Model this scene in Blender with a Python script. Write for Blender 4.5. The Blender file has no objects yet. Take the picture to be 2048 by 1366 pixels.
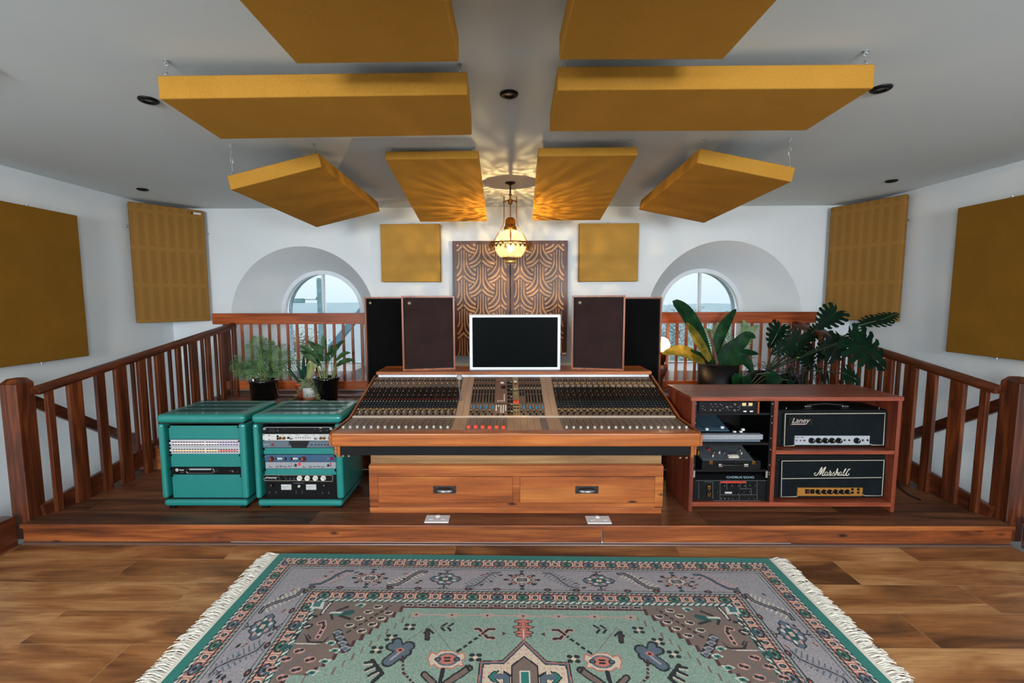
import bpy, bmesh, math, random
import numpy as np
from mathutils import Vector, Matrix, Euler
from math import sin, cos, pi, radians, sqrt, atan2
random.seed(7)
S = bpy.context.scene
C = S.collection
# ---------------------------------------------------------------- camera and pixel <-> place helper
FPX, PPX, PPY, CH = 910.2, 1005.0, 683.0, 1.467
YAW, PIT, ROL = radians(0.6), radians(5.2), 0.003
_fw = Vector((-sin(YAW)*cos(PIT), cos(YAW)*cos(PIT), -sin(PIT)))
_r0 = Vector((cos(YAW), sin(YAW), 0))
_u0 = _r0.cross(_fw)
_rt = _r0*cos(ROL) - _u0*sin(ROL)
_up = _r0*sin(ROL) + _u0*cos(ROL)
EYE = Vector((0, 0, CH))
def ray(x, y): return _fw + _rt*((x-PPX)/FPX) + _up*(-(y-PPY)/FPX)
def at(x, y, X=None, Y=None, Z=None):
    d = ray(x, y)
    t = Y/d.y if Y is not None else (X/d.x if X is not None else (Z-CH)/d.z)
    return EYE + d*t
def on_plane(x, y, p, n):
    d = ray(x, y); n = Vector(n); p = Vector(p)
    return EYE + d*((p-EYE).dot(n)/d.dot(n))
cam = bpy.data.cameras.new('camera'); camo = bpy.data.objects.new('camera', cam); C.objects.link(camo)
camo.matrix_world = Matrix(((_rt.x, _up.x, -_fw.x, 0), (_rt.y, _up.y, -_fw.y, 0), (_rt.z, _up.z, -_fw.z, CH), (0, 0, 0, 1)))
cam.sensor_width = 36; cam.lens = FPX/2048*36; cam.shift_x = (1024-PPX)/2048
cam.clip_start = 0.05; cam.clip_end = 500
S.camera = camo
# ---------------------------------------------------------------- mesh helpers
def lin(c): return tuple((v/12.92 if v <= .04045 else ((v+.055)/1.055)**2.4) for v in c)
def rgb(r, g, b): return lin((r/255, g/255, b/255)) + (1,)
WM = {}
class MB:
    def __init__(s): s.v = []; s.f = []; s.m = []; s.s = []
    def add(s, vs, fs, mi=0, sm=False):
        o = len(s.v); s.v += [tuple(p) for p in vs]
        for f in fs: s.f.append(tuple(i+o for i in f)); s.m.append(mi); s.s.append(sm)
        return s
    def box(s, x0, x1, y0, y1, z0, z1, mi=0):
        v = [(x0,y0,z0),(x1,y0,z0),(x1,y1,z0),(x0,y1,z0),(x0,y0,z1),(x1,y0,z1),(x1,y1,z1),(x0,y1,z1)]
        return s.add(v, [(3,2,1,0),(4,5,6,7),(0,1,5,4),(1,2,6,5),(2,3,7,6),(3,0,4,7)], mi)
    def obox(s, c, ax, ay, az, mi=0):
        c = Vector(c); ax = Vector(ax); ay = Vector(ay); az = Vector(az)
        v = [c+ax*i+ay*j+az*k for k in (-1,1) for i, j in ((-1,-1),(1,-1),(1,1),(-1,1))]
        return s.add(v, [(3,2,1,0),(4,5,6,7),(0,1,5,4),(1,2,6,5),(2,3,7,6),(3,0,4,7)], mi)
    def beam(s, p0, p1, w, h, mi=0, upv=(0,0,1)):
        p0 = Vector(p0); p1 = Vector(p1); d = (p1-p0)
        x = d.normalized(); y = Vector(upv).cross(x).normalized(); z = x.cross(y)
        return s.obox((p0+p1)/2, d/2, y*w/2, z*h/2, mi)
    def tube(s, pts, r, n=8, mi=0, caps=True, sm=True):
        pts = [Vector(p) for p in pts]; k = len(pts)
        rs = r if isinstance(r, (list, tuple)) else [r]*k
        vs = []; prev = None
        for i, p in enumerate(pts):
            t = (pts[min(i+1,k-1)]-pts[max(i-1,0)])
            if t.length < 1e-9: t = Vector((0,0,1))
            t.normalize()
            if prev is None:
                a = Vector((0,0,1)) if abs(t.z) < .9 else Vector((1,0,0))
                u = t.cross(a).normalized()
            else: u = (prev - t*prev.dot(t)).normalized()
            prev = u; w = t.cross(u)
            for j in range(n):
                q = 2*pi*j/n; vs.append(p+(u*cos(q)+w*sin(q))*rs[i])
        fs = [(i*n+j, i*n+(j+1)%n, (i+1)*n+(j+1)%n, (i+1)*n+j) for i in range(k-1) for j in range(n)]
        s.add(vs, fs, mi, sm)
        if caps:
            s.add(vs[:n], [tuple(range(n-1,-1,-1))], mi); s.add(vs[-n:], [tuple(range(n))], mi)
        return s
    def cyl(s, p0, p1, r0, r1=None, n=16, mi=0): return s.tube([p0, p1], [r0, r0 if r1 is None else r1], n, mi)
    def lathe(s, c, prof, n=24, mi=0, sm=True, axis=None):
        c = Vector(c); M = Matrix.Identity(3) if axis is None else Vector((0,0,1)).rotation_difference(Vector(axis)).to_matrix()
        vs = [c + M@Vector((r*cos(2*pi*j/n), r*sin(2*pi*j/n), z)) for r, z in prof for j in range(n)]
        fs = [(i*n+j, i*n+(j+1)%n, (i+1)*n+(j+1)%n, (i+1)*n+j) for i in range(len(prof)-1) for j in range(n)]
        return s.add(vs, fs, mi, sm)
    def ball(s, c, r, n=16, mi=0, sz=1):
        m = n//2; return s.lathe(c, [(r*sin(pi*i/m)+1e-5, -r*sz*cos(pi*i/m)) for i in range(m+1)], n, mi)
    def prism(s, poly, o, a, b, d, mi=0):
        """poly in (a,b) axes from origin o, extruded by vector d"""
        o = Vector(o); a = Vector(a); b = Vector(b); d = Vector(d); n = len(poly)
        v = [o+a*p[0]+b*p[1] for p in poly]; v += [q+d for q in v]
        return s.add(v, [tuple(range(n)), tuple(range(2*n-1, n-1, -1))] + [(i, i+n, (i+1) % n+n, (i+1) % n) for i in range(n)], mi)
    def ribbon(s, pts, w, nrm, th, mi=0):
        pts = [Vector(p) for p in pts]; nrm = Vector(nrm).normalized(); k = len(pts)
        ws = w if isinstance(w, (list, tuple)) else [w]*k
        vs = []
        for i, p in enumerate(pts):
            t = (pts[min(i+1,k-1)]-pts[max(i-1,0)]).normalized(); sd = nrm.cross(t)*ws[i]/2
            vs += [p-sd, p+sd, p+sd+nrm*th, p-sd+nrm*th]
        fs = []
        for i in range(k-1):
            a = i*4; b = a+4
            fs += [(a,a+1,b+1,b),(a+1,a+2,b+2,b+1),(a+2,a+3,b+3,b+2),(a+3,a,b,b+3)]
        fs += [(3,2,1,0), tuple((k-1)*4+q for q in range(4))]
        return s.add(vs, fs, mi)
    def leaf(s, pts, wfun, upn, fold=.25, mi=0):
        pts = [Vector(p) for p in pts]; k = len(pts); vs = []
        upn = Vector(upn)
        for i, p in enumerate(pts):
            t = (pts[min(i+1,k-1)]-pts[max(i-1,0)]).normalized()
            sd = t.cross(upn).normalized(); nn = sd.cross(t)
            w = wfun(i/(k-1))/2
            vs += [p-sd*w+nn*w*fold, p, p+sd*w+nn*w*fold]
        fs = []
        for i in range(k-1):
            a = i*3; fs += [(a,a+1,a+4,a+3),(a+1,a+2,a+5,a+4)]
        return s.add(vs, fs, mi, True)
    def build(s, name, mats, parent=None, local=False, bev=0, bevseg=2, **props):
        me = bpy.data.meshes.new(name)
        vs = s.v
        if parent is not None and not local:
            I = WM[parent.name].inverted(); vs = [tuple(I@Vector(p)) for p in vs]
        me.from_pydata(vs, [], s.f)
        if not isinstance(mats, (list, tuple)): mats = [mats]
        for m in mats: me.materials.append(m)
        me.polygons.foreach_set('material_index', s.m); me.polygons.foreach_set('use_smooth', s.s)
        me.update()
        o = bpy.data.objects.new(name, me); C.objects.link(o)
        WM[o.name] = WM[parent.name] if parent is not None else Matrix.Identity(4)
        if parent is not None: o.parent = parent
        if bev:
            b = o.modifiers.new('bevel', 'BEVEL'); b.width = bev; b.segments = bevseg; b.limit_method = 'ANGLE'; b.angle_limit = radians(35)
        for k, v in props.items(): o[k] = v
        return o
def thing(name, label, cat, loc=(0,0,0), rot=(0,0,0), group=None):
    o = bpy.data.objects.new(name, None); C.objects.link(o); o.empty_display_size = .05
    o.location = loc; o.rotation_euler = rot
    o['label'] = label; o['category'] = cat
    if group: o['group'] = group
    WM[o.name] = Matrix.Translation(Vector(loc)) @ Euler(rot).to_matrix().to_4x4()
    return o
def tag(o, label, cat, group=None):
    o['label'] = label; o['category'] = cat
    if group: o['group'] = group
    return o
def struct(name, mb, m, **k):
    o = mb.build(name, m, **k); o['kind'] = 'structure'; return o
def copy_tree(o, parent=None):
    c = o.copy(); C.objects.link(c); c.parent = parent
    for ch in list(o.children): copy_tree(ch, c)
    return c
def text(name, s, size, loc, m, parent, shear=0, ext=.0006, xscale=1, align='CENTER', font_rot=(pi/2,0,0), **props):
    cu = bpy.data.curves.new(name, 'FONT'); cu.body = s; cu.size = size; cu.shear = shear; cu.extrude = ext
    cu.align_x = align; cu.align_y = 'CENTER'; cu.resolution_u = 3
    to = bpy.data.objects.new(name+'_c', cu); C.objects.link(to)
    bpy.context.view_layer.update()
    me = bpy.data.meshes.new_from_object(to)
    bpy.data.objects.remove(to); me.name = name
    M = WM[parent.name].inverted() @ Matrix.Translation(Vector(loc)) @ Euler(font_rot).to_matrix().to_4x4() @ Matrix.Diagonal((xscale,1,1,1))
    me.transform(M); me.materials.clear(); me.materials.append(m)
    o = bpy.data.objects.new(name, me); C.objects.link(o); o.parent = parent; WM[o.name] = WM[parent.name]
    for k, v in props.items(): o[k] = v
    return o
# ---------------------------------------------------------------- materials
def _nt(name):
    m = bpy.data.materials.new(name); m.use_nodes = True; nt = m.node_tree
    return m, nt, nt.nodes['Principled BSDF']
def setp(b, **k):
    for a, v in k.items():
        if a in b.inputs: b.inputs[a].default_value = v
def mat(name, col, rough=.5, metal=0, spec=.5, noise=0, nscale=40, bump=0, emit=None, es=0, coat=0, trans=0):
    m, nt, b = _nt(name)
    b.inputs['Base Color'].default_value = col; b.inputs['Roughness'].default_value = rough; b.inputs['Metallic'].default_value = metal
    b.inputs['Specular IOR Level'].default_value = spec; b.inputs['Coat Weight'].default_value = coat
    b.inputs['Transmission Weight'].default_value = trans
    if emit: b.inputs['Emission Color'].default_value = emit; b.inputs['Emission Strength'].default_value = es
    if noise or bump:
        tc = nt.nodes.new('ShaderNodeTexCoord'); n = nt.nodes.new('ShaderNodeTexNoise')
        n.inputs['Scale'].default_value = nscale; n.inputs['Detail'].default_value = 5
        nt.links.new(tc.outputs['Object'], n.inputs['Vector'])
        if noise:
            r = nt.nodes.new('ShaderNodeValToRGB')
            r.color_ramp.elements[0].position = .3; r.color_ramp.elements[1].position = .7
            r.color_ramp.elements[0].color = tuple(c*(1-noise) for c in col[:3])+(1,)
            r.color_ramp.elements[1].color = tuple(min(1, c*(1+noise)) for c in col[:3])+(1,)
            nt.links.new(n.outputs['Fac'], r.inputs['Fac']); nt.links.new(r.outputs['Color'], b.inputs['Base Color'])
        if bump:
            bp = nt.nodes.new('ShaderNodeBump'); bp.inputs['Strength'].default_value = bump; bp.inputs['Distance'].default_value = .01
            nt.links.new(n.outputs['Fac'], bp.inputs['Height']); nt.links.new(bp.outputs['Normal'], b.inputs['Normal'])
    return m
def wood(name, dark, mid, light, axis='X', scale=1.0, rough=.4, knots=.5, coat=.15, spec=.4):
    m, nt, b = _nt(name); N = nt.nodes.new; L = nt.links.new
    tc = N('ShaderNodeTexCoord'); oi = N('ShaderNodeObjectInfo')
    mp = N('ShaderNodeMapping'); sc = {'X': (1.1,14,14), 'Y': (14,1.1,14), 'Z': (14,14,1.1)}[axis]
    mp.inputs['Scale'].default_value = tuple(q*scale for q in sc)
    mul = N('ShaderNodeMath'); mul.operation = 'MULTIPLY'; mul.inputs[1].default_value = 37.0
    cmb = N('ShaderNodeCombineXYZ'); L(oi.outputs['Random'], mul.inputs[0])
    for i in range(3): L(mul.outputs[0], cmb.inputs[i])
    L(tc.outputs['Object'], mp.inputs['Vector']); L(cmb.outputs[0], mp.inputs['Location'])
    n1 = N('ShaderNodeTexNoise'); n1.inputs['Scale'].default_value = 1.3; n1.inputs['Detail'].default_value = 7; n1.inputs['Distortion'].default_value = .9; n1.inputs['Roughness'].default_value = .6
    L(mp.outputs[0], n1.inputs['Vector'])
    r = N('ShaderNodeValToRGB'); e = r.color_ramp.elements
    e[0].position = .28; e[0].color = dark; e[1].position = .72; e[1].color = light
    q = e.new(.5); q.color = mid
    L(n1.outputs['Fac'], r.inputs['Fac'])
    last = r.outputs['Color']
    # fine grain
    mp2 = N('ShaderNodeMapping'); mp2.inputs['Scale'].default_value = tuple((q*scale*(7 if q > 5 else 3)) for q in sc); L(tc.outputs['Object'], mp2.inputs['Vector'])
    n2 = N('ShaderNodeTexNoise'); n2.inputs['Scale'].default_value = 1; n2.inputs['Detail'].default_value = 3; L(mp2.outputs[0], n2.inputs['Vector'])
    r2 = N('ShaderNodeValToRGB'); r2.color_ramp.elements[0].position = .35; r2.color_ramp.elements[0].color = (.62,.58,.55,1); r2.color_ramp.elements[1].position = .6; r2.color_ramp.elements[1].color = (1,1,1,1)
    L(n2.outputs['Fac'], r2.inputs['Fac'])
    mx = N('ShaderNodeMix'); mx.data_type = 'RGBA'; mx.blend_type = 'MULTIPLY'; mx.inputs['Factor'].default_value = .7
    L(last, mx.inputs[6]); L(r2.outputs['Color'], mx.inputs[7]); last = mx.outputs[2]
    if knots > 0:
        mp3 = N('ShaderNodeMapping'); mp3.inputs['Scale'].default_value = {'X': (2.2,6,6), 'Y': (6,2.2,6), 'Z': (6,6,2.2)}[axis]
        L(tc.outputs['Object'], mp3.inputs['Vector']); L(cmb.outputs[0], mp3.inputs['Location'])
        vo = N('ShaderNodeTexVoronoi'); vo.inputs['Scale'].default_value = 1.5; L(mp3.outputs[0], vo.inputs['Vector'])
        r3 = N('ShaderNodeValToRGB'); r3.color_ramp.elements[0].position = .05; r3.color_ramp.elements[0].color = (1,1,1,1); r3.color_ramp.elements[1].position = .13; r3.color_ramp.elements[1].color = (0,0,0,1)
        L(vo.outputs['Distance'], r3.inputs['Fac'])
        k2 = N('ShaderNodeMath'); k2.operation = 'MULTIPLY'; k2.inputs[1].default_value = knots; L(r3.outputs['Color'], k2.inputs[0])
        mk = N('ShaderNodeMix'); mk.data_type = 'RGBA'; L(k2.outputs[0], mk.inputs['Factor']); L(last, mk.inputs[6]); mk.inputs[7].default_value = tuple(c*.25 for c in dark[:3])+(1,)
        last = mk.outputs[2]
    L(last, b.inputs['Base Color'])
    setp(b, Roughness=rough); b.inputs['Coat Weight'].default_value = coat; b.inputs['Coat Roughness'].default_value = .25; b.inputs['Specular IOR Level'].default_value = spec
    bp = N('ShaderNodeBump'); bp.inputs['Strength'].default_value = .12; bp.inputs['Distance'].default_value = .004
    L(n2.outputs['Fac'], bp.inputs['Height']); L(bp.outputs['Normal'], b.inputs['Normal'])
    return m
def planks(name, cols, row, length, y_off, seam, rough, coat, tone=.5, seamw=.0016, patch=(0.9, 6)):
    m, nt, b = _nt(name); N = nt.nodes.new; L = nt.links.new
    tc = N('ShaderNodeTexCoord'); mp = N('ShaderNodeMapping'); mp.inputs['Location'].default_value = (.31, -y_off, 0)
    L(tc.outputs['Object'], mp.inputs['Vector'])
    br = N('ShaderNodeTexBrick'); br.offset = .37; br.inputs['Scale'].default_value = 1
    br.inputs['Brick Width'].default_value = length; br.inputs['Row Height'].default_value = row
    br.inputs['Mortar Size'].default_value = seamw; br.inputs['Mortar Smooth'].default_value = .1
    br.inputs['Color1'].default_value = (0,0,0,1); br.inputs['Color2'].default_value = (1,1,1,1); br.inputs['Mortar'].default_value = (.5,.5,.5,1)
    L(mp.outputs[0], br.inputs['Vector'])
    sp = N('ShaderNodeMath'); sp.operation = 'MULTIPLY'; sp.inputs[1].default_value = 23; L(br.outputs['Color'], sp.inputs[0])
    cmb = N('ShaderNodeCombineXYZ'); L(sp.outputs[0], cmb.inputs[0]); L(sp.outputs[0], cmb.inputs[1]); L(sp.outputs[0], cmb.inputs[2])
    def nz(scale, detail, dist, rough_=.55):
        a = N('ShaderNodeMapping'); a.inputs['Scale'].default_value = scale; L(tc.outputs['Object'], a.inputs['Vector']); L(cmb.outputs[0], a.inputs['Location'])
        n = N('ShaderNodeTexNoise'); n.inputs['Scale'].default_value = 1; n.inputs['Detail'].default_value = detail; n.inputs['Distortion'].default_value = dist; n.inputs['Roughness'].default_value = rough_
        L(a.outputs[0], n.inputs['Vector']); return n
    n1 = nz((patch[0]*2, patch[1]*1.4, 5), 6, .7); n2 = nz((5, 90, 40), 4, .4); n3 = nz((60, 14, 10), 2, 0)
    r = N('ShaderNodeValToRGB'); e = r.color_ramp.elements
    e[0].position = .3; e[0].color = cols[0]; e[1].position = .74; e[1].color = cols[2]; q = e.new(.52); q.color = cols[1]
    ad = N('ShaderNodeMath'); ad.operation = 'MULTIPLY_ADD'; ad.inputs[1].default_value = tone*.3; L(br.outputs['Color'], ad.inputs[0])
    sb = N('ShaderNodeMath'); sb.operation = 'SUBTRACT'; sb.inputs[1].default_value = tone*.15; L(n1.outputs['Fac'], sb.inputs[0]); L(sb.outputs[0], ad.inputs[2])
    L(ad.outputs[0], r.inputs['Fac'])
    r2 = N('ShaderNodeValToRGB'); r2.color_ramp.elements[0].position = .3; r2.color_ramp.elements[0].color = (.6,.56,.52,1); r2.color_ramp.elements[1].position = .62; r2.color_ramp.elements[1].color = (1,1,1,1)
    L(n2.outputs['Fac'], r2.inputs['Fac'])
    mx = N('ShaderNodeMix'); mx.data_type = 'RGBA'; mx.blend_type = 'MULTIPLY'; mx.inputs['Factor'].default_value = .75; L(r.outputs['Color'], mx.inputs[6]); L(r2.outputs['Color'], mx.inputs[7])
    ms = N('ShaderNodeMix'); ms.data_type = 'RGBA'; L(br.outputs['Fac'], ms.inputs['Factor']); L(mx.outputs[2], ms.inputs[6]); ms.inputs[7].default_value = seam
    L(ms.outputs[2], b.inputs['Base Color'])
    b.inputs['Roughness'].default_value = rough; b.inputs['Coat Weight'].default_value = coat; b.inputs['Coat Roughness'].default_value = .3
    bp = N('ShaderNodeBump'); bp.inputs['Strength'].default_value = .15; bp.inputs['Distance'].default_value = .003
    L(n2.outputs['Fac'], bp.inputs['Height']); L(bp.outputs['Normal'], b.inputs['Normal'])
    return m
def fabric(name, c1, c2, nscale=900, rough=.9, stripes=False):
    m, nt, b = _nt(name); N = nt.nodes.new; L = nt.links.new
    tc = N('ShaderNodeTexCoord')
    n = N('ShaderNodeTexNoise'); n.inputs['Scale'].default_value = nscale/6; n.inputs['Detail'].default_value = 2; L(tc.outputs['Object'], n.inputs['Vector'])
    n0 = N('ShaderNodeTexNoise'); n0.inputs['Scale'].default_value = 6; n0.inputs['Detail'].default_value = 3; L(tc.outputs['Object'], n0.inputs['Vector'])
    r = N('ShaderNodeValToRGB'); r.color_ramp.elements[0].position = .35; r.color_ramp.elements[1].position = .65; r.color_ramp.elements[0].color = c1; r.color_ramp.elements[1].color = c2
    mm = N('ShaderNodeMix'); mm.inputs['Factor'].default_value = .4; L(n.outputs['Fac'], mm.inputs[2]); L(n0.outputs['Fac'], mm.inputs[3])
    L(mm.outputs[0], r.inputs['Fac']); last = r.outputs['Color']
    L(last, b.inputs['Base Color'])
    b.inputs['Roughness'].default_value = rough; b.inputs['Specular IOR Level'].default_value = .05
    bp = N('ShaderNodeBump'); bp.inputs['Strength'].default_value = .25; bp.inputs['Distance'].default_value = .002
    L(n.outputs['Fac'], bp.inputs['Height']); L(bp.outputs['Normal'], b.inputs['Normal'])
    return m
M = {}
M['plaster'] = mat('white_plaster', rgb(220,225,227), .85, noise=.035, nscale=1.6, bump=.12, spec=.2)
M['ceiling'] = mat('ceiling_paint', rgb(212,221,222), .8, noise=.03, nscale=1.1, bump=.05, spec=.25)
M['white_paint'] = mat('white_window_paint', rgb(215,220,225), .45, noise=.03, nscale=9)
M['old_stone'] = mat('weathered_stone', rgb(120,130,138), .9, noise=.4, nscale=30, bump=.6)
M['floor'] = planks('oak_laminate', (rgb(92,56,30), rgb(160,104,58), rgb(204,152,98)), .215, 1.31, .09+.0, rgb(182,140,100), .42, .12, .7, .0012)
M['deck'] = planks('stained_deck_boards', (rgb(52,28,15), rgb(108,62,36), rgb(140,88,54)), .168, 2.4, .02, rgb(20,12,8), .5, .06, .5, .0022, (.6,7))
M['riser'] = wood('reclaimed_riser_pine', rgb(58,28,12), rgb(136,70,30), rgb(176,102,48), 'X', .8, .5, .95)
M['rail'] = wood('stained_rail_wood', rgb(46,20,9), rgb(84,38,17), rgb(118,58,26), 'Y', 1, .36, .3, .3)
M['baluster'] = wood('stained_baluster_wood', rgb(48,21,10), rgb(88,41,18), rgb(136,70,32), 'Z', .9, .38, .5, .25)
M['railback'] = wood('orange_pine_board', rgb(112,44,12), rgb(166,78,30), rgb(194,106,46), 'X', .7, .4, .6, .2)
M['balback'] = wood('orange_pine_baluster', rgb(96,42,22), rgb(150,78,46), rgb(184,108,66), 'Z', .9, .4, .3, .2)
M['oak'] = wood('oiled_oak', rgb(120,60,18), rgb(172,94,38), rgb(196,120,54), 'X', .55, .36, 0, .25)
M['oakside'] = wood('oiled_oak_side', rgb(110,56,26), rgb(158,88,44), rgb(182,110,60), 'Y', .55, .4, 0, .2)
M['pine'] = wood('varnished_pine', rgb(96,44,14), rgb(160,84,34), rgb(190,116,54), 'X', .5, .45, .95, .12)
M['palepine'] = wood('pale_pine', rgb(120,84,50), rgb(152,112,70), rgb(172,134,90), 'X', .6, .6, .7, 0)
M['mahog'] = wood('mahogany_board', rgb(84,36,22), rgb(138,64,40), rgb(164,84,54), 'X', .7, .38, 0, .2)
M['mahogz'] = wood('mahogany_side', rgb(74,30,18), rgb(124,54,34), rgb(150,74,46), 'Z', .7, .4, 0, .2)
M['spkwood'] = wood('teak_veneer', rgb(98,44,14), rgb(146,74,30), rgb(172,96,44), 'Z', .8, .35, 0, .2)
M['walnut'] = wood('walnut_veneer', rgb(44,20,11), rgb(84,44,26), rgb(112,66,40), 'Z', 1.1, .45, .1, .1)
M['inlay'] = mat('pale_routed_wood', rgb(190,148,108), .6, noise=.08, nscale=60)
M['dark'] = mat('dark_gap', rgb(10,10,10), .8)
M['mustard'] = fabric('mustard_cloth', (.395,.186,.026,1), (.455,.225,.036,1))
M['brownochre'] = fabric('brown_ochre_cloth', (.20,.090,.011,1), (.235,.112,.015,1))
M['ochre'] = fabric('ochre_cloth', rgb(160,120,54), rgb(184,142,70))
M['brass'] = mat('aged_brass', rgb(150,108,54), .28, 1, noise=.2, nscale=60)
M['darkbrass'] = mat('dark_bronze', rgb(62,42,26), .35, .9)
M['chrome'] = mat('chrome', rgb(200,200,200), .2, 1)
M['steel'] = mat('brushed_steel', rgb(188,190,194), .35, .9, noise=.06, nscale=80)
M['black'] = mat('satin_black', rgb(8,9,10), .45, spec=.2, noise=.1, nscale=30)
M['blackmetal'] = mat('black_metal_panel', rgb(13,13,14), .55, 0, spec=.2, noise=.15, nscale=20)
M['tolex'] = mat('black_vinyl', rgb(9,11,12), .6, spec=.2, bump=.5, nscale=300, noise=.15)
M['grillblk'] = fabric('black_speaker_cloth', rgb(11,11,12), rgb(18,18,19), 1200)
M['grillbrn'] = fabric('brown_speaker_cloth', rgb(40,28,27), rgb(54,40,38), 1200)
M['grillamp'] = fabric('blue_black_amp_cloth', rgb(15,19,22), rgb(24,30,33), 900)
M['white'] = mat('white_plastic', rgb(214,214,214), .35)
M['patchwhite'] = mat('pale_patch_panel', rgb(182,182,186), .4)
M['piping'] = mat('cream_piping', rgb(186,178,160), .5)
M['alu'] = mat('aluminium_bezel', rgb(205,210,216), .35, .3)
M['screen'] = mat('dark_glass_screen', rgb(5,8,9), .4, spec=.03)
M['teal'] = mat('teal_enamel', rgb(26,120,113), .3, coat=.35, noise=.03, nscale=5)
M['tealpanel'] = mat('teal_blank_panel', rgb(22,116,110), .45, noise=.05, nscale=300, bump=.05)
M['tan'] = mat('tan_module_panel', rgb(168,136,110), .5, noise=.03, nscale=30)
M['tandark'] = mat('brown_module_panel', rgb(104,84,70), .5, noise=.05, nscale=30)
M['tanmid'] = mat('mid_brown_module', rgb(122,92,78), .5)
M['kblack'] = mat('knob_black', rgb(12,12,13), .4, spec=.3)
M['kwhite'] = mat('knob_cream', rgb(206,198,180), .4)
M['kred'] = mat('knob_red', rgb(128,32,30), .4)
M['kbright'] = mat('knob_bright_blue', rgb(22,118,160), .4)
M['kgreen'] = mat('knob_green', rgb(26,66,54), .4)
M['kblue'] = mat('knob_blue', rgb(22,72,94), .4)
M['kyellow'] = mat('knob_yellow', rgb(214,176,96), .4)
M['kgrey'] = mat('knob_grey', rgb(120,120,122), .4)
M['slot'] = mat('fader_slot_black', rgb(14,12,12), .6)
M['fred'] = mat('fader_red', rgb(232,66,44), .4)
M['gold'] = mat('gold_faceplate', rgb(190,132,58), .35, .5, noise=.05, nscale=60)
M['silverface'] = mat('silver_faceplate', rgb(172,178,184), .35, .2)
M['blueface'] = mat('slate_blue_faceplate', rgb(44,78,108), .45, noise=.08, nscale=50)
M['greyface'] = mat('grey_faceplate', rgb(140,142,148), .45, noise=.05, nscale=50)
M['slateface'] = mat('slate_grey_faceplate', rgb(84,96,108), .45, noise=.05, nscale=50)
M['meter'] = mat('vu_meter_face', rgb(178,180,178), .4)
M['meterwarm'] = mat('amber_meter_face', rgb(214,186,130), .4)
M['terra'] = mat('terracotta', rgb(190,82,42), .7, noise=.12, nscale=30)
M['potblack'] = mat('glossy_black_pot', rgb(9,11,14), .12, coat=.6)
M['potdark'] = mat('dark_brown_pot', rgb(9,8,9), .45, spec=.3)
M['soil'] = mat('potting_soil', rgb(44,30,22), .95, noise=.5, nscale=120, bump=.8)
M['rope'] = mat('undyed_cotton', rgb(226,218,204), .9, noise=.1, nscale=200)
M['cable'] = mat('black_cable', rgb(14,13,13), .5)
def leafmat(name, c1, c2, tr=.25, rough=.35, spec=.35):
    m, nt, b = _nt(name); N = nt.nodes.new; L = nt.links.new
    tc = N('ShaderNodeTexCoord'); n = N('ShaderNodeTexNoise'); n.inputs['Scale'].default_value = 14; n.inputs['Detail'].default_value = 3
    L(tc.outputs['Object'], n.inputs['Vector'])
    r = N('ShaderNodeValToRGB'); r.color_ramp.elements[0].position = .35; r.color_ramp.elements[1].position = .68; r.color_ramp.elements[0].color = c1; r.color_ramp.elements[1].color = c2
    L(n.outputs['Fac'], r.inputs['Fac']); L(r.outputs['Color'], b.inputs['Base Color']); b.inputs['Roughness'].default_value = rough; b.inputs['Specular IOR Level'].default_value = spec
    t = N('ShaderNodeBsdfTranslucent'); L(r.outputs['Color'], t.inputs['Color'])
    mx = N('ShaderNodeMixShader'); mx.inputs[0].default_value = tr; out = nt.nodes['Material Output']
    L(b.outputs[0], mx.inputs[1]); L(t.outputs[0], mx.inputs[2]); L(mx.outputs[0], out.inputs['Surface'])
    return m
M['lf_palm'] = leafmat('palm_leaf', rgb(44,80,42), rgb(124,160,100), .45, .5)
M['lf_pale'] = leafmat('pale_palm_leaf', rgb(120,160,110), rgb(176,200,150), .5)
M['lf_lily'] = leafmat('lily_leaf', rgb(30,58,34), rgb(74,112,62), .25, .45)
M['lf_agave'] = leafmat('agave_leaf', rgb(18,50,44), rgb(34,76,62), .1)
M['lf_var'] = leafmat('cream_edged_leaf', rgb(120,140,80), rgb(206,200,140), .25)
M['lf_ivy'] = leafmat('ivy_leaf', rgb(80,104,70), rgb(186,192,150), .25)
M['lf_dark'] = leafmat('monstera_leaf', rgb(7,28,18), rgb(14,44,26), .14, .5, .10)
M['lf_big'] = leafmat('broad_green_leaf', rgb(14,44,28), rgb(30,72,38), .22, .5, .12)
M['lf_lamplit'] = leafmat('lamplit_yellow_leaf', rgb(96,92,30), rgb(160,138,54), .3, .4)  # yellow stands in for the globe lamp's warm light on the leaves
M['stem'] = mat('pale_green_stem', rgb(120,136,86), .5, noise=.2, nscale=30)
M['stemdk'] = mat('dark_green_stem', rgb(44,62,44), .5, noise=.2, nscale=30)
M['bark'] = mat('brown_bark_stem', rgb(96,70,52), .8, noise=.3, nscale=60, bump=.5)
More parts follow.
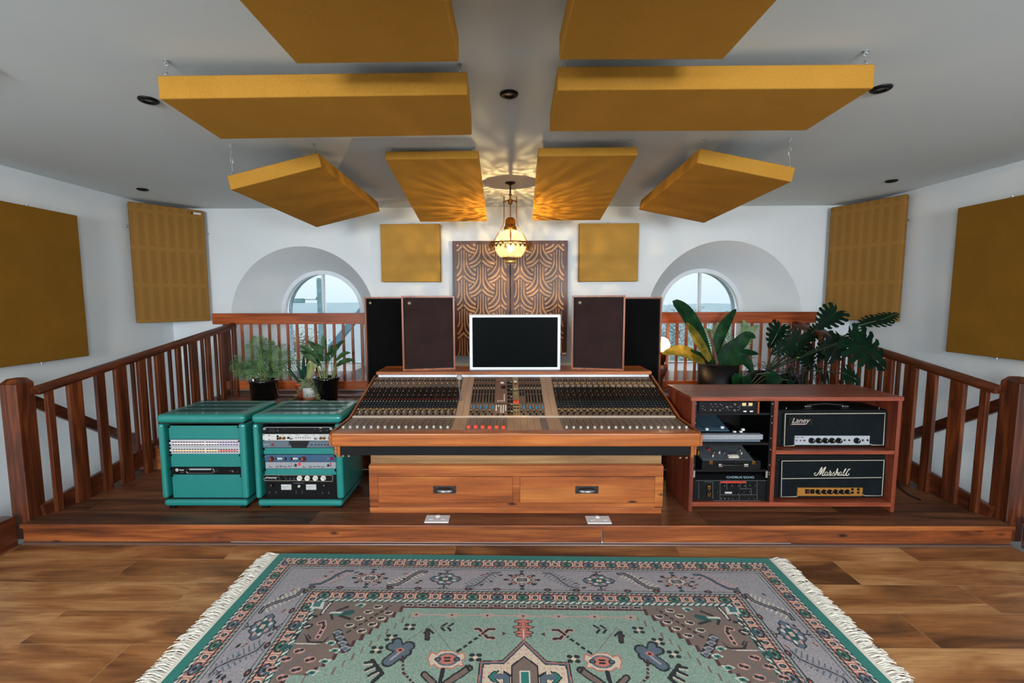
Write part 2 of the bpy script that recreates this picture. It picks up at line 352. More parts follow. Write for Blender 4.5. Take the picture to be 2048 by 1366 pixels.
# ================================================================ ROOM SHELL
YB, ZC, XL, XR, YR = 4.69, 2.40, -3.47, 3.50, -2.6
struct('floor', MB().box(-2.96, 2.99, YR, 2.62, -.1, 0).box(-3.6, 3.6, YR, 1.45, -.1, -.0005), M['floor'])
struct('floor_stairwell', MB().box(-3.6, -2.96, 1.45, 4.75, -1.1, -1.0).box(2.99, 3.6, 1.45, 4.75, -1.1, -1.0).box(-2.97, -2.96, 1.45, 4.75, -1.1, -.1).box(2.99, 3.0, 1.45, 4.75, -1.1, -.1), M['deck'])
struct('trim_light_block', MB().box(-.88, .88, .02, .22, 2.02, ZC), M['rail'], bev=.01)  # unseen beam added to keep rear light off the nearest panels' undersides
struct('floor_bounce_damper', MB().box(-3.45, 3.48, YR+.02, .1, .0005, .008), mat('bounce_damper_charcoal', rgb(50,46,44), .95, noise=.2, nscale=200))  # unseen dark sheet added to cut floor bounce onto the nearest ceiling panels
struct('ceiling', MB().box(XL-.1, XR+.1, YR-.1, YB+.1, ZC, ZC+.1), M['ceiling'])
SW = (-1.5, -.1, 1.0, 2.15)     # unseen side window openings added for their light: y0, y1, z0, z1
for nm, a, b in (('wall_left', XL-.1, XL), ('wall_right', XR, XR+.1)):
    struct(nm, MB().box(a, b, YR-.1, SW[0], -1.1, ZC).box(a, b, SW[1], YB+.1, -1.1, ZC).box(a, b, SW[0], SW[1], -1.1, SW[2]).box(a, b, SW[0], SW[1], SW[3], ZC), M['plaster'])
    i_ = 5 if a < 0 else 6; e = b if a < 0 else a-.03
    struct('window_%d' % i_, MB().box(e, e+.03, SW[0], SW[0]+.05, SW[2], SW[3]).box(e, e+.03, SW[1]-.05, SW[1], SW[2], SW[3]).box(e, e+.03, SW[0]+.05, SW[1]-.05, SW[2], SW[2]+.05).box(e, e+.03, SW[0]+.05, SW[1]-.05, SW[3]-.05, SW[3]).box(e, e+.03, -.815, -.785, SW[2]+.05, SW[3]-.05), M['white_paint'])  # frames of the added side openings
WIN = [(-2.11, 1.27, .75, -2.12, 1.335, .44), (2.22, 1.27, .79, 2.20, 1.335, .445)]  # outer cx,cz,r ; inner
YG = 5.27
def arch(cx, cz, r, zb, n=40):
    return [(cx-r, zb)] + [(cx-r*cos(pi*i/n), cz+r*sin(pi*i/n)) for i in range(n+1)] + [(cx+r, zb)]
def wall_holes(name, y, x0, x1, z0, z1, holes, m, th):
    bm = bmesh.new(); es = []
    for loop in [[(x0,z0),(x1,z0),(x1,z1),(x0,z1)]]+holes:
        vs = [bm.verts.new((a, y, b)) for a, b in loop]
        es += [bm.edges.new((vs[i], vs[(i+1) % len(vs)])) for i in range(len(vs))]
    bmesh.ops.triangle_fill(bm, edges=es, use_beauty=True)
    me = bpy.data.meshes.new(name); bm.to_mesh(me); bm.free(); me.materials.append(m)
    o = bpy.data.objects.new(name, me); C.objects.link(o); o['kind'] = 'structure'; WM[o.name] = Matrix.Identity(4)
    s = o.modifiers.new('thickness', 'SOLIDIFY'); s.thickness = th; s.offset = 0
    return o
wall_holes('wall_back', YB+.01, XL-.1, XR+.1, -1.1, ZC, [arch(a, b, c, .60) for a, b, c, *_ in WIN], M['plaster'], .02)
for k, (ox, oz, orr, ix, iz, ir) in enumerate(WIN):
    a = arch(ox, oz, orr, .60); b = arch(ix, iz, ir+.035, .70); n = len(a)
    mb = MB(); mb.add([(p[0], YB, p[1]) for p in a]+[(p[0], YG-.05, p[1]) for p in b], [(i, i+1, n+i+1, n+i) for i in range(n-1)], 0, True)
    mb.add([(a[0][0], YB, a[0][1]), (a[-1][0], YB, a[-1][1]), (b[-1][0], YG-.05, b[-1][1]), (b[0][0], YG-.05, b[0][1])], [(0,1,2,3)])
    struct('wall_reveal_%d' % (k+1), mb, M['plaster'])
    # frame ring
    def ring(r0, r1, y0, y1, mb, mi=0, zb=.72):
        p = arch(ix, iz, r0, zb); q = arch(ix, iz, r1, zb-(r1-r0)); n = len(p)
        vs = [(u[0], y0, u[1]) for u in p]+[(u[0], y0, u[1]) for u in q]+[(u[0], y1, u[1]) for u in p]+[(u[0], y1, u[1]) for u in q]
        fs = []
        for i in range(n):
            j = (i+1) % n
            fs += [(i, j, n+j, n+i), (2*n+i, 2*n+j, j, i), (2*n+i, 3*n+i, 3*n+j, 2*n+j), (n+i, n+j, 3*n+j, 3*n+i)]
        mb.add(vs, fs, mi)
    mb = MB(); ring(ir-.010, ir+.036, YG-.05, YG+.03, mb)
    fr = struct('window_%d' % (k+1), mb, M['white_paint'])
    mb = MB().box(ix-.012, ix+.012, YG-.03, YG+.02, .72, iz+ir-.01).box(ix-ir, ix+ir, YG-.03, YG+.02, .72, .75)
    mb.build('mullion', M['white_paint'], fr)
    # glass pane
    g = MB(); pp = arch(ix, iz, ir-.012, .73); g.prism(pp, (0, YG-.004, 0), (1,0,0), (0,0,1), (0,.008,0))
    if 'glass' not in M:
        m, nt, b_ = _nt('window_glass'); nt.nodes.remove(b_)
        t = nt.nodes.new('ShaderNodeBsdfTransparent'); gl = nt.nodes.new('ShaderNodeBsdfGlossy'); gl.inputs['Roughness'].default_value = .02
        f = nt.nodes.new('ShaderNodeFresnel'); f.inputs['IOR'].default_value = 1.3; mx = nt.nodes.new('ShaderNodeMixShader')
        t.inputs['Color'].default_value = (.96,.98,.98,1)
        nt.links.new(f.outputs[0], mx.inputs[0]); nt.links.new(t.outputs[0], mx.inputs[1]); nt.links.new(gl.outputs[0], mx.inputs[2])
        nt.links.new(mx.outputs[0], nt.nodes['Material Output'].inputs['Surface']); M['glass'] = m
    g.build('glass_pane', M['glass'], fr)
    # rough outer stone jamb seen through the glass
    mb = MB(); ring(ir+.008, ir+.30, YG+.06, YG+.16, mb, 0, .70); struct('trim_stone_%d' % (k+1), mb, M['old_stone'])
    struct('trim_sill_%d' % (k+1), MB().box(ix-ir-.08, ix+ir+.08, YB+.003, YG-.02, .602, .735), M['white_paint'], bev=.004)
# skirting on back wall behind desk
struct('baseboard_back', MB().box(-1.3, 1.3, YB-.02, YB, .50, .80), M['white_paint'], bev=.004)
# rear wall with unseen windows added to light the room from behind the camera
RW = [(-1.7, 1.1, .80), (1.7, 1.1, .80)]
wall_holes('wall_rear', YR-.01, XL-.1, XR+.1, -1.1, ZC, [[(cx-r, 1.2), (cx-r, 2.2), (cx+r, 2.2), (cx+r, 1.2)] for cx, cz, r in RW], M['plaster'], .02)
for i, (cx, cz, r) in enumerate(RW):
    mb = MB().box(cx-r-.05, cx+r+.05, YR-.02, YR+.03, 1.15, 1.2).box(cx-r-.05, cx+r+.05, YR-.02, YR+.03, 2.2, 2.25).box(cx-r-.05, cx-r, YR-.02, YR+.03, 1.2, 2.2).box(cx+r, cx+r+.05, YR-.02, YR+.03, 1.2, 2.2).box(cx-.015, cx+.015, YR-.02, YR+.01, 1.2, 2.2)
    struct('window_%d' % (i+3), mb, M['white_paint'])  # frame of an unseen window added for its light
# curb boards flanking the stairwells in front
struct('trim_curb_left', MB().box(-3.02, -2.955, 1.0, 2.60, 0, .15).box(-3.04, -2.95, 1.0, 2.60, .15, .185), M['rail'], bev=.006)
struct('trim_curb_right', MB().box(3.03, 3.10, 1.0, 2.60, 0, .15).box(3.02, 3.12, 1.0, 2.60, .15, .185), M['rail'], bev=.006)
# small timber corner of a roof hatch on the ceiling
hq = thing('roof_hatch', 'brown timber corner of a roof hatch set in the white ceiling above the left wall', 'hatch', (-2.3, 1.75, ZC))
MB().prism([(-2.05,1.905),(-2.62,1.905),(-2.62,1.45),(-2.28,1.45)], (0,0,ZC-.012), (1,0,0), (0,1,0), (0,0,.011)).build('frame', M['rail'], hq)
MB().prism([(-2.12,1.885),(-2.58,1.885),(-2.58,1.5),(-2.33,1.5)], (0,0,ZC-.02), (1,0,0), (0,1,0), (0,0,.008)).build('panel', M['riser'], hq)
# ================================================================ PLATFORM (three tiers)
pl = thing('stage_platform', 'low dark-stained timber platform under the mixing desk, rising in tiers at the back', 'platform', (0, 3.6, 0))
MB().box(-2.93, 2.985, 2.60, 3.5, .104, .13).build('deck', M['deck'], pl, bev=.004)
MB().box(-2.94, .565, 2.615, 2.64, .014, .104).build('riser', M['riser'], pl, bev=.003)
MB().box(.57, 2.99, 2.615, 2.64, .014, .104).build('riser', M['riser'], pl, bev=.003)
MB().box(-2.94, 2.99, 2.596, 2.612, .104, .131).build('nosing', M['riser'], pl, bev=.004)
MB().box(-2.94, 2.99, 2.597, 2.62, 0, .013).build('edge_strip', mat('grey_brown_strip', rgb(96,72,62), .3), pl, bev=.004)
MB().box(-2.93, 2.985, 3.48, 4.2, .302, .328).build('deck', M['deck'], pl, bev=.003)
MB().box(-2.93, 2.985, 3.50, 3.52, .13, .302).build('riser', M['riser'], pl)
MB().box(-2.88, 2.95, 4.12, YB-.001, .505, .53).build('deck', M['deck'], pl, bev=.003)
MB().box(-2.88, 2.95, 4.14, 4.16, .328, .505).build('riser', M['riser'], pl)
MB().box(-2.88, 2.95, 4.112, 4.119, .502, .531).build('nosing', M['riser'], pl)
# ================================================================ RAILINGS
def side_rail(sgn, label):
    A = Vector((sgn*2.90 if sgn < 0 else 2.955, 2.72, 0)); B = Vector((sgn*2.70 if sgn < 0 else 2.80, 4.42, 0))
    g = thing('side_railing', label, 'railing', (A.x, A.y, .13))
    d = (B-A); dh = d.normalized(); inn = Vector((-dh.y, dh.x, 0)) * (-1 if sgn < 0 else 1)   # towards the room centre
    if (inn.x > 0) != (sgn < 0): inn = -inn
    zt = lambda f: .918 + f*(1.225-.918)
    # handrail with rounded top
    p0 = A + Vector((0,0,zt(0))); p1 = B + Vector((0,0,zt(1)+.0)) + dh*.03
    sl = (p1-p0).normalized(); upv = inn.cross(sl); upv = upv if upv.z > 0 else -upv
    prof = [(-.032,-.022),(-.036,-.005),(-.034,.012),(-.022,.026),(0,.031),(.022,.026),(.034,.012),(.036,-.005),(.032,-.022)]
    mb = MB(); mb.prism(prof, p0, inn, upv, p1-p0); mb.build('handrail', M['rail'], g, bev=.002)
    # lower stringer board following the slope
    q0 = A+Vector((0,0,.135)); q1 = B+Vector((0,0,.46))
    MB().beam(q0-inn*.012, q1-inn*.012, .03, .13, 0, upv=inn.cross(dh) if inn.cross(dh).z > 0 else -inn.cross(dh)).build('lower_rail', M['rail'], g, bev=.002)
    # newel post
    nx = A.x + sgn*.082; ny = 2.69
    mb = MB(); mb.box(nx-.052, nx+.052, ny-.045, ny+.065, .01, .975)
    mb.add([(nx-.052,ny-.045,.975),(nx+.052,ny-.045,.975),(nx+.052,ny+.065,.975),(nx-.052,ny+.065,.975),(nx-.030,ny-.022,1.004),(nx+.030,ny-.022,1.004),(nx+.030,ny+.045,1.004),(nx-.030,ny+.045,1.004)], [(0,1,5,4),(1,2,6,5),(2,3,7,6),(3,0,4,7),(4,5,6,7)])
    mb.build('newel_post', M['baluster'], g, bev=.007, bevseg=3)
    # balusters: pixel spans on the left railing give their places along it (mirrored for the right)
    AL = Vector((-2.90, 2.72, 0)); BL = Vector((-2.70, 4.42, 0)); dl = (BL-AL).normalized(); nl = Vector((-dl.y, dl.x, 0))
    spans = [(86,107,778,1),(131,163,762,1),(186,209,745,1),(225,252,735,1),(259,268,726,0),(271,291,720,1),(293,302,715,0),(307,328,707,1),(334,342,701,0),(348,362,694,1),(366,373,690,0),(376,394,684,1),(400,406,678,0),(408,421,675,1),(426,433,671,0),(435,447,668,1),(453,461,662,0),(462,473,660,1)]
    for x0, x1, y, wide in spans:
        AP = AL+Vector((.032 if wide else .006, 0, 0)); s0 = (on_plane(x0, y, AP, nl)-AP).dot(dl); s1 = (on_plane(x1, y, AP, nl)-AP).dot(dl)
        sm = (s0+s1)/2/(BL-AL).length
        t = .028 if wide else .022; yy_ = AL.y+(s0+s1)/2; w = max(.022, ((s1-s0)-t*yy_/2.9)*(1.25 if wide else 1)); sm = (s0+t*yy_/2.9+s1)/2/(BL-AL).length
        c = A + d*sm
        off = inn*(.018 if wide else -.005)
        top = zt(sm)-.012
        base = .131 if c.y < 3.47 else (.329 if c.y < 4.11 else .531)
        if not wide: base = .135+sm*.325+.03
        if wide and c.y+w/2 > 3.47 and base < .2: base = .331
        mb = MB(); zc = (top+base)/2
        mb.obox(c+off+Vector((0,0,zc)), dh*w/2, inn*t/2, Vector((0,0,(top-base)/2)))
        mb.build('baluster', M['baluster'], g, bev=.003)
    return g
side_rail(-1, 'sloping dark wooden railing along the left edge of the platform')
side_rail(1, 'sloping dark wooden railing on the right of the platform, behind the plants')
def back_rail(x0, x1, ends, label):
    g = thing('back_railing', label, 'railing', ((x0+x1)/2, 4.46, .53))
    MB().box(x0, x1, 4.445, 4.475, 1.237, 1.345).build('top_board', M['railback'], g, bev=.004)
    MB().box(x0+.05, x1, 4.445, 4.475, .585, .672).build('bottom_board', M['railback'], g, bev=.004)
    n = int(round((ends[1]-ends[0])/.0885))
    for i in range(n+1):
        x = ends[0]+(ends[1]-ends[0])*i/n
        MB().box(x-.012, x+.012, 4.452, 4.468, .66, 1.24).build('baluster', M['balback'], g)
    for x in ((x0+.10), (x1-.06)) :
        MB().box(x-.02, x+.02, 4.476, 4.51, .53, 1.33).build('post', M['baluster'], g, bev=.003)
    return g
back_rail(-2.90, -1.20, (-2.62, -1.25), 'orange pine railing in front of the left arched window, behind the fern pots')
back_rail(1.30, 3.00, (1.48, 2.75), 'reddish pine railing in front of the right arched window, behind the broad-leaved plant')
for sg, (pa, pb), lb in ((-1, ((-3.22, 2.86, .89), (-3.22, 3.75, .30)), 'dark sloping stair handrail seen through the left railing'), (1, ((3.23, 2.78, .89), (3.23, 3.72, .30)), 'dark sloping stair handrail seen through the right railing')):
    g = thing('stair_handrail', lb, 'handrail', pa)
    MB().beam(pa, pb, .03, .075).build('rail', M['rail'], g, bev=.004)
    MB().box(pb[0]-.03, pb[0]+.03, pb[1], pb[1]+.06, -1.0, .34).build('post', M['rail'], g, bev=.004)
# ================================================================ ACOUSTIC PANELS
def hook(p, q, parent):
    """eye bolt at ceiling p, chain/turnbuckle to q on the panel"""
    p = Vector(p); q = Vector(q); L = (p-q).length; d = (q-p).normalized()
    mb = MB(); mb.cyl(p, p+Vector((0,0,-.004)), .009, n=10)
    def ringat(c, r, ax):
        pts = [c+Vector((cos(a)*r*ax[0], cos(a)*r*ax[1], sin(a)*r)) for a in [2*pi*i/10 for i in range(11)]]
        mb.tube(pts, .0016, 5, caps=False)
    ringat(p+d*.012, .008, (1,0)); ringat(q-d*.008, .008, (0,1))
    if L > .08:
        a = p+d*.03; b = q-d*.03; m0 = a.lerp(b, .25); m1 = a.lerp(b, .68)
        mb.tube([p+d*.018, m0], .0018, 5); mb.tube([m1, q-d*.014], .0018, 5)
        sx = Vector((.006,0,0)); mb.tube([m0, m0+sx, m1+sx, m1, m1-sx, m0-sx, m0], .0017, 5)
    else: mb.tube([p+d*.016, q-d*.014], .0016, 5)
    mb.build('hanging_hook', M['steel'], parent)
def cpanel(label, corners, th, hooks=True, group='mustard acoustic panels hung under the ceiling'):
    """corners of the underside: front-left, front-right, back-right, back-left"""
    c = [Vector(p) for p in corners]; cen = sum(c, Vector())/4
    ux = ((c[1]-c[0])+(c[2]-c[3])).normalized(); uy = ((c[3]-c[0])+(c[2]-c[1])); uy = (uy-ux*uy.dot(ux)).normalized(); n = ux.cross(uy)
    w = ((c[1]-c[0]).length+(c[2]-c[3]).length)/2; l = ((c[3]-c[0]).length+(c[2]-c[1]).length)/2
    R = Matrix((ux, uy, n)).transposed()
    g = thing('ceiling_panel', label, 'acoustic panel', cen, tuple(R.to_euler()), group)
    mb = MB().box(-w/2, w/2, -l/2, l/2, 0, th); mb.build('cloth_cover', M['mustard'], g, local=True, bev=.006, bevseg=3)
    mb = MB()
    mb.box(-w/2+.03, w/2-.03, -l/2+.03, l/2-.03, th, th+.004)
    mb.build('backing_frame', M['palepine'], g, local=True)
    if hooks:
        W = WM[g.name]
        for sx in (-1, 1):
            for sy in (-1, 1):
                q = W @ Vector((sx*(w/2-.03), sy*(l/2-.012), th)); hook((q.x, q.y, ZC), q, g)
    return g
k = .876
cpanel('near-left mustard ceiling panel cut off by the top edge of the photo', [(-.716,.40,2.262),(-.165,.40,2.262),(-.163,1.601,2.262),(-.712,1.609,2.262)], .08)
cpanel('near-right mustard ceiling panel cut off by the top edge of the photo', [(.176,.40,2.262),(.728,.40,2.262),(.727,1.606,2.262),(.186,1.594,2.262)], .08)
sc = lambda P, f: [(x*f, y*f, CH+(z-CH)*f) for x, y, z in P]
cpanel('wide mustard ceiling panel lying crosswise on the left, second row', sc([(-1.546,2.095,2.362),(-.176,2.147,2.393),(-.193,2.612,2.377),(-1.563,2.56,2.346)], .876), .088)
cpanel('wide mustard ceiling panel lying crosswise on the right, second row', sc([(.221,2.086,2.382),(1.577,2.06,2.369),(1.586,2.517,2.355),(.23,2.543,2.368)], .878), .088)
cpanel('mustard ceiling panel tilting down to the back, just left of the hanging lamp', sc([(-.772,2.966,2.356),(-.179,2.967,2.358),(-.179,4.122,2.163),(-.773,4.122,2.161)], .965), .052)
cpanel('mustard ceiling panel tilting down to the back, just right of the hanging lamp', sc([(.18,2.71,2.291),(.749,2.694,2.289),(.783,3.909,2.132),(.214,3.926,2.134)], 1.02), .052)
cpanel('tilted mustard ceiling panel on the outer left, hung low on a turnbuckle', [(-1.658,2.784,2.13),(-1.104,2.782,2.262),(-1.091,3.986,2.228),(-1.646,3.989,2.097)], .085)
cpanel('tilted mustard ceiling panel on the outer right, hung low on a turnbuckle', [(1.112,2.762,2.265),(1.667,2.753,2.15),(1.68,3.971,2.115),(1.124,3.98,2.23)], .085)
def wpanel(name, label, m, p0, p1, z0, z1, th, nrm, bumps=(), bottomz=None, parts=None, group=None):
    """upright panel: bottom edge from p0 to p1 in plan (visible face), thickness th away from the room"""
    p0 = Vector((p0[0], p0[1], 0)); p1 = Vector((p1[0], p1[1], 0)); n = Vector((nrm[0], nrm[1], 0)).normalized()
    c = (p0+p1)/2; g = thing(name, label, 'acoustic panel', (c.x, c.y, z0), (0,0,0), group)
    mb = MB(); mb.obox(Vector((c.x, c.y, (z0+z1)/2))-n*th/2, (p1-p0)/2, n*th/2, Vector((0,0,(z1-z0)/2)))
    mb.build('cloth_cover', m, g, bev=.006, bevseg=2)
    return g, p0, p1, n, (z0, z1)
# side walls
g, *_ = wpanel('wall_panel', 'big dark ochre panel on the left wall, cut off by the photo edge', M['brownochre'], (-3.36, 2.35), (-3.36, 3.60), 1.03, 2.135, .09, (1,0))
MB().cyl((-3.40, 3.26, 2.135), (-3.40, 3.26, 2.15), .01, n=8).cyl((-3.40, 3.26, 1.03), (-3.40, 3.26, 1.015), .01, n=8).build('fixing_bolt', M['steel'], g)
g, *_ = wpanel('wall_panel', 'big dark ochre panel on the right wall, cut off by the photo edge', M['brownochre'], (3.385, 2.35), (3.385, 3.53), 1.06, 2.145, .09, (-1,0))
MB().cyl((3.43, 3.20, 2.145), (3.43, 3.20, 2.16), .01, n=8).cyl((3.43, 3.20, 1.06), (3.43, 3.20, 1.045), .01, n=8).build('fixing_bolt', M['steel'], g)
# corner panels with faint slot pattern
def slotted(name):
    m, nt, b = _nt(name); N = nt.nodes.new; L = nt.links.new
    tc = N('ShaderNodeTexCoord'); sp = N('ShaderNodeSeparateXYZ'); L(tc.outputs['Object'], sp.inputs[0])
    def saw(out, per, off, duty):
        a = N('ShaderNodeMath'); a.operation = 'ADD'; a.inputs[1].default_value = off; L(out, a.inputs[0])
        d = N('ShaderNodeMath'); d.operation = 'DIVIDE'; d.inputs[1].default_value = per; L(a.outputs[0], d.inputs[0])
        f = N('ShaderNodeMath'); f.operation = 'FRACT'; L(d.outputs[0], f.inputs[0])
        c = N('ShaderNodeMath'); c.operation = 'LESS_THAN'; c.inputs[1].default_value = duty; L(f.outputs[0], c.inputs[0]); return c.outputs[0]
    a = saw(sp.outputs['X'], .078, .24, .55); z = saw(sp.outputs['Z'], .34, -.03, .9)
    mu = N('ShaderNodeMath'); mu.operation = 'MULTIPLY'; L(a, mu.inputs[0]); L(z, mu.inputs[1])
    n = N('ShaderNodeTexNoise'); n.inputs['Scale'].default_value = 150; L(tc.outputs['Object'], n.inputs['Vector'])
    m1 = N('ShaderNodeMix'); m1.data_type = 'RGBA'; L(n.outputs['Fac'], m1.inputs['Factor']); m1.inputs[6].default_value = rgb(128,92,44); m1.inputs[7].default_value = rgb(156,114,56)
    m2 = N('ShaderNodeMix'); m2.data_type = 'RGBA'; m2.blend_type = 'MULTIPLY'; L(mu.outputs[0], m2.inputs['Factor']); L(m1.outputs[2], m2.inputs[6]); m2.inputs[7].default_value = (.86,.86,.87,1)
    L(m2.outputs[2], b.inputs['Base Color']); b.inputs['Roughness'].default_value = .9; b.inputs['Specular IOR Level'].default_value = .15
    return m
M['slotted'] = slotted('slotted_ochre_cloth')
def cornerpanel(label, P0, P1, z0, z1, tagit, sgn):
    P0 = Vector((*P0, z0)); P1 = Vector((*P1, z0)); c = (P0+P1)/2; a = atan2(P1.y-P0.y, P1.x-P0.x); w = (P1-P0).length
    g = thing('corner_panel', label, 'acoustic panel', c, (0,0,a), 'slotted panels across the room corners')
    MB().box(-w/2, w/2, 0, .05, 0, z1-z0).build('cloth_cover', M['slotted'], g, local=True, bev=.012, bevseg=3)
    for s in (-1, 1):
        mb = MB().cyl((s*(w/2), .03, (z1-z0)*.80), (s*(w/2+.022), .03, (z1-z0)*.80), .007, n=8).ball((s*(w/2+.024), .03, (z1-z0)*.80), .011, 8)
        mb.build('fixing_bolt', M['steel'], g, local=True)
    MB().box(-w/2+.02, -w/2+.05, .05, .10, .1, 1.0).box(w/2-.06, w/2-.03, .05, .13, .1, 1.0).build('mounting_batten', M['palepine'], g, local=True)
    if tagit:
        MB().box(w/2-.095, w/2-.03, -.002, 0, z1-z0-.045, z1-z0-.028, 0).box(w/2-.11, w/2-.098, -.002, 0, z1-z0-.046, z1-z0-.026, 1).build('maker_tag', [M['white'], M['black']], g, local=True)
cornerpanel('slotted ochre panel across the left corner, small white tag at its top right', (-3.41, 4.16), (-3.03, 4.62), 1.265, 2.365, True, 1)
cornerpanel('slotted ochre panel across the right corner, without a tag', (3.19, 4.62), (3.43, 4.04), 1.265, 2.365, False, -1)
for x0, x1, z0, z1, lb in ((-1.263, -.672, 1.652, 2.224, 'square ochre panel on the back wall left of the patterned wood'), (.722, 1.308, 1.650, 2.222, 'square ochre panel on the back wall right of the patterned wood')):
    g = thing('square_panel', lb, 'acoustic panel', ((x0+x1)/2, 4.64, z0), (0,0,0), 'square ochre panels on the back wall')
    MB().box(x0, x1, 4.60, YB+.001, z0, z1).build('cloth_cover', M['ochre'], g, bev=.006)
    e = x1-.035 if x0 < 0 else x0+.035
    MB().box(min(e, x1) if x0 < 0 else x0-.002, x1+.002 if x0 < 0 else e, 4.606, YB-.01, z0-.002, z1+.002).build('side_strip', M['ochre'], g, bev=.004)
    MB().cyl(((x0+x1)/2, 4.66, z1), ((x0+x1)/2, 4.66, z1+.014), .008, n=8).build('fixing_bolt', M['steel'], g)
# patterned wooden diffuser: two mirrored boards
YD = 4.61
def zx(u, v): return at(900+u/8.033, 470+v/8.033, Y=YD)
dp = thing('wooden_diffuser', 'walnut boards with pale fan pattern on the back wall behind the lamp', 'wall panel', (.03, YD, .9))
z0, z1 = .905, 2.056
x0 = zx(38,90).x; x1 = zx(1893,90).x; xm = zx(967,90).x
MB().box(x0, xm-.003, YD, YB-.02, z0, z1).build('board', M['walnut'], dp, bev=.003)
MB().box(xm+.003, x1, YD, YB-.02, z0, z1).build('board', M['walnut'], dp, bev=.003)
MB().box(xm-.0035, xm+.0035, YD+.01, YB-.03, z0+.01, z1-.01).build('joint', M['dark'], dp)
PXM = (zx(1000,0).x-zx(0,0).x)/1000      # metres per zoomed unit
def diff(side):
    mb = MB(); sg = -1 if side == 'L' else 1
    ctr = 967.
    cols = [200, 505, 812]
    ua, ub = 105, 905; va, vb = 150, 1960
    def W(u, v):
        uu = u if side == 'L' else 2*ctr+2-u
        p = zx(0, 0); return Vector((zx(uu, 0).x if False else p.x+uu*PXM, YD-.0005, zx(0,0).z-(v)*PXM))
    def put(pts, ws):
        seg = []; sw = []
        def flush():
            if len(seg) > 4: mb.ribbon([W(*q) for q in seg], [w*PXM for w in sw], (0,-1,0), .0025)
        for i in range(len(pts)-1):
            for j in range(4):
                t = j/4; u = pts[i][0]*(1-t)+pts[i+1][0]*t; v = pts[i][1]*(1-t)+pts[i+1][1]*t; w = ws[i]*(1-t)+ws[i+1]*t
                if ua < u < ub and va < v < vb: seg.append((u, v)); sw.append(w)
                else: flush(); seg.clear(); sw.clear()
        u, v = pts[-1]
        if ua < u < ub and va < v < vb: seg.append((u, v)); sw.append(ws[-1])
        flush()
    def smooth(P, n=5):
        out = []
        for i in range(len(P)-1):
            a = P[max(i-1,0)]; b = P[i]; c = P[i+1]; d = P[min(i+2,len(P)-1)]
            for j in range(n):
                t = j/n; out.append(tuple(.5*((2*b[k])+(-a[k]+c[k])*t+(2*a[k]-5*b[k]+4*c[k]-d[k])*t*t+(-a[k]+3*b[k]-3*c[k]+d[k])*t**3) for k in range(2)))
        return out+[P[-1]]
    for ci, c in enumerate(cols):
        for m in range(-1, 5):
            p = (155 if ci % 2 == 0 else -90)+472*m
            for s in (-1, 1):
                A_ = smooth([(c-s*3, p+3), (c+s*50, p+62), (c+s*110, p+108), (c+s*188, p+132)])
                put(A_, [28]*len(A_))
                B_ = smooth([(c+s*22, p-385), (c+s*22, p-180), (c+s*26, p-85), (c+s*62, p-10), (c+s*120, p+45), (c+s*204, p+80)])
                wv = [12+16*min(1, max(0, (q[1]-(p-200))/200)) for q in B_]; put(B_, wv)
                C_ = smooth([(c+s*62, p-345), (c+s*62, p-200), (c+s*72, p-140), (c+s*105, p-75), (c+s*150, p-20), (c+s*204, p+16)])
                wv = [12+16*min(1, max(0, (q[1]-(p-240))/190)) for q in C_]; put(C_, wv)
                tri = [(c+s*92, p+152), (c+s*92, p+206), (c+s*150, p+152)]
                if all(ua < q[0] < ub and va < q[1] < vb for q in tri):
                    vs = [W(*q) for q in tri]; mb.add(vs+[v+Vector((0,-.0025,0)) for v in vs], [(0,1,2),(3,4,5),(0,3,4,1),(1,4,5,2),(2,5,3,0)])
    return mb
for sd in 'LR': diff(sd).build('fan_inlay', M['inlay'], dp)
q = at(1130, 707, Y=YD); MB().box(q.x-.022, q.x+.012, YD-.002, YD, q.z-.008, q.z+.008).build('maker_tag', M['white'], dp)
# ================================================================ DOWNLIGHTS
for i, (px, py, Zl) in enumerate(((297,199,ZC),(1018,187,ZC),(1762,176,ZC),(285,378,ZC),(1783,361,ZC))):
    p = at(px, py, Z=Zl)
    lb = ['black ceiling downlight beside the left end of the wide left panel', 'black ceiling downlight in the middle between the two wide panels', 'black ceiling downlight beside the right end of the wide right panel', 'small black ceiling downlight far back on the left', 'small black ceiling downlight far back on the right'][i]
    g = thing('downlight', lb, 'ceiling light', (p.x, p.y, ZC), (0,0,0), 'black recessed downlights')
    MB().lathe((p.x, p.y, ZC), [(.018,-.004),(.022,-.010),(.036,-.011),(.042,-.006),(.042,-.0005)], 28).build('trim_ring', M['black'], g)
    MB().lathe((p.x, p.y, ZC), [(.0001,-.003),(.010,-.0045),(.018,-.004)], 20).build('bulb', M['steel'], g)
# ================================================================ HANGING LAMP
LY = 3.73
def lz(v): return at(960+430/7.19, 350+v/7.19, Y=LY).z
LX = at(960+436/7.19, 420, Y=LY).x
U = (at(1060,420,Y=LY).x-at(960,420,Y=LY).x)/719.
g = thing('hanging_lamp', 'brass hanging lamp with a glowing crackled glass globe and pierced crown', 'lamp', (LX, LY, ZC))
MB().lathe((LX, LY, 0), [(.0001,ZC-.022),(.010,ZC-.020),(.030,ZC-.012),(.043,ZC-.006),(.043,ZC-.0005)], 28).build('ceiling_rose', M['darkbrass'], g)
mb = MB().cyl((LX, LY, ZC-.02), (LX, LY, lz(330)), .0065, n=12).ball((LX, LY, lz(285)), .012, 12)
mb.build('down_rod', M['darkbrass'], g)
zy = lz(372); zr = lz(992); RR = 318*U; zg = lz(1012); RG = 224*U
mb = MB().lathe((LX, LY, 0), [(.0001,lz(440)),(.010,lz(425)),(.021,lz(395)),(.019,lz(365)),(.009,lz(340)),(.006,lz(320))], 16)
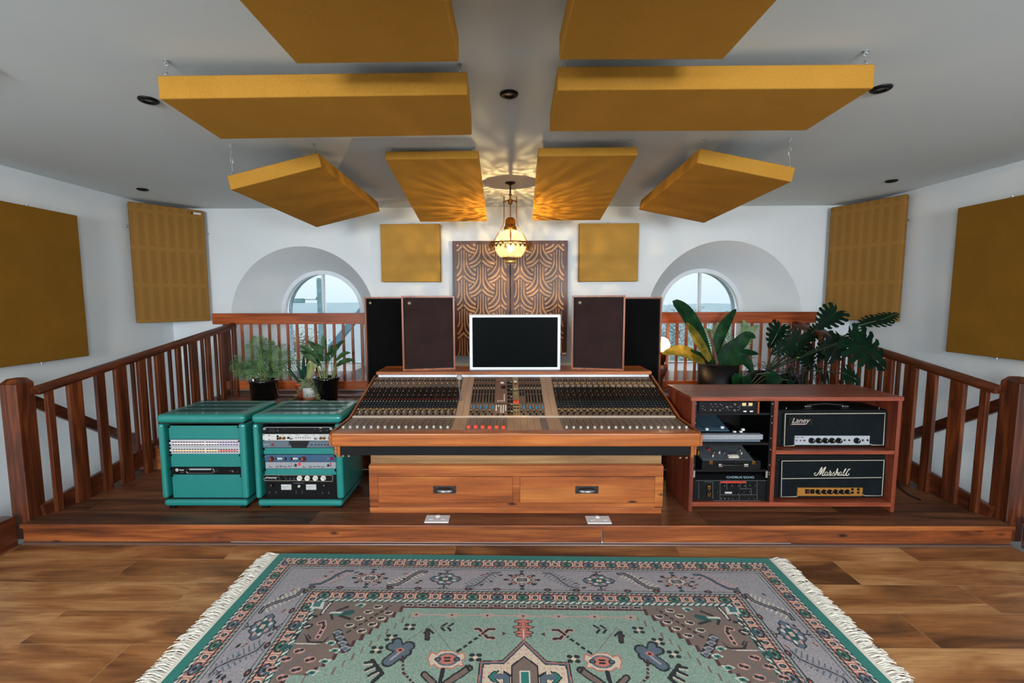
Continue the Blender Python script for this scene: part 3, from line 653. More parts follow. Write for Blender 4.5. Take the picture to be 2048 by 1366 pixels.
for a in (radians(-90), radians(30), radians(150)):
    dx, dy = cos(a), sin(a); r = .058
    mb.tube([(LX, LY, zy+.004), (LX+dx*.03, LY+dy*.03, zy+.006), (LX+dx*r, LY+dy*r, zy-.003)], [.008,.005,.005], 8)
    mb.ball((LX+dx*r, LY+dy*r, zy-.003), .010, 10)
    mb.lathe((LX+dx*r, LY+dy*r, zy), [(.003,.005),(.007,.012),(.004,.018),(.005,.026),(.0005,.048)], 10)
mb.build('yoke', M['brass'], g)
for a in (radians(-90), radians(30), radians(150)):
    dx, dy = cos(a), sin(a); P = []
    for r, v in ((.058,400),(.058,560),(.060,650),(.070,720),(.098,790),(.130,860),(.155,930),(RR-.004,988)):
        P.append((LX+dx*r, LY+dy*r, lz(v)))
    MB().tube(P, .0042, 8).build('suspension_rod', M['brass'], g)
MB().lathe((LX, LY, 0), [(.0001,lz(608)),(.022,lz(612)),(.036,lz(632)),(.042,lz(665)),(.042,lz(738)),(.050,lz(742)),(.052,lz(785)),(.046,lz(792)),(.040,lz(792))], 32).build('gallery_cap', M['brass'], g)
# pierced crown ring with hanging fringe of fleurs
mb = MB().lathe((LX, LY, 0), [(RR-.006,zr-.003),(RR+.002,zr-.006),(RR+.004,zr+.004),(RR-.003,zr+.007),(RR-.006,zr-.003)], 60)
nf = 28
for i in range(nf):
    a = 2*pi*i/nf; rr = RR-.001; ax = Vector((cos(a), sin(a), 0)); tg = Vector((-sin(a), cos(a), 0)); o = Vector((LX, LY, zr))+ax*rr
    half = pi*rr/nf
    mb.tube([o-tg*half+Vector((0,0,-.004)), o-tg*half*.5+Vector((0,0,-.016)), o+Vector((0,0,-.020)), o+tg*half*.5+Vector((0,0,-.016)), o+tg*half+Vector((0,0,-.004))],  .0034, 5)
    big = 1.5 if i % 5 == 0 else 1
    mb.obox(o+Vector((0,0,-.026*big)), tg*.0055, ax*.002, Vector((0,0,.012*big)))
    mb.obox(o+Vector((0,0,-.026*big)), tg*.012*big**.3, ax*.002, Vector((0,0,.004)))
    mb.obox(o+tg*half+Vector((0,0,-.010)), tg*.004, ax*.002, Vector((0,0,.010)))
mb.build('crown_ring', M['brass'], g)
def globeglass():
    m, nt, b = _nt('crackled_amber_glass'); N = nt.nodes.new; L = nt.links.new; nt.nodes.remove(b)
    tc = N('ShaderNodeTexCoord'); sp = N('ShaderNodeVectorMath'); sp.operation = 'SUBTRACT'; sp.inputs[1].default_value = (0,0,zg-ZC)
    L(tc.outputs['Object'], sp.inputs[0]); nn = N('ShaderNodeVectorMath'); nn.operation = 'NORMALIZE'; L(sp.outputs[0], nn.inputs[0])
    mp = N('ShaderNodeMapping'); mp.inputs['Scale'].default_value = (9,9,2.2); L(nn.outputs[0], mp.inputs['Vector'])
    n = N('ShaderNodeTexNoise'); n.inputs['Scale'].default_value = 2.2; n.inputs['Detail'].default_value = 3; n.inputs['Distortion'].default_value = .6; L(mp.outputs[0], n.inputs['Vector'])
    r = N('ShaderNodeValToRGB'); r.color_ramp.elements[0].position = .45; r.color_ramp.elements[0].color = (.16,.11,.06,1); r.color_ramp.elements[1].position = .66; r.color_ramp.elements[1].color = (1,.90,.66,1)
    L(n.outputs['Fac'], r.inputs['Fac'])
    t = N('ShaderNodeBsdfTransparent'); L(r.outputs['Color'], t.inputs['Color'])
    tl = N('ShaderNodeBsdfTranslucent'); rt = N('ShaderNodeValToRGB'); rt.color_ramp.elements[0].position = .40; rt.color_ramp.elements[0].color = (.42,.27,.12,1); rt.color_ramp.elements[1].position = .62; rt.color_ramp.elements[1].color = (1,.84,.58,1); L(n.outputs['Fac'], rt.inputs['Fac']); L(rt.outputs['Color'], tl.inputs['Color'])
    gl = N('ShaderNodeBsdfGlossy'); gl.inputs['Roughness'].default_value = .1
    m1 = N('ShaderNodeMixShader'); m1.inputs[0].default_value = .045; L(t.outputs[0], m1.inputs[1]); L(tl.outputs[0], m1.inputs[2])
    m2 = N('ShaderNodeMixShader'); m2.inputs[0].default_value = .05; L(m1.outputs[0], m2.inputs[1]); L(gl.outputs[0], m2.inputs[2])
    L(m2.outputs[0], nt.nodes['Material Output'].inputs['Surface']); return m
prof = []
for i in range(25):
    th = radians(20)+(pi-radians(20)-radians(22))*i/24; prof.append((RG*sin(th), zg+RG*cos(th)))
M['globe'] = globeglass()
MB().lathe((LX, LY, 0), prof, 48).build('glass_globe', M['globe'], g)
MB().lathe((LX, LY, 0), [(.040,lz(1232)),(.048,lz(1236)),(.050,lz(1250)),(.047,lz(1266)),(.036,lz(1270)),(.034,lz(1255)),(.040,lz(1232))], 28).build('bottom_collar', mat('pale_brass', rgb(226,196,120), .3, .7), g)
M['bulb'] = mat('lit_bulb', (1,.8,.5,1), .4, emit=(1,.80,.50,1), es=14)
MB().ball((LX, LY, lz(1060)), .024, 14, sz=1.2).build('bulb', M['bulb'], g)
def point(name, loc, e, col, r=.02, parent=None):
    l = bpy.data.lights.new(name, 'POINT'); l.energy = e; l.color = col; l.shadow_soft_size = r
    o = bpy.data.objects.new(name, l); C.objects.link(o); o.location = loc
    return o
point('hanging_lamp_light', (LX, LY, lz(1060)+.045), 36, (1,.77,.46), .004)
# ================================================================ MIXING CONSOLE
CX0, CX1 = -.993, 1.071
con = thing('mixing_console', 'large tan mixing desk with rows of knobs and faders in an oak surround', 'mixing console', (.04, 3.0, .56))
MB().box(CX0-.012, CX1+.02, 2.52, 2.60, .637, .714).build('armrest', M['oak'], con, bev=.008, bevseg=3)
cheek = [(2.525,.64),(2.525,.702),(2.56,.716),(2.862,.7225),(3.43,.893),(3.47,.893),(3.47,.56),(2.60,.56),(2.60,.64)]
for x0, x1 in ((CX0-.027, CX0-.0125), (CX1+.0205, CX1+.034)):
    MB().prism(cheek, (x0, 0, 0), (0,1,0), (0,0,1), (x1-x0,0,0)).build('side_cheek', M['oakside'], con, bev=.003)
for x in (CX0-.012, CX1+.002):
    MB().box(x, x+.018, 2.603, 2.66, .545, .636).build('front_bracket', M['oak'], con, bev=.002)
MB().box(CX0+.006, CX1+.002, 2.61, 2.64, .556, .635).build('front_rail', M['blackmetal'], con, bev=.002)
for x in (684.8+2, 697+1, 1360, 1372.5):
    q = at(x, 915 if x > 1000 else 911.5, Y=2.61)
    MB().cyl((q.x, 2.611, q.z), (q.x, 2.604, q.z), .0075, .006, 12).build('bolt', M['chrome'], con)
MB().box(CX0+.006, CX1+.002, 2.64, 3.45, .545, .60).build('underframe', M['blackmetal'], con)
# fader deck and tilted channel panels
PIT_ = (CX1-CX0)/50.
F0 = Vector((0, 2.600, .711)); F1 = Vector((0, 2.852, .718))
K0 = Vector((0, 2.866, .724)); K1 = Vector((0, 3.412, .886))
fu = (F1-F0).normalized(); fn = Vector((0,-fu.z,fu.y)); ku = (K1-K0).normalized(); kn = Vector((0,-ku.z,ku.y))
KL = (K1-K0).length; FL = (F1-F0).length
def kt(py): return (on_plane(1024, py, K0, kn)-K0).dot(ku)
def ft(py): return (on_plane(1024, py, F0, fn)-F0).dot(fu)
def kp(x, t, h=0): return Vector((x, 0, 0))+K0+ku*t+kn*h
def fp(x, t, h=0): return Vector((x, 0, 0))+F0+fu*t+fn*h
kind = ['ch']*16+['bl']*2+['mA']*4+['mB']*2+['mC']+['mR']+['mD']*4+['bl']*2+['ch']*18
fkind = ['f']*16+['b']*2+['r']*6+['b']*5+['d']+['b']*2+['f']*18
up_ = MB(); lo_ = MB()
for i in range(50):
    a = CX0+i*PIT_+.0006; b = a+PIT_-.0012; k = kind[i]
    mi = {'ch':1,'bl':0,'mA':1,'mB':2,'mC':1,'mR':3,'mD':1}[k]
    c = Vector(((a+b)/2, 0, 0))+K0+ku*KL/2; up_.obox(c, (( b-a)/2,0,0), ku*KL/2, kn*.002, mi)
    mi = {'f':1,'b':0,'r':2,'d':1}[fkind[i]]
    c = Vector(((a+b)/2, 0, 0))+F0+fu*FL/2; lo_.obox(c, ((b-a)/2,0,0), fu*FL/2, fn*.002, mi)
up_.build('channel_panels', [M['tan'], M['tandark'], M['tanmid'], mat('olive_tan_panel', rgb(150,128,92), .5)], con)
M['tanf'] = mat('grey_brown_fader_panel', rgb(118,100,88), .42, noise=.05, nscale=30)
lo_.build('fader_panels', [M['tan'], M['tanf'], M['tanf']], con)
MB().prism([(2.60,.70),(2.852,.706),(3.412,.872),(3.412,.60),(2.62,.60)], (CX0,0,0), (0,1,0), (0,0,1), (CX1-CX0,0,0)).build('chassis', M['black'], con)
c = Vector(((CX0+CX1)/2, 2.858, .7235)); MB().obox(c, ((CX1-CX0)/2,0,0), (0,.0065,.002), (0,-.0008,.0035)).build('wrist_bar', mat('cream_trim_bar', rgb(206,190,172), .35, .2), con)
MB().box(CX0+.012, CX1+.0, 3.409, 3.428, .872, .905).build('top_trim', M['steel'], con, bev=.003)
# fader slots, caps
for i in range(50):
    sl = MB()
    x = CX0+(i+.5)*PIT_; fk = fkind[i]
    if fk in 'fr':
        sl.obox(fp(x, (ft(848)+.02), .0022), (.0014,0,0), fu*.068, fn*.0006); sl.build('fader_slot', M['slot'], con)
M['fgrey'] = mat('fader_grey', rgb(176,170,160), .4)
for i in range(50):
    x = CX0+(i+.5)*PIT_; fk = fkind[i]
    if fk in 'fr':
        t = ft(856.3 + (0.6 if i > 20 else 0)) + random.uniform(-.003,.003)
        mb = MB(); mb.obox(fp(x, t, .009), (.0062 if fk == 'f' else .010,0,0), fu*(.0085 if fk == 'f' else .0115), fn*.007)
        mb.obox(fp(x, t, .0162), (.0056,0,0), fu*.0022, fn*.0006, 1)
        mb.build('fader_cap', [M['fgrey'] if fk == 'f' else M['fred'], M['kblack'] if fk == 'f' else M['fred']], con, bev=.0015)
# knobs
KM = [M['kblack'], M['kwhite'], M['kred'], M['kgreen'], M['kblue'], M['kyellow'], M['kgrey'], M['slot'], M['fred'], M['steel'], M['kbright']]
rest = MB(); single = [0]
def knob(x, t, r, h, mi, cap=None, own=False):
    mb = MB() if own else rest
    n = 8
    p = kp(x, t, .002); q = kp(x, t, .002+h)
    mb.tube([p, q], [r, r*.85], n, mi, caps=False); mb.tube([q, kp(x, t, .0021+h)], [r*.85, r*.01], n, cap if cap is not None else mi, caps=False)
    if own: mb.build('knob', KM, con); single[0] += 1
def bar(x, t, w, l, h, mi): rest.obox(kp(x, t, .002+h/2), (w/2,0,0), ku*l/2, kn*h/2, mi)
nch = 0
def dot(x, t, h, mi):
    if mi: rest.obox(kp(x, t+.002, .0022+h), (.0024,0,0), ku*.0030, kn*.0008, mi)
for i in range(50):
    x = CX0+(i+.5)*PIT_; k = kind[i]; left = i < 16
    if k == 'ch':
        for s in (-1, 1): knob(x+s*.009, kt(762.5), .0045, .012, 0)
        knob(x-.006, kt(767), .003, .006, 1 if left else 5)
        if not left: knob(x+.006, kt(767), .003, .006, 5)
        for s in (-1, 1): bar(x+s*.006+(0 if left else .004), kt(774), .0028 if left else .0046, .05, .004, 6 if left else 1)
        if left:
            for s in (-1, 1): bar(x+s*.006, kt(775), .0012, .045, .003, 7)
        rows = [(781.5,1,2),(786,0,0),(791,0,1),(796,0,0),(800,0,2)]
        ys = [778.5, 782.5, 786.5, 790.5, 794.5, 798.5]
        for j, y in enumerate(ys):
            for s in (-1, 1):
                cap = (1 if (s < 0 and j % 2 == 0) else (2 if (j % 3 == 1) else 0)) if left else (5 if (s < 0 and j % 2 == 0) else (0 if j % 3 else 2))
                knob(x+s*.0098, kt(y), .0078, .015, 0, 0); bar(x+s*.0098+.001, kt(y)+.002, .0001, .0001, .0001, 0); dot(x+s*.0098, kt(y), .015, cap)
                bar(x+s*.0095, kt(y)-.013, .0022, .004, .003, 0)
        for s in (-1, 1): knob(x+s*.0098, kt(802.5), .0078, .015, 0, 2 if left else 0)
        for s in (-1, 1): knob(x+s*.0098, kt(807), .0078, .015, 0, 3); dot(x+s*.0098, kt(807), .015, 1 if left else 3)
        for y in (811, 815.5):
            for s in (-1, 1): knob(x+s*.0098, kt(y), .0078, .015, 0, 4)
        # the front row of larger knobs are parts of their own
        knob(x-.010, kt(822.5), .0060, .013, 0, 5, own=(nch < 34))
        knob(x+.008, kt(826), .0060, .012, 6 if left else 0, 5, own=(nch < 34))
        knob(x-.004, kt(829.5), .0060, .012, 0, 0, own=(nch < 22))
        bar(x-.012, kt(819), .004, .006, .004, 1); bar(x+.010, kt(820.5), .004, .006, .004, 5)
        knob(x-PIT_/2, kt(834), .0035, .003, 1); nch += 1
        knob(x-PIT_/2, kt(758.6), .003, .003, 1)
    elif k in ('mA', 'mD'):
        for s in (-1, 1):
            knob(x+s*.0095, kt(762), .005, .012, 0)
            knob(x+s*.0095, kt(767.5), .0025, .004, 2)
            knob(x+s*.0095, kt(773), .0055, .013, 0); knob(x+s*.0095, kt(777.5), .0028, .004, 1)
            short = (k == 'mD' and i == 26)
            y1 = 794 if short else 808
            t0, t1 = kt(y1), kt(780)
            bar(x+s*.0095, (t0+t1)/2, .011, t1-t0, .0015, 0)
            nn = 16
            for j in range(nn): bar(x+s*.0095, t0+(t1-t0)*(j+.5)/nn, .0085, .0032, .003, 7 if j % 2 else 6 if j % 5 == 0 else 0)
            for j in range(3): bar(x+s*.0095, kt(810+j*2.3), .010, .004, .0025, 6)
        knob(x+.0085, kt(816.8), .0085, .013, 10); bar(x+.0085, kt(825), .003, .035, .002, 7)
        knob(x-.0085, kt(825), .0055, .016, 0, 5); bar(x-.010, kt(818), .004, .012, .003, 2)
        knob(x+.004, kt(830), .0065, .010, 0); knob(x-.006, kt(832.5), .0045, .008, 6)
        knob(x-PIT_/2, kt(834), .004, .003, 1)
    elif k == 'mC':
        for j in range(9):
            for s in (-1, 1): knob(x+s*.010, kt(768+j*7.4), .0078, .013, 0, 1 if (j % 2 == 0 and s > 0) else 0); 
            bar(x, kt(771.5+j*7.4), .034, .003, .002, [0,3,3,4,4,2,0,3,0][j])
    elif k == 'mR':
        bar(x, kt(764), .022, .010, .007, 1); knob(x, kt(770), .008, .010, 2, 0)
        for j in range(3): bar(x, kt(777+j*1.5), .026, .002, .001, 5)
        knob(x-.009, kt(783), .006, .010, 0, 1); knob(x+.009, kt(782), .006, .010, 0, 1)
        for s in (-1, 1):
            bar(x+s*.0095, kt(796), .002, .085, .001, 7); bar(x+s*.0095, kt(805), .015, .022, .012, 8); bar(x+s*.0095, kt(811.5), .013, .010, .004, 0)
            knob(x+s*.0095, kt(818), .005, .009, 0, 2); knob(x+s*.009, kt(825), .005, .009, 0, 1); knob(x+s*.009, kt(830), .004, .009, 2)
xm_ = CX0+23*PIT_
bar(xm_+.006, kt(766.5), .026, .014, .008, 1); bar(xm_-.004, kt(765), .060, .006, .002, 2)
bar(xm_+.016, kt(775), .030, .040, .002, 0)
for j in range(5): bar(xm_+.009, kt(771.5+1.7*j), .006, .005, .003, 2); bar(xm_+.022, kt(771.5+1.7*j), .006, .005, .003, 3)
for j in range(6): bar(xm_+.022, kt(790+j*2.5), .007, .006, .004, 1)
for j in range(3): bar(xm_+.008-.014*j, kt(802.5), .007, .007, .004, 1)
bar(xm_, kt(808.5), .078, .005, .003, 0)
for cc in range(5):
    for rr in range(8):
        if cc in (0, 4) and rr > 5 or cc == 1 and rr > 1: continue
        bar(xm_-.030+.0155*cc, kt(811.5+2.0*rr), .008, .006, .004, 1)
for s in (-1, 1): knob(xm_+s*.018, kt(831.5), .007, .012, 0)
o = rest.build('knob', KM, con); o['kind'] = 'stuff'; o['label'] = 'small black, red, green and blue knobs of the upper rows'
# gooseneck microphone on the left bank
P = [at(922, 802, Y=3.05), at(921,795,Y=3.07), at(919, 780, Y=3.10), at(918, 765, Y=3.13), at(919, 757, Y=3.14)]
gm = MB().tube(P, [.007,.006,.004,.004,.004], 8).build('gooseneck_microphone', M['steel'], con)
MB().ball(P[-1]+Vector((0,0,.008)), .021, 14).build('microphone_head', mat('grey_mesh_head', rgb(158,152,146), .7), gm)
# ================================================================ LEDGE (meter shelf) belongs to the desk surround
MB().box(CX0-.003, CX1+.018, 3.405, 3.70, .905, .929).build('top_ledge', M['oak'], con, bev=.004)
MB().box(CX0, CX1, 3.42, 3.69, .57, .905).build('rear_housing', M['blackmetal'], con)
LEDZ = .9295
# ================================================================ MONITOR
mo = thing('computer_monitor', 'wide flat monitor with silver-white frame and blank dark screen, standing on the desk ledge', 'monitor', (.055, 3.47, LEDZ))
a = at(938,629,Y=3.45); b = at(1121,748,Y=3.45)
mx0, mx1, mz1 = a.x, b.x, a.z
MB().box(mx0, mx1, 3.45, 3.49, LEDZ+.001, mz1).build('casing', M['alu'], mo, bev=.008, bevseg=3)
MB().box(mx0+.024, mx1-.024, 3.4485, 3.452, LEDZ+.026, mz1-.022).build('screen', M['screen'], mo)
MB().box(-.02, .12, 3.49, 3.56, LEDZ+.0005, LEDZ+.02).build('foot', M['alu'], mo, bev=.003)
# ================================================================ SPEAKERS
def speaker(label, c, rz, w, h, d, z, cloth, badge, group, pair):
    g = thing('speaker', label, 'speaker', (c[0], c[1], z), (0,0,rz), group)
    t = .014
    mb = MB().box(-w/2, w/2, 0, d, 0, t).box(-w/2, w/2, 0, d, h-t, h).box(-w/2, -w/2+t, 0, d, t, h-t).box(w/2-t, w/2, 0, d, t, h-t).box(-w/2+t, w/2-t, d-.015, d-.002, t, h-t).box(-w/2+t, w/2-t, .022, .03, t, h-t)
    mb.build('cabinet', M['spkwood'], g, local=True, bev=.0015)
    MB().box(-w/2+t+.008, w/2-t-.008, .006, .018, t+.008, h-t-.008).build('grille', cloth, g, local=True, bev=.003)
    MB().box(-w/2+t, w/2-t, .014, .021, t, h-t).build('grille_recess', M['dark'], g, local=True)
    bx = badge[0]
    MB().lathe((bx, .0055, h-badge[1]), [(.0001,.003),(.012,.003),(.014,.001),(.014,0)], 18, axis=(0,-1,0)).build('badge', mat('bronze_badge', rgb(120,104,88), .4, .5), g, local=True)
    return g
S1 = 'speakers standing on the desk ledge'; S2 = 'tall speakers standing behind the desk'
H1 = at(806,592,Y=3.5).z-LEDZ
pL0 = at(804,745,Z=LEDZ); pL1 = at(910,740,Z=LEDZ)
def desk_spk(label, xl, xr, yl, yr):
    A_ = Vector((xl, yl, 0)); B_ = Vector((xr, yr, 0)); c = (A_+B_)/2
    return speaker(label, (c.x, c.y), atan2(B_.y-A_.y, B_.x-A_.x), (B_-A_).length, H1, .16, LEDZ, M['grillbrn'], (-(B_-A_).length/2+.06, .055), S1, 1)
desk_spk('brown-fronted speaker on the desk ledge left of the monitor', -.797, -.405, 3.43, 3.515)
desk_spk('brown-fronted speaker on the desk ledge right of the monitor', .497, .886, 3.515, 3.43)
def tall_spk(label, px_out, sgn):
    x = at(px_out, 690, Y=4.20).x; w = .42
    cx = x + w/2 if sgn < 0 else x - w/2
    ztop = at(px_out, 594, Y=4.2).z
    return speaker(label, (cx, 4.20), 0, w, ztop-.531, .24, .531, M['grillblk'], (-w/2+.052, .055) , S2, 2)
tall_spk('tall black-fronted speaker behind the desk, left of centre', 731, -1)
tall_spk('tall black-fronted speaker behind the desk, right of centre, beside the glowing globe lamp', 1322, 1)
# ================================================================ DRAWER UNIT under the console
du = thing('drawer_unit', 'knotty pine unit with two drawers under the mixing desk', 'drawers', (.05, 2.76, .13))
DX0, DX1 = -.868, .970
MB().box(DX0, DX1, 2.775, 3.30, .1305, .44).build('carcass', M['pine'], du)
MB().box(DX0-.002, DX1+.002, 2.76, 2.775, .368, .436).build('top_board', M['pine'], du, bev=.002)
MB().box(DX0+.004, DX1-.004, 2.785, 3.30, .44, .543).build('upper_plank', M['palepine'], du, bev=.002)
mb = MB().box(DX0-.002, -.815, 2.762, 2.776, .175, .366).box(.033, .077, 2.762, 2.776, .196, .366).box(.922, DX1+.002, 2.762, 2.776, .175, .366).box(-.815, .922, 2.762, 2.776, .165, .1955)
mb.build('face_frame', M['pine'], du)
MB().box(DX0-.002, DX1-.006, 2.756, 2.774, .1305, .166).build('plinth', M['pine'], du, bev=.002)
for x0, x1, hx in ((-.8135, .0315, -.395), (.0785, .9205, .497)):
    dr = MB().box(x0, x1, 2.7605, 2.776, .197, .3645).build('drawer', M['pine'], du, bev=.0015)
    mb = MB(); mb.box(hx-.072, hx+.072, 2.757, 2.7603, .258, .306)
    # cup handle: half dome
    prof = [];
    vs = []; n1, n2 = 14, 6
    for i in range(n1+1):
        a = pi*i/n1
        for j in range(n2+1):
            b = pi/2*j/n2
            vs.append((hx-cos(a)*.060*1.0, 2.757-.026*sin(a)*sin(b)-.001, .270+.030*sin(a)**.6*cos(b)*1.0 if sin(a) > 0 else .270))
    fs = [(i*(n2+1)+j, (i+1)*(n2+1)+j, (i+1)*(n2+1)+j+1, i*(n2+1)+j+1) for i in range(n1) for j in range(n2)]
    mb.add(vs, fs, 0, True)
    mb.build('cup_handle', mat('pewter_handle', rgb(96,92,90), .3, .9), dr)
for lb, a_, b_, zx0 in (('white double socket plate let into the platform, left of the centre', (-.503, 2.625), (-.356, 2.715), 0), ('white double socket plate let into the platform, right of the centre', (.478, 2.618), (.624, 2.708), 0)):
    g = thing('socket_plate', lb, 'power socket', ((a_[0]+b_[0])/2, (a_[1]+b_[1])/2, .1305), (0,0,0), 'white socket plates on the platform')
    MB().box(a_[0], b_[0], a_[1], b_[1], .1305, .1385).build('plate', M['white'], g, bev=.003)
    cx = (a_[0]+b_[0])/2
    MB().box(cx-.012, cx+.012, b_[1]-.03, b_[1]-.01, .1385, .146).build('rocker_switch', M['white'], g, bev=.002)
    MB().box(cx-.05, cx-.025, a_[1]+.03, a_[1]+.055, .1385, .140).box(cx+.025, cx+.05, a_[1]+.03, a_[1]+.055, .1385, .140).build('socket_cover', M['white'], g, bev=.001)
# ================================================================ TEAL RACKS
def rack(label, x0, x1, y0, blanks, handle_gap=True):
    g = thing('equipment_rack', label, 'rack', ((x0+x1)/2, y0+.2, .13), (0,0,0), 'teal equipment racks left of the desk')
    y1 = y0+.42; zb, zl, zt_ = .199, .692, .752
    # lid with vent slots
    MB().box(x0, x1, y0-.005, y1, zl+.004, zt_).build('lid', M['teal'], g, bev=.024, bevseg=5)
    mb = MB()
    for r in range(3):
        for q in range(34):
            xx = x0+.07+(x1-x0-.14)*q/33; yy = y0+.07+.105*r
            mb.obox((xx, yy+.04, zt_+.0004), (.0028,0,0), (.010,.036,0), (0,0,.0006), 0)
    mb.build('vent_slots', M['dark'] if False else mat('vent_shadow', rgb(18,52,52), .6), g)
    MB().box(x0+.012, x1-.012, y0-.002, y1-.01, .150, zb-.006).build('base', M['teal'], g, bev=.018, bevseg=4)
    MB().box(x0+.012, x1-.012, y0+.015, y1-.015, zb-.008, zb-.004).build('shadow_gap', M['dark'], g); MB().box(x0+.012, x1-.012, y0+.015, y1-.015, zl-.002, zl+.006).build('shadow_gap', M['dark'], g)
    for a, b in ((x0+.002, x0+.038), (x1-.048, x1-.002)):
        MB().box(a, b, y0, y1-.02, zb+.001, zl-.001).build('side_panel', M['teal'], g, bev=.016, bevseg=4)
    MB().box(x0+.04, x1-.05, y1-.03, y1-.025, zb, zl).box(x0+.046, x0+.049, y0+.05, y1-.03, zb, zl).build('interior', M['dark'], g)
    for i, (z0, z1) in enumerate(blanks):
        MB().box(x0+.052, x1-.058, y0+.034, y0+.038, z0+.0015, z1-.0015).build('blank_panel', M['tealpanel'], g, bev=.001)
    for z in sorted({z for bl in blanks for z in bl}):
        for s in (x0+.053, x1-.059):
            MB().cyl((s, y0+.034, z-.009 if z > .3 else z+.009), (s, y0+.024, z-.009 if z > .3 else z+.009), .0085, .006, 10).build('rack_screw', M['black'], g)
    for a in (x0+.05, x1-.05):
        for yy in (y0+.04, y1-.06): MB().box(a-.02, a+.02, yy-.02, yy+.02, .1305, .151).build('foot', M['black'], g)
    return g
RY = 2.80; UY = RY+.034
rack('teal metal rack at the far left, mostly blank panels with a white patch panel', -2.224, -1.660, RY, [(.581,.673),(.399,.487),(.178,.350)])
rack('teal metal rack next to the desk, filled with studio units', -1.619, -1.047, RY, [(.483,.526),(.346,.388)])
def unit(name, label, cat, x0, x1, z0, z1, m, group=None, depth=.2, y=None, hook_=True):
    y = UY if y is None else y
    g = thing(name, label, cat, ((x0+x1)/2, y, z0), (0,0,0), group)
    MB().box(x0, x1, y-.002, y+.002, z0+.001, z1-.001).build('faceplate', m, g, bev=.0006)
    MB().box(x0+.02, x1-.02, y+.002, y+depth, z0+.002, z1-.002).build('chassis', M['blackmetal'], g)
    return g
def kn(g, x, z, r, d, m, y, ptr=None, name='knob', n=14):
    mb = MB(); mb.cyl((x, y, z), (x, y-d*.45, z), r, r*.92, n); mb.cyl((x, y-d*.45, z), (x, y-d, z), r*.72, r*.6, n)
    ms = [m]
    if ptr: mb.box(x-.0012, x+.0012, y-d-.0006, y-d+.0004, z, z+r*.6, 1); ms.append(ptr)
    return mb.build(name, ms, g)
R1a, R1b = -2.224+.050, -1.652-.056; R2a, R2b = -1.619+.050, -1.047-.056
yf = UY-.0022
def marks(g, items, m, name='printed_marks', y=None):
    mb = MB(); y = yf if y is None else y
    for x, z, w, h in items: mb.box(x-w/2, x+w/2, y-.0005, y, z-h/2, z+h/2)
    return mb.build(name, m, g)
# patch panels
for z0, z1, lb, cols in ((.534,.581,'white patch panel with two rows of sockets and pink labels, upper of two', [rgb(232,206,206), rgb(206,178,216)]), (.487,.534,'white patch panel with two rows of sockets and orange-red labels, lower of two', [rgb(238,196,140), rgb(214,96,84)])):
    g = unit('patch_panel', lb, 'audio patch panel', R1a, R1b, z0, z1, M['patchwhite'], 'patch panels in the left rack')
    mb = MB()
    for row in (.030, .013):
        for q in range(24):
            xx = R1a+.030+(R1b-R1a-.062)*q/23.+(.004 if q > 11 else -.004); mb.box(xx-.0062, xx+.0062, yf-.0006, yf, z0+row-.0028, z0+row+.0028)
    mb.build('socket_row', M['black'], g)
    L_ = R1b-R1a
    mb = MB().box(R1a+.028, R1a+L_*.68, yf-.0004, yf, z0+.0175, z0+.0255, 0).box(R1a+L_*.68, R1b-.03, yf-.0004, yf, z0+.0175, z0+.0255, 1)
    mb.build('label_strip', [mat('label_pale', cols[0], .6), mat('label_strong', cols[1], .6)], g)
    for s in (R1a+.004, R1b-.004):
        MB().cyl((s, yf, z0+.010), (s, yf-.008, z0+.010), .0075, .005, 10).cyl((s, yf, z1-.010), (s, yf-.008, z1-.010), .0075, .005, 10).build('rack_screw', M['black'], g)
g = unit('power_unit', 'black rack unit with a long pill-shaped light window, in the far left rack', 'audio unit', R1a, R1b, .350, .399, M['black'])
cx, cz = R1a+.190, .3745
pts = [(cx-.088+.016-.016*sin(a) if False else cx-.074+.016*cos(a), yf-.001, cz+.016*sin(a)) for a in [pi/2+pi*i/8 for i in range(9)]]+[(cx+.074+.016*cos(a), yf-.001, cz+.016*sin(a)) for a in [-pi/2+pi*i/8 for i in range(9)]]
MB().tube(pts+[pts[0]], .0013, 6, caps=False).build('window_rim', M['chrome'], g)
MB().box(cx-.07, cx+.07, yf-.001, yf, cz+.006, cz+.013).build('light_tube', mat('pale_tube', rgb(170,176,184), .3), g)
mb = MB().lathe((R1a+.038, yf, cz+.005), [(.0001,.001),(.010,.001),(.010,0)], 18, axis=(0,-1,0)); mb.build('emblem', M['white'], g)
text('emblem_lettering', 'db', .012, (R1a+.038, yf-.0012, cz+.005), M['black'], g)
text('lettering', 'hear', .017, (R1a+.070, yf-.0006, cz+.006), M['white'], g)
text('lettering', 'POWER', .006, (R1a+.070, yf-.0006, cz-.010), M['kgrey'], g)
marks(g, [(R1a+.28,cz+.004,.008,.002),(R1a+.285,cz-.006,.012,.002),(R1a+.27,cz-.006,.004,.004),(R1a+.30,cz,.01,.002),(R1b-.08,cz,.016,.002),(R1b-.065,cz-.004,.008,.008),(R1b-.065,cz+.006,.004,.002)], M['kgrey'])
kn(g, R1b-.035, cz-.006, .004, .004, M['kred'], yf, name='button')
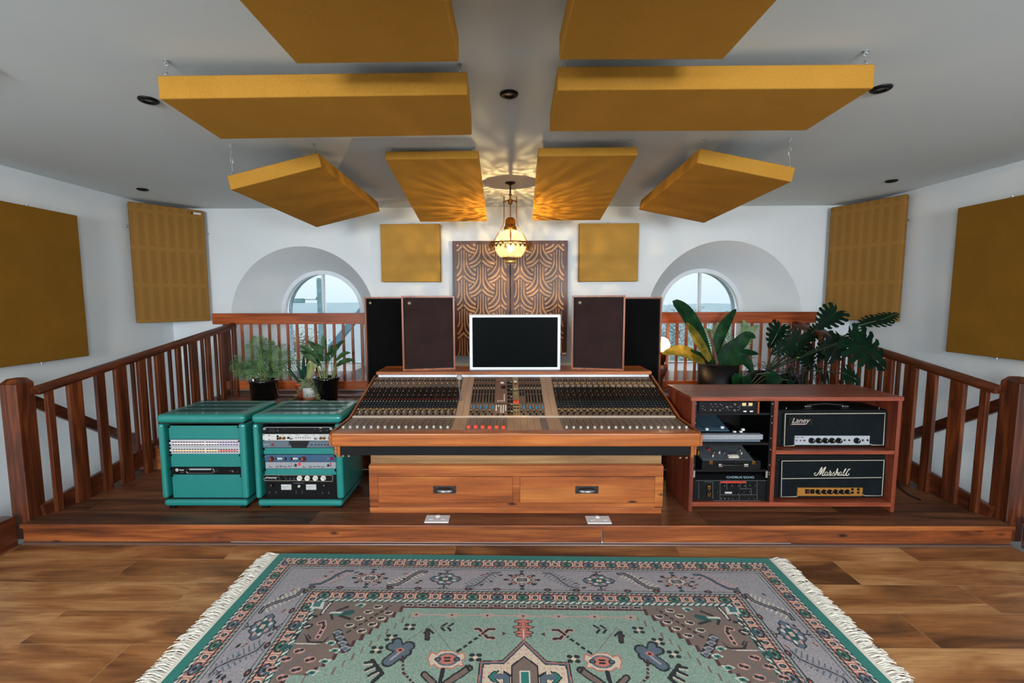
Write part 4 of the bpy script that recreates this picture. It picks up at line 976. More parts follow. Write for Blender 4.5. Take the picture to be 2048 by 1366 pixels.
# right rack units
g = unit('rack_light_unit', 'black unit with a steel top edge, topmost in the right rack', 'audio unit', R2a, R2b, .622, .668, M['black'])
MB().box(R2a+.02, R2b-.02, yf-.004, yf, .661, .664).build('steel_edge', M['steel'], g)
for s in (R2a+.02, R2b-.02): MB().box(s-.008, s+.008, yf-.010, yf, .648, .660).build('bracket', M['steel'], g)
marks(g, [(R2a+.10,.658,.012,.002),(R2a+.10,.640,.006,.006),(R2a+.145,.650,.004,.004),(R2b-.125,.650,.004,.004),(R2b-.09,.656,.016,.008),(R2b-.09,.638,.012,.003),(R2b-.05,.640,.004,.006)], M['kgrey'])
MB().box(R2a+.05, R2a+.085, yf-.002, yf, .630, .655).build('module', M['dark'], g)
g = unit('preamp', 'white-fronted rack unit with brass-ringed knobs in the right rack', 'audio unit', R2a+.001, R2b-.003, .573, .618, mat('ivory_faceplate', rgb(190,190,186), .4))
zc = .5935
for q, r in ((.115,.010),(.140,.010),(.185,.011),(.343,.011),(.376,.0095),(.398,.0095),(.437,.0155)): kn(g, R2a+q, zc-.002, r, .016, M['chrome'] if r > .01 else M['brass'], yf, M['black'])
for q in ((.098,.012),(.098,-.008),(.166,.0)): kn(g, R2a+q[0], zc+q[1]*.8, .0075, .008, M['black'], yf)
marks(g, [(R2a+.215+.0145*j, zc, .008, .009) for j in range(3)]+[(R2a+.262+.0145*j, zc, .008, .009) for j in range(4)]+[(R2a+.13,zc+.017,.025,.002),(R2a+.175,zc+.017,.018,.002),(R2a+.225,zc+.017,.022,.003),(R2a+.28,zc+.015,.026,.003),(R2a+.33,zc+.016,.022,.002),(R2a+.38,zc+.013,.045,.0015)], mat('grey_print', rgb(110,112,116), .6))
text('lettering', '* * *', .012, (R2a+.062, yf-.0006, zc+.006), mat('orange_print', rgb(222,110,70), .6), g)
marks(g, [(R2a+.062, zc-.014, .022, .003)], mat('orange_print2', rgb(222,110,70), .6), 'red_mark')
for q in ((R2a+.008,.017),(R2a+.008,-.016),(R2a+.042,.015),(R2a+.042,-.012),(R2b-.012,.012),(R2b-.012,-.012)): MB().cyl((q[0], yf, zc+q[1]), (q[0], yf-.002, zc+q[1]), .0035, n=8).build('screw', M['black'], g)
g = unit('converter', 'slate grey rack unit with a black trapezium display in the right rack', 'audio unit', R2a+.001, R2b-.001, .527, .572, M['slateface'])
zc = .5495; mx_ = R2a+.241
MB().prism([(mx_-.072,.571),(mx_+.060,.571),(mx_+.040,.529),(mx_-.055,.529)], (0, yf, 0), (1,0,0), (0,0,1), (0,-.001,0)).build('display', M['dark'], g)
kn(g, R2a+.062, zc-.001, .008, .005, M['kred'], yf, name='power_button')
text('lettering', 'Neutron', .011, (R2a+.022, yf-.0006, zc), mat('pale_print', rgb(190,194,198), .5), g)
mb = MB()
for q in (.098,.118,.138): mb.lathe((R2a+q, yf, zc), [(.006,.001),(.0075,.001),(.0075,0)], 14, axis=(0,-1,0))
mb.build('ring_marks', M['kgrey'], g)
for q in (.170,.315,.340,.360,.380,.400,.420): kn(g, R2a+q, zc-.002, .004, .004, M['black'], yf, name='button')
kn(g, R2a+.170, zc+.010, .004, .004, M['black'], yf, name='button')
g = unit('compressor', 'dark blue rack unit with two maroon knobs and two lit meters', 'audio unit', R2a+.008, R2b-.001, .435, .482, M['blueface'])
zc = .4585
for q in (.052, .258): kn(g, R2a+q, zc-.004, .0175, .02, mat('maroon_knob', rgb(92,30,28), .3), yf, M['kwhite'])
for q in (.105, .205): MB().box(R2a+q-.016, R2a+q+.016, yf-.002, yf, zc-.008, zc+.004).build('meter', M['meter'], g)
for q in (.080,.140,.178,.230): kn(g, R2a+q, zc-.004, .0065 if q in (.080,.230) else .010, .01, M['kblack'], yf, M['kwhite'])
kn(g, R2a+.440, zc-.002, .0115, .008, mat('crimson_button', rgb(120,24,44), .3), yf, name='power_button')
kn(g, R2a+.400, zc, .004, .006, M['kred'], yf)
marks(g, [(R2a+.105,zc+.016,.020,.0025),(R2a+.14,zc+.016,.008,.0025),(R2a+.18,zc+.016,.008,.0025),(R2a+.205,zc+.016,.020,.0025),(R2a+.418,zc-.001,.018,.005)], M['kgrey'])
for s in (R2a+.012, R2b-.006): MB().cyl((s, yf, zc+.012), (s, yf-.004, zc+.012), .005, n=8).build('screw', M['chrome'], g)
g = unit('equaliser', 'pale grey rack unit with a red centre light and small knobs', 'audio unit', R2a+.010, R2b-.001, .389, .434, M['greyface'])
zc = .4115
for q in (.045,.088,.115,.142,.170,.262,.302,.330,.357,.382): kn(g, R2a+q, zc-.006+.003*(q % .02 > .01), .0085, .014, M['chrome'], yf, M['kred'] if q < .09 else M['black'])
for q in (.205,.415): kn(g, R2a+q, zc, .0085, .012, M['kblack'], yf, M['kwhite'])
kn(g, R2a+.230, zc+.008, .0105, .006, mat('red_jewel', rgb(212,66,58), .3), yf, name='pilot_light')
for q in ((.432,.010),(.432,-.003)): kn(g, R2a+q[0], zc+q[1], .0045, .006, M['kred'], yf, name='button')
marks(g, [(R2a+.06+.028*j, zc+.014, .010, .002) for j in range(13)], M['kgrey'])
g = unit('dual_gate', 'tall black rack unit with four white knobs and two white meters', 'audio unit', R2a+.008, R2b+.002, .177, .345, M['black'])
zt2 = .345
def D(px, py): return at(500+px/7.59, 840+py/7.59, Y=yf)
pts = [(215,840),(225,832),(1245,842),(1257,850),(1254,925),(1245,932),(600,918),(575,922),(310,920),(225,918),(213,908),(213,845)]
MB().tube([D(*p)+Vector((0,-.0008,0)) for p in pts]+[D(*pts[0])+Vector((0,-.0008,0))], .0011, 5, caps=False).build('outline', M['piping'], g)
p = D(317, 874); text('lettering', 'Drawmer', .0205, (p.x, yf-.0006, p.z), M['white'], g, font_rot=(pi/2,0,0))
for px in (755, 872, 995, 1115): p = D(px, 882); kn(g, p.x, p.z, .0175, .016, mat('ivory_knob', rgb(214,208,198), .4), yf, M['black'])
for px in (553, 930): 
    p = D(px, 1017); MB().box(p.x-.033, p.x+.033, yf-.003, yf, p.z-.018, p.z+.018).build('meter', M['meter'], g, bev=.001)
    marks(g, [(p.x, p.z+.003, .03, .0018)], M['kgrey'], 'meter_scale', y=yf-.003)
    mb = MB().tube([(p.x-.004, yf-.0035, p.z-.015), (p.x-.026, yf-.0035, p.z+.006)], .0006, 4); mb.build('needle', M['black'], g)
p = D(745, 1005); kn(g, p.x, p.z, .0085, .008, M['kwhite'], yf, M['black'])
for px in (340, 1140): p = D(px, 985); kn(g, p.x, p.z, .012, .016, M['kblack'], yf, M['kwhite'])
for px, py, m in ((318,1197,'kblue'),(412,1200,'kred'),(512,1200,'kwhite'),(608,1200,'kgreen'),(845,1198,'kblue'),(935,1203,'fred'),(1035,1207,'kwhite'),(1132,1207,'kgreen')):
    p = D(px, py); kn(g, p.x, p.z, .0062, .010, M[m], yf)
it = []
for px, py in ((430,852),(520,858),(440,875),(545,880),(610,880),(670,880),(330,902),(390,902),(450,902),(550,900),(610,900),(670,900),(740,957),(295,1108),(395,1108),(705,1108),(790,1108),(1100,1115),(1195,1115),(350,1220),(450,1220),(540,1222),(635,1222),(870,1222),(965,1222),(1060,1226),(1155,1226)):
    p = D(px, py); it.append((p.x, p.z, .008 if py != 957 else .07, .0022))
for px, py in ((295,1090),(395,1090),(700,1080),(795,1080),(1100,1097),(1195,1097)):
    p = D(px, py); it.append((p.x, p.z, .004, .005))
marks(g, it, M['kgrey'])
# ================================================================ RIGHT CABINET
cb = thing('studio_cabinet', 'reddish wooden cabinet with a rack bay and two amplifier shelves', 'cabinet', (1.79, 2.98, .13))
BX0, BX1, BY0, BY1 = 1.142, 2.432, 2.78, 3.19
MB().box(BX0-.008, BX1+.006, BY0-.004, BY1+.01, .842, .868).build('top_board', M['mahog'], cb, bev=.002)
MB().box(BX0, BX0+.024, BY0, BY1, .1305, .842).build('side_board', M['mahogz'], cb, bev=.0015)
MB().box(BX1-.024, BX1, BY0, BY1, .1305, .842).build('side_board', M['mahogz'], cb, bev=.0015)
MB().box(1.650, 1.674, BY0, BY1, .192, .842).build('divider', M['mahogz'], cb, bev=.0015)
MB().box(BX0+.024, BX1-.024, BY0, BY1, .166, .192).build('bottom_shelf', M['mahog'], cb, bev=.0015)
MB().box(1.674, BX1-.024, BY0+.002, BY1, .503, .527).build('middle_shelf', M['mahog'], cb, bev=.0015)
MB().box(BX0+.024, BX1-.024, BY1-.012, BY1-.002, .192, .842).build('back_board', M['black'], cb)
for q in (1.1665, 1.634): MB().box(q, q+.0155, 2.792, 2.796, .194, .840).build('rack_strip', M['black'], cb)
for a_, b_ in ((1.1655, 1.1662), (1.6492, 1.6499)): MB().box(a_, b_, 2.80, 3.178, .194, .840).build('bay_darkening_sheet', M['black'], cb)  # thin black sheets added to darken the inner sides of the bay
for z in (.822,.745,.702,.604,.532,.432,.385,.372):
    for x in (1.169, 1.643):
        MB().cyl((x, 2.792, z), (x, 2.787, z), .0055, .004, 10).build('rack_screw', M['chrome'], cb)
def G(px, py, Y=2.80): return at(px, py, Y=Y)
def g4(px, py, Y=2.80): return at(1370+px/6.21, 790+py/6.21, Y=Y)
# unit 1: black preamp with two amber meters
a = g4(172, 85); b = g4(905, 222)
g = thing('tape_preamp', 'black unit with silver knobs and two amber meters, topmost in the rack bay', 'audio unit', (a.x, 2.80, b.z))
MB().box(a.x, b.x-.006, 2.80, 2.99, b.z, a.z).build('casing', M['black'], g, bev=.001)
MB().box(b.x-.006, b.x+.002, 2.79, 2.99, b.z-.002, a.z+.002).build('wooden_cheek', M['spkwood'], g)
MB().box(1.179, 1.6335, 2.797, 3.10, b.z-.012, b.z-.001).build('tray', M['blackmetal'], g)
for q in ((318,112,7),(375,112,7),(433,112,7),(315,185,8),(372,187,8),(430,187,8),(518,150,13),(615,115,12),(610,188,12)):
    p = g4(q[0], q[1]); kn(g, p.x, p.z, q[2]/6.21*.0031+.001, .014, M['chrome'], 2.80, M['black'])
for px in (733, 812): p = g4(px, 115); MB().box(p.x-.012, p.x+.012, 2.798, 2.80, p.z-.009, p.z+.009).build('meter', M['meterwarm'], g)
for px in (742, 822): p = g4(px, 202); MB().box(p.x-.009, p.x+.009, 2.796, 2.80, p.z-.004, p.z+.004).build('key', M['white'], g)
it = []
for q in ((220,140),(220,170),(250,185),(345,145),(400,145),(460,130),(470,165),(560,140),(545,185),(660,150),(660,185),(580,150)): p = g4(*q); it.append((p.x, p.z, .010, .0022))
p = g4(682, 150); it.append((p.x, p.z, .0015, .034)); p = g4(778, 140); it.append((p.x, p.z, .058, .0012))
marks(g, it, M['kgrey'], y=2.80)
# unit 2: small desktop mixer on a grey tray
a = g4(185, 487, 2.80); b = g4(957, 548, 2.80); c = g4(930, 580)
g = thing('desktop_mixer', 'small blue-lit fader mixer on a grey tray in the rack bay', 'mixer', (a.x, 2.80, c.z))
MB().box(1.182, b.x, 2.79, 2.83, b.z, a.z).box(1.182, c.x, 2.795, 2.83, c.z, b.z-.002, 1).build('tray', [M['greyface'], M['slateface']], g, bev=.002)
MB().box(1.182, 1.6335, 2.797, 3.10, c.z-.02, c.z-.006).build('shelf', M['blackmetal'], g)
p0 = Vector((1.188, 2.86, a.z+.004)); p1 = Vector((1.188, 3.10, a.z+.062)); uu = (p1-p0).normalized(); nn = Vector((0,-uu.z,uu.y)); LL = (p1-p0).length
mb = MB(); mb.obox(p0+uu*LL/2+Vector((.115,0,0)), (.115,0,0), uu*LL/2, nn*.003, 0)
for i in range(24): mb.obox(p0+uu*LL*.55+nn*.0035+Vector((.008+i*.0093,0,0)), (.0012,0,0), uu*LL*.40, nn*.0006, 1)
mb.build('fader_panel', [mat('blue_grey_mixer_panel', rgb(70,96,112), .4), M['black']], g)
MB().box(1.188, 1.52, 2.832, 3.09, c.z-.005, a.z-.004).build('casing', M['black'], g)
for q in ((268,420),(460,398),(612,455),(690,455),(717,425)):
    p = g4(q[0], q[1], 2.86); MB().box(p.x-.009, p.x+.009, 2.85, 2.866, p.z-.008, p.z+.006).build('fader_cap', M['white'], g, bev=.002)
    MB().cyl((p.x, 2.858, p.z-.010), (p.x, 2.90, p.z-.02), .0015, n=6).build('stem', M['steel'], g)
# unit 3: case mixer with a carrying handle
a = g4(213, 815, 2.79); b = g4(940, 932, 2.79)
g = thing('case_echo_machine', 'black carrying-case unit with sloping top and front handle in the rack bay', 'audio unit', (a.x, 2.79, b.z))
MB().box(a.x, b.x, 2.79, 3.08, b.z, a.z).build('case', M['tolex'], g, bev=.004)
t0 = Vector((a.x+.004, 2.795, a.z+.002)); t1 = Vector((a.x+.004, 3.05, a.z+.085)); uu = (t1-t0).normalized(); nn = Vector((0,-uu.z,uu.y)); LL = (t1-t0).length; WX = b.x-a.x-.05
MB().prism([(2.795,a.z),(2.795,a.z+.003),(3.05,a.z+.086),(3.07,a.z)], (a.x+.004,0,0), (0,1,0), (0,0,1), (WX,0,0)).build('control_top', M['greyface'] if False else mat('dark_grey_top', rgb(70,74,78), .45), g)
rnd = random.Random(3)
for q in ((360,715,11,'chrome'),(425,725,11,'kwhite'),(345,765,9,'kwhite'),(490,720,12,'chrome'),(560,735,8,'chrome'),(620,730,9,'chrome'),(700,735,9,'kwhite'),(685,690,11,'chrome'),(295,680,22,'kred'),(330,745,9,'kred'),(800,725,6,'chrome')):
    p = on_plane(1370+q[0]/6.21, 790+q[1]/6.21, t0, nn)
    mb = MB(); r = q[2]/6.21*.0031; mb.cyl(p, p+nn*.014, r, r*.8, 12); mb.build('knob', M[q[3]], g)
p = on_plane(1370+597/6.21, 790+772/6.21, t0, nn); mb = MB(); mb.obox(p+nn*.006, (.032,0,0), uu*.010, nn*.006); mb.obox(p+nn*.013, (.01,0,0), uu*.009, nn*.001); mb.build('piano_keys', M['kwhite'], g)
for px in (430, 742): p = g4(px, 865, 2.79); MB().box(p.x-.015, p.x+.015, 2.772, 2.79, p.z-.010, p.z+.010).build('handle_bracket', M['chrome'], g, bev=.003)
p = g4(430, 865, 2.78); q = g4(742, 865, 2.78); MB().tube([(p.x+.01,2.776,p.z),(p.x+.04,2.768,p.z),(q.x-.04,2.768,p.z),(q.x-.01,2.776,p.z)], .007, 8).build('handle', M['cable'], g)
for px in (318, 845): p = g4(px, 838, 2.79); MB().box(p.x-.011, p.x+.011, 2.783, 2.79, p.z-.012, p.z+.012).box(p.x-.004, p.x+.004, 2.779, 2.784, p.z-.004, p.z+.010).build('latch', M['brass'], g, bev=.002)
MB().box(1.179, 1.6335, 2.797, 3.10, b.z-.014, b.z-.001).build('shelf', M['blackmetal'], g)
p = g4(170, 710, 2.80); MB().box(p.x-.008, p.x+.004, 2.796, 2.81, p.z-.018, p.z+.012).build('brass_catch', M['brass'], g)
# unit 4: chorus echo
a = g4(130, 1055, 2.80); b = g4(1030, 1312, 2.80); a.x = 1.170; b.x = 1.642; b.z = .1945
g = thing('echo_unit', 'black tape echo unit with red-headed controls, lowest in the rack bay', 'audio unit', (a.x, 2.80, b.z))
MB().box(a.x, b.x, 2.80, 3.08, b.z, a.z).build('casing', M['tolex'], g, bev=.002)
MB().prism([(2.80,a.z),(2.84,a.z+.022),(3.06,a.z+.022),(3.08,a.z)], (a.x+.01,0,0), (0,1,0), (0,0,1), (b.x-a.x-.02,0,0)).build('top_cover', M['blackmetal'], g)
def E_(px, py): return g4(px, py, 2.7985)
p = E_(700, 1043); text('lettering', 'CHORUS ECHO', .020, (p.x, 2.812, a.z+.012), mat('pale_blue_print', rgb(150,180,190), .5), g, xscale=1.25, font_rot=(pi/2-.9,0,0))
p0, p1 = E_(443, 1072), E_(757, 1094)
MB().box(p0.x, p1.x, 2.7985, 2.80, p1.z, p0.z).build('red_heading', mat('red_heading', rgb(190,50,34), .5), g)
mb = MB()
def ln(x0, y0, x1, y1):
    q0, q1 = E_(x0, y0), E_(x1, y1); mb.beam(q0, q1, .0012, .0012)
for l in ((435,1062,435,1300),(435,1240,895,1240),(520,1062,520,1180),(895,1062,895,1300),(685,1100,685,1165),(685,1165,757,1165),(757,1062,757,1165),(757,1165,822,1165),(822,1165,822,1240),(345,1075,345,1290),(170,1080,170,1290),(240,1080,345,1080),(130,1062,1030,1062),(350,1312,935,1312),(675,1240,675,1300)): ln(*l)
mb.build('panel_lines', M['kgrey'], g)
for q in ((477,1120,13),(570,1120,18),(648,1120,13),(724,1122,13),(790,1118,11),(855,1120,11),(388,1195,11),(650,1215,9),(720,1195,9),(788,1195,9)):
    p = E_(q[0], q[1]); kn(g, p.x, p.z, q[2]/6.21*.0031, .012, M['kblack'], 2.7985, M['kwhite'])
for q in ((450,1287),(495,1287),(540,1287),(590,1287),(645,1287),(790,1285),(855,1285)):
    p = E_(*q); kn(g, p.x, p.z, .0035, .006, M['chrome'], 2.7985, name='socket')
p = E_(537, 1212); MB().box(p.x-.022, p.x+.022, 2.796, 2.7985, p.z-.006, p.z+.006).build('meter', M['meter'], g)
for py in (1145, 1230): p = E_(290, py); MB().box(p.x-.010, p.x+.012, 2.785, 2.7985, p.z-.013, p.z+.013).build('handle_bracket', M['brass'], g, bev=.003)
p = E_(290, 1145); q = E_(290, 1230); MB().tube([p+Vector((0,-.008,0)), p+Vector((-.002,-.016,-.02)), q+Vector((-.002,-.016,.02)), q+Vector((0,-.008,0))], .005, 8).build('handle', M['cable'], g)
for q in ((112,980),(1012,985)): 
    p = g4(q[0], q[1], 2.79); MB().box(max(p.x-.006,1.163), p.x+.006, 2.788, 2.792, p.z-.022, p.z+.022).build('bracket', M['steel'], g)
# amplifiers
def amp(name, label, px, Yf, zb, x0, x1, zt, dep, piping, mats):
    g = thing(name, label, 'amplifier', ((x0+x1)/2, Yf, zb))
    MB().box(x0, x1, Yf+.012, Yf+dep, zb, zt).build('cabinet', M['tolex'], g, bev=.010, bevseg=3)
    return g
s5 = lambda px, py, Y: at(1550+px/6.208, 790+py/6.208, Y=Y)
YF = 2.845
a = s5(118, 232, YF); b = s5(1370, 640, YF)
g = amp('guitar_amplifier', 'black valve amplifier head with silver control plate on the upper cabinet shelf', None, YF, .5275, a.x-.035, b.x+.025, a.z+.022, .22, None, None)
MB().box(a.x-.004, b.x+.004, YF+.004, YF+.018, b.z+.002, a.z).build('front_cloth', M['grillamp'], g)
pp = [(130,236),(1370,228),(1348,622),(1215,622),(1165,606)]
pl_ = [s5(x, y, YF) for x, y in pp]; pl2 = [s5(x, y, YF) for x, y in ((130,236),(116,636),(240,630),(252,600))]
MB().tube([q+Vector((0,.002,0)) for q in pl_], .0028, 6).tube([q+Vector((0,.002,0)) for q in pl2], .0028, 6).build('piping', M['piping'], g)
p = s5(245, 505, YF); q = s5(1165, 618, YF)
MB().box(p.x, q.x, YF-.004, YF+.012, q.z, p.z).build('control_plate', M['silverface'], g, bev=.001)
MB().box(p.x-.01, q.x+.012, YF+.002, YF+.014, q.z-.012, q.z).build('lower_lip', M['tolex'], g)
for px, r in ((445,37),(532,37),(615,37),(698,37),(782,37),(1005,38)):
    k_ = s5(px, 562, YF); kn(g, k_.x, k_.z, r/6.208*.0031, .022, M['kblack'], YF-.004, M['kwhite'], n=18)
for px in (262, 312, 358): k_ = s5(px, 562, YF); kn(g, k_.x, k_.z, .0065, .006, M['kgrey'] if px < 350 else mat('red_lamp', rgb(110,30,28), .3), YF-.004, name='socket')
for px in (857, 915, 1083, 1143): k_ = s5(px, 558, YF); kn(g, k_.x, k_.z, .0065, .008, M['kblack'], YF-.004, M['kwhite'], name='switch')
p = s5(168, 280, YF); q = s5(453, 378, YF)
lo = MB().box(p.x, q.x, YF-.003, YF+.005, q.z, p.z).build('badge', M['black'], g)
mb = MB(); c4 = [Vector((p.x+.003, YF-.0035, p.z-.003)), Vector((q.x-.003, YF-.0035, p.z-.003)), Vector((q.x-.003, YF-.0035, q.z+.003)), Vector((p.x+.003, YF-.0035, q.z+.003))]
mb.tube(c4+[c4[0]], .0009, 4); mb.build('badge_border', M['brass'], lo)
M['logo'] = mat('silver_pink_logo', rgb(196,180,172), .35, .3)
k_ = s5(310, 318, YF); text('badge_lettering', 'Laney', .047, (k_.x, YF-.0036, k_.z+.001), M['logo'], lo, shear=.32, xscale=1.0, ext=.001)
k_ = s5(290, 360, YF); MB().box(k_.x-.046, k_.x+.046, YF-.0042, YF-.003, k_.z-.0025, k_.z+.0025).build('badge_underline', M['logo'], lo)
k_ = s5(300, 523, YF); text('lettering', 'LANEY  100W', .0085, (k_.x, YF-.0046, k_.z), M['black'], g)
marks(g, [(s5(px, 606, YF).x, s5(px, 606, YF).z, .010, .002) for px in (440,520,610,692,778,870,905,1020,1110)], M['kgrey'], y=YF-.004)
for px in (378, 835): 
    k_ = s5(px, 142, YF+.10); MB().box(k_.x-.022, k_.x+.022, YF+.07, YF+.11, a.z+.022, a.z+.036).build('handle_end', M['chrome'], g, bev=.004)
k0, k1 = s5(378,142,YF+.1), s5(835,142,YF+.1); MB().tube([(k0.x, YF+.09, a.z+.034), ((k0.x+k1.x)/2, YF+.09, a.z+.044), (k1.x, YF+.09, a.z+.034)], .008, 8).build('strap_handle', M['cable'], g)
for px in (172, 1338): k_ = s5(px, 222, YF); MB().cyl((k_.x, YF+.03, a.z+.02), (k_.x, YF+.03, a.z+.034), .004, n=8).build('stud', M['chrome'], g)
# second amplifier
YF = 2.835
a = s5(85, 815, YF); b = s5(1355, 1265, YF)
g = amp('guitar_amplifier', 'black amplifier head with gold plate and white script logo, lower cabinet shelf', None, YF, .1925, a.x-.045, b.x+.035, a.z+.035, .24, None, None)
MB().box(a.x-.004, b.x+.004, YF+.004, YF+.02, b.z, a.z).build('front_cloth', M['grillamp'], g)
mb = MB()
for path in (((88,820),(1358,812)), ((80,1040),(1325,1026)), ((1358,812),(1330,1252),(1125,1252),(1078,1236)), ((88,820),(78,1266),(262,1264),(290,1250))):
    mb.tube([s5(x, y, YF)+Vector((0,.002,0)) for x, y in path], .0024, 6)
mb.build('piping', M['piping'], g)
p = s5(278, 1150, YF); q = s5(1078, 1252, YF)
MB().box(p.x, q.x, YF-.004, YF+.012, q.z, p.z).build('control_plate', M['gold'], g, bev=.001)
MB().box(p.x-.008, q.x+.008, YF+.001, YF+.014, q.z-.012, q.z).build('lower_lip', M['tolex'], g)
for px in (525, 600, 672, 746, 818, 890): k_ = s5(px, 1196, YF); kn(g, k_.x, k_.z, .0155, .020, M['kblack'], YF-.004, M['kwhite'], n=18)
for px, m in ((393,'kred'),(455,'kblack')): k_ = s5(px, 1192, YF); MB().box(k_.x-.012, k_.x+.012, YF-.010, YF-.004, k_.z-.0135, k_.z+.0135).box(k_.x-.007, k_.x+.007, YF-.012, YF-.010, k_.z-.008, k_.z+.008, 1).build('rocker_switch', [M['black'], mat('dark_red_rocker', rgb(80,20,20), .4) if m == 'kred' else M['kblack']], g)
for px, py in ((955,1168),(955,1208),(1028,1168),(1026,1208)): k_ = s5(px, py, YF); kn(g, k_.x, k_.z, .0085, .006, M['kblack'], YF-.004, name='input_socket')
k_ = s5(290, 1192, YF); marks(g, [(k_.x, k_.z, .007, .003)], M['black'], y=YF-.004)
for px, py in ((60,820),(1398,805)): k_ = s5(px, py, YF); MB().ball((k_.x, YF+.022, k_.z), .017, 12).build('corner_cap', M['black'], g)
for px, py in ((1368,1238),): k_ = s5(px, py, YF); MB().cyl((k_.x, YF+.014, k_.z), (k_.x, YF+.008, k_.z), .003, n=8).build('screw', M['chrome'], g)
# script logo drawn as strokes (pixel paths in a close-up frame)
s6 = lambda px, py: at(1610+px/11.38, 880+py/11.38, Y=YF-.002)
mb = MB()
strokes = [
 ([(250,748),(215,752),(205,775),(225,800),(262,795),(295,760),(330,700),(360,640),(385,615)], [16,15,15,17,19,20,20,18,12]),
 ([(385,612),(372,670),(352,730),(330,795)], [14,22,26,22]),
 ([(330,795),(372,730),(410,670),(450,625),(472,612)], [14,16,20,22,16]),
 ([(468,615),(440,680),(405,740),(385,785),(398,806),(430,795),(455,760)], [14,22,24,22,18,14,12]),
 ([(510,730),(475,725),(448,755),(445,795),(470,805),(500,770),(520,728)], [12,14,16,17,15,13,13]),
 ([(520,728),(500,775),(505,803),(530,790),(560,720),(575,690)], [16,18,16,12,12,14]),
 ([(560,690),(575,720),(590,730),(575,765),(560,805),(590,800),(620,770)], [13,16,18,20,18,13,11]),
 ([(620,770),(650,735),(668,722),(650,745),(672,775),(662,803),(630,806),(622,795)], [10,12,15,15,17,17,14,12]),
 ([(662,803),(690,770),(730,700),(745,655),(728,665),(705,735),(688,802)], [11,12,13,14,14,19,20]),
 ([(690,795),(715,745),(742,728),(748,742),(730,785),(742,805),(765,790),(785,760)], [12,14,17,18,18,15,12,11]),
 ([(828,728),(795,728),(772,760),(770,796),(795,803),(822,768),(838,728)], [12,14,16,16,14,13,13]),
 ([(838,728),(820,775),(828,802),(852,785),(895,715),(925,665),(930,650)], [15,17,15,12,12,14,13]),
 ([(930,650),(905,665),(875,735),(862,790),(880,808),(908,785)], [13,16,19,19,16,12]),
 ([(908,785),(960,705),(1000,672),(1022,655)], [11,13,15,14]),
 ([(1022,655),(990,665),(955,720),(928,785),(945,808),(985,790),(1000,755)], [13,16,20,20,18,16,13]),
]
for P, w in strokes:
    Q = []; Wd = []
    for i in range(len(P)-1):
        a0 = P[max(i-1,0)]; b0 = P[i]; c0 = P[i+1]; d0 = P[min(i+2,len(P)-1)]
        for j in range(4):
            t = j/4
            Q.append(tuple(.5*((2*b0[k])+(-a0[k]+c0[k])*t+(2*a0[k]-5*b0[k]+4*c0[k]-d0[k])*t*t+(-a0[k]+3*b0[k]-3*c0[k]+d0[k])*t**3) for k in range(2))); Wd.append(w[i]*(1-t)+w[i+1]*t)
    Q.append(P[-1]); Wd.append(w[-1])
    mb.ribbon([s6(*q) for q in Q], [ww*.8/11.38*.0031 for ww in Wd], (0,-1,0), .003)
mb.build('logo', M['kwhite'], g)
# cable on the floor by the cabinet
P = [at(x, y, Z=.137) for x, y in ((1793,958),(1800,975),(1818,990),(1842,1000))]
P = [Vector((P[0].x-.03, P[0].y+.05, .137))]+P
MB().tube(P, .0045, 8).build('floor_cable', M['cable'], label='thin black cable lying on the platform right of the cabinet', category='cable')
# ================================================================ TABLE LAMP
p = at(1323, 690, Y=4.33); ztb = .531
g = thing('table_lamp', 'glowing round globe lamp on a turned wooden stem beside the tall right speaker', 'lamp', (p.x, 4.33, ztb))
zc = p.z
MB().lathe((p.x, 4.33, 0), [(.0001,ztb),(.075,ztb),(.078,ztb+.012),(.03,ztb+.03),(.018,ztb+.06),(.022,ztb+.16),(.035,ztb+.21),(.060,ztb+.27),(.062,ztb+.30),(.052,ztb+.315)], 28).build('turned_stem', M['walnut'], g)
MB().lathe((p.x, 4.33, 0), [(.030,ztb+.315),(.032,ztb+.345),(.045,ztb+.352),(.045,zc-.055)], 24).build('brass_collar', M['brass'], g)
M['opal'] = mat('lit_opal_glass', (1,.86,.66,1), .4, emit=(1,.70,.42,1), es=2.6)
MB().ball((p.x, 4.33, zc), .078, 28).build('glass_globe', M['opal'], g)
point('table_lamp_light', (p.x+.02, 4.22, zc+.0), 3.2, (1,.60,.26), .05)
# ================================================================ PLANTS
def pot(g, c, r0, r1, h, m, rim=.0, n=32, inner=True):
    x, y, z = c
    pr = [(.0001,0),(r0*.96,0),(r0,.006),(r1,h-rim),(r1*1.06 if rim else r1,h-rim),(r1*1.08 if rim else r1,h),(r1*.92,h),(r1*.90,h-.03),(.0001,h-.03)]
    MB().lathe((x,y,z), pr, n).build('pot', m, g)
    MB().lathe((x,y,z), [(.0001,h-.022),(r1*.89,h-.026)], n).build('soil', M['soil'], g)
def wleaf(a, tipr=.6): return lambda t: a*(sin(pi*min(1, t**.75))**.8 if t < 1 else 0)+.0008
def curve(p0, p1, lift, n=8, tw=(0,0,1)):
    p0 = Vector(p0); p1 = Vector(p1); tw = Vector(tw)
    return [p0.lerp(p1, i/n)+tw*lift*4*(i/n)*(1-i/n) for i in range(n+1)]
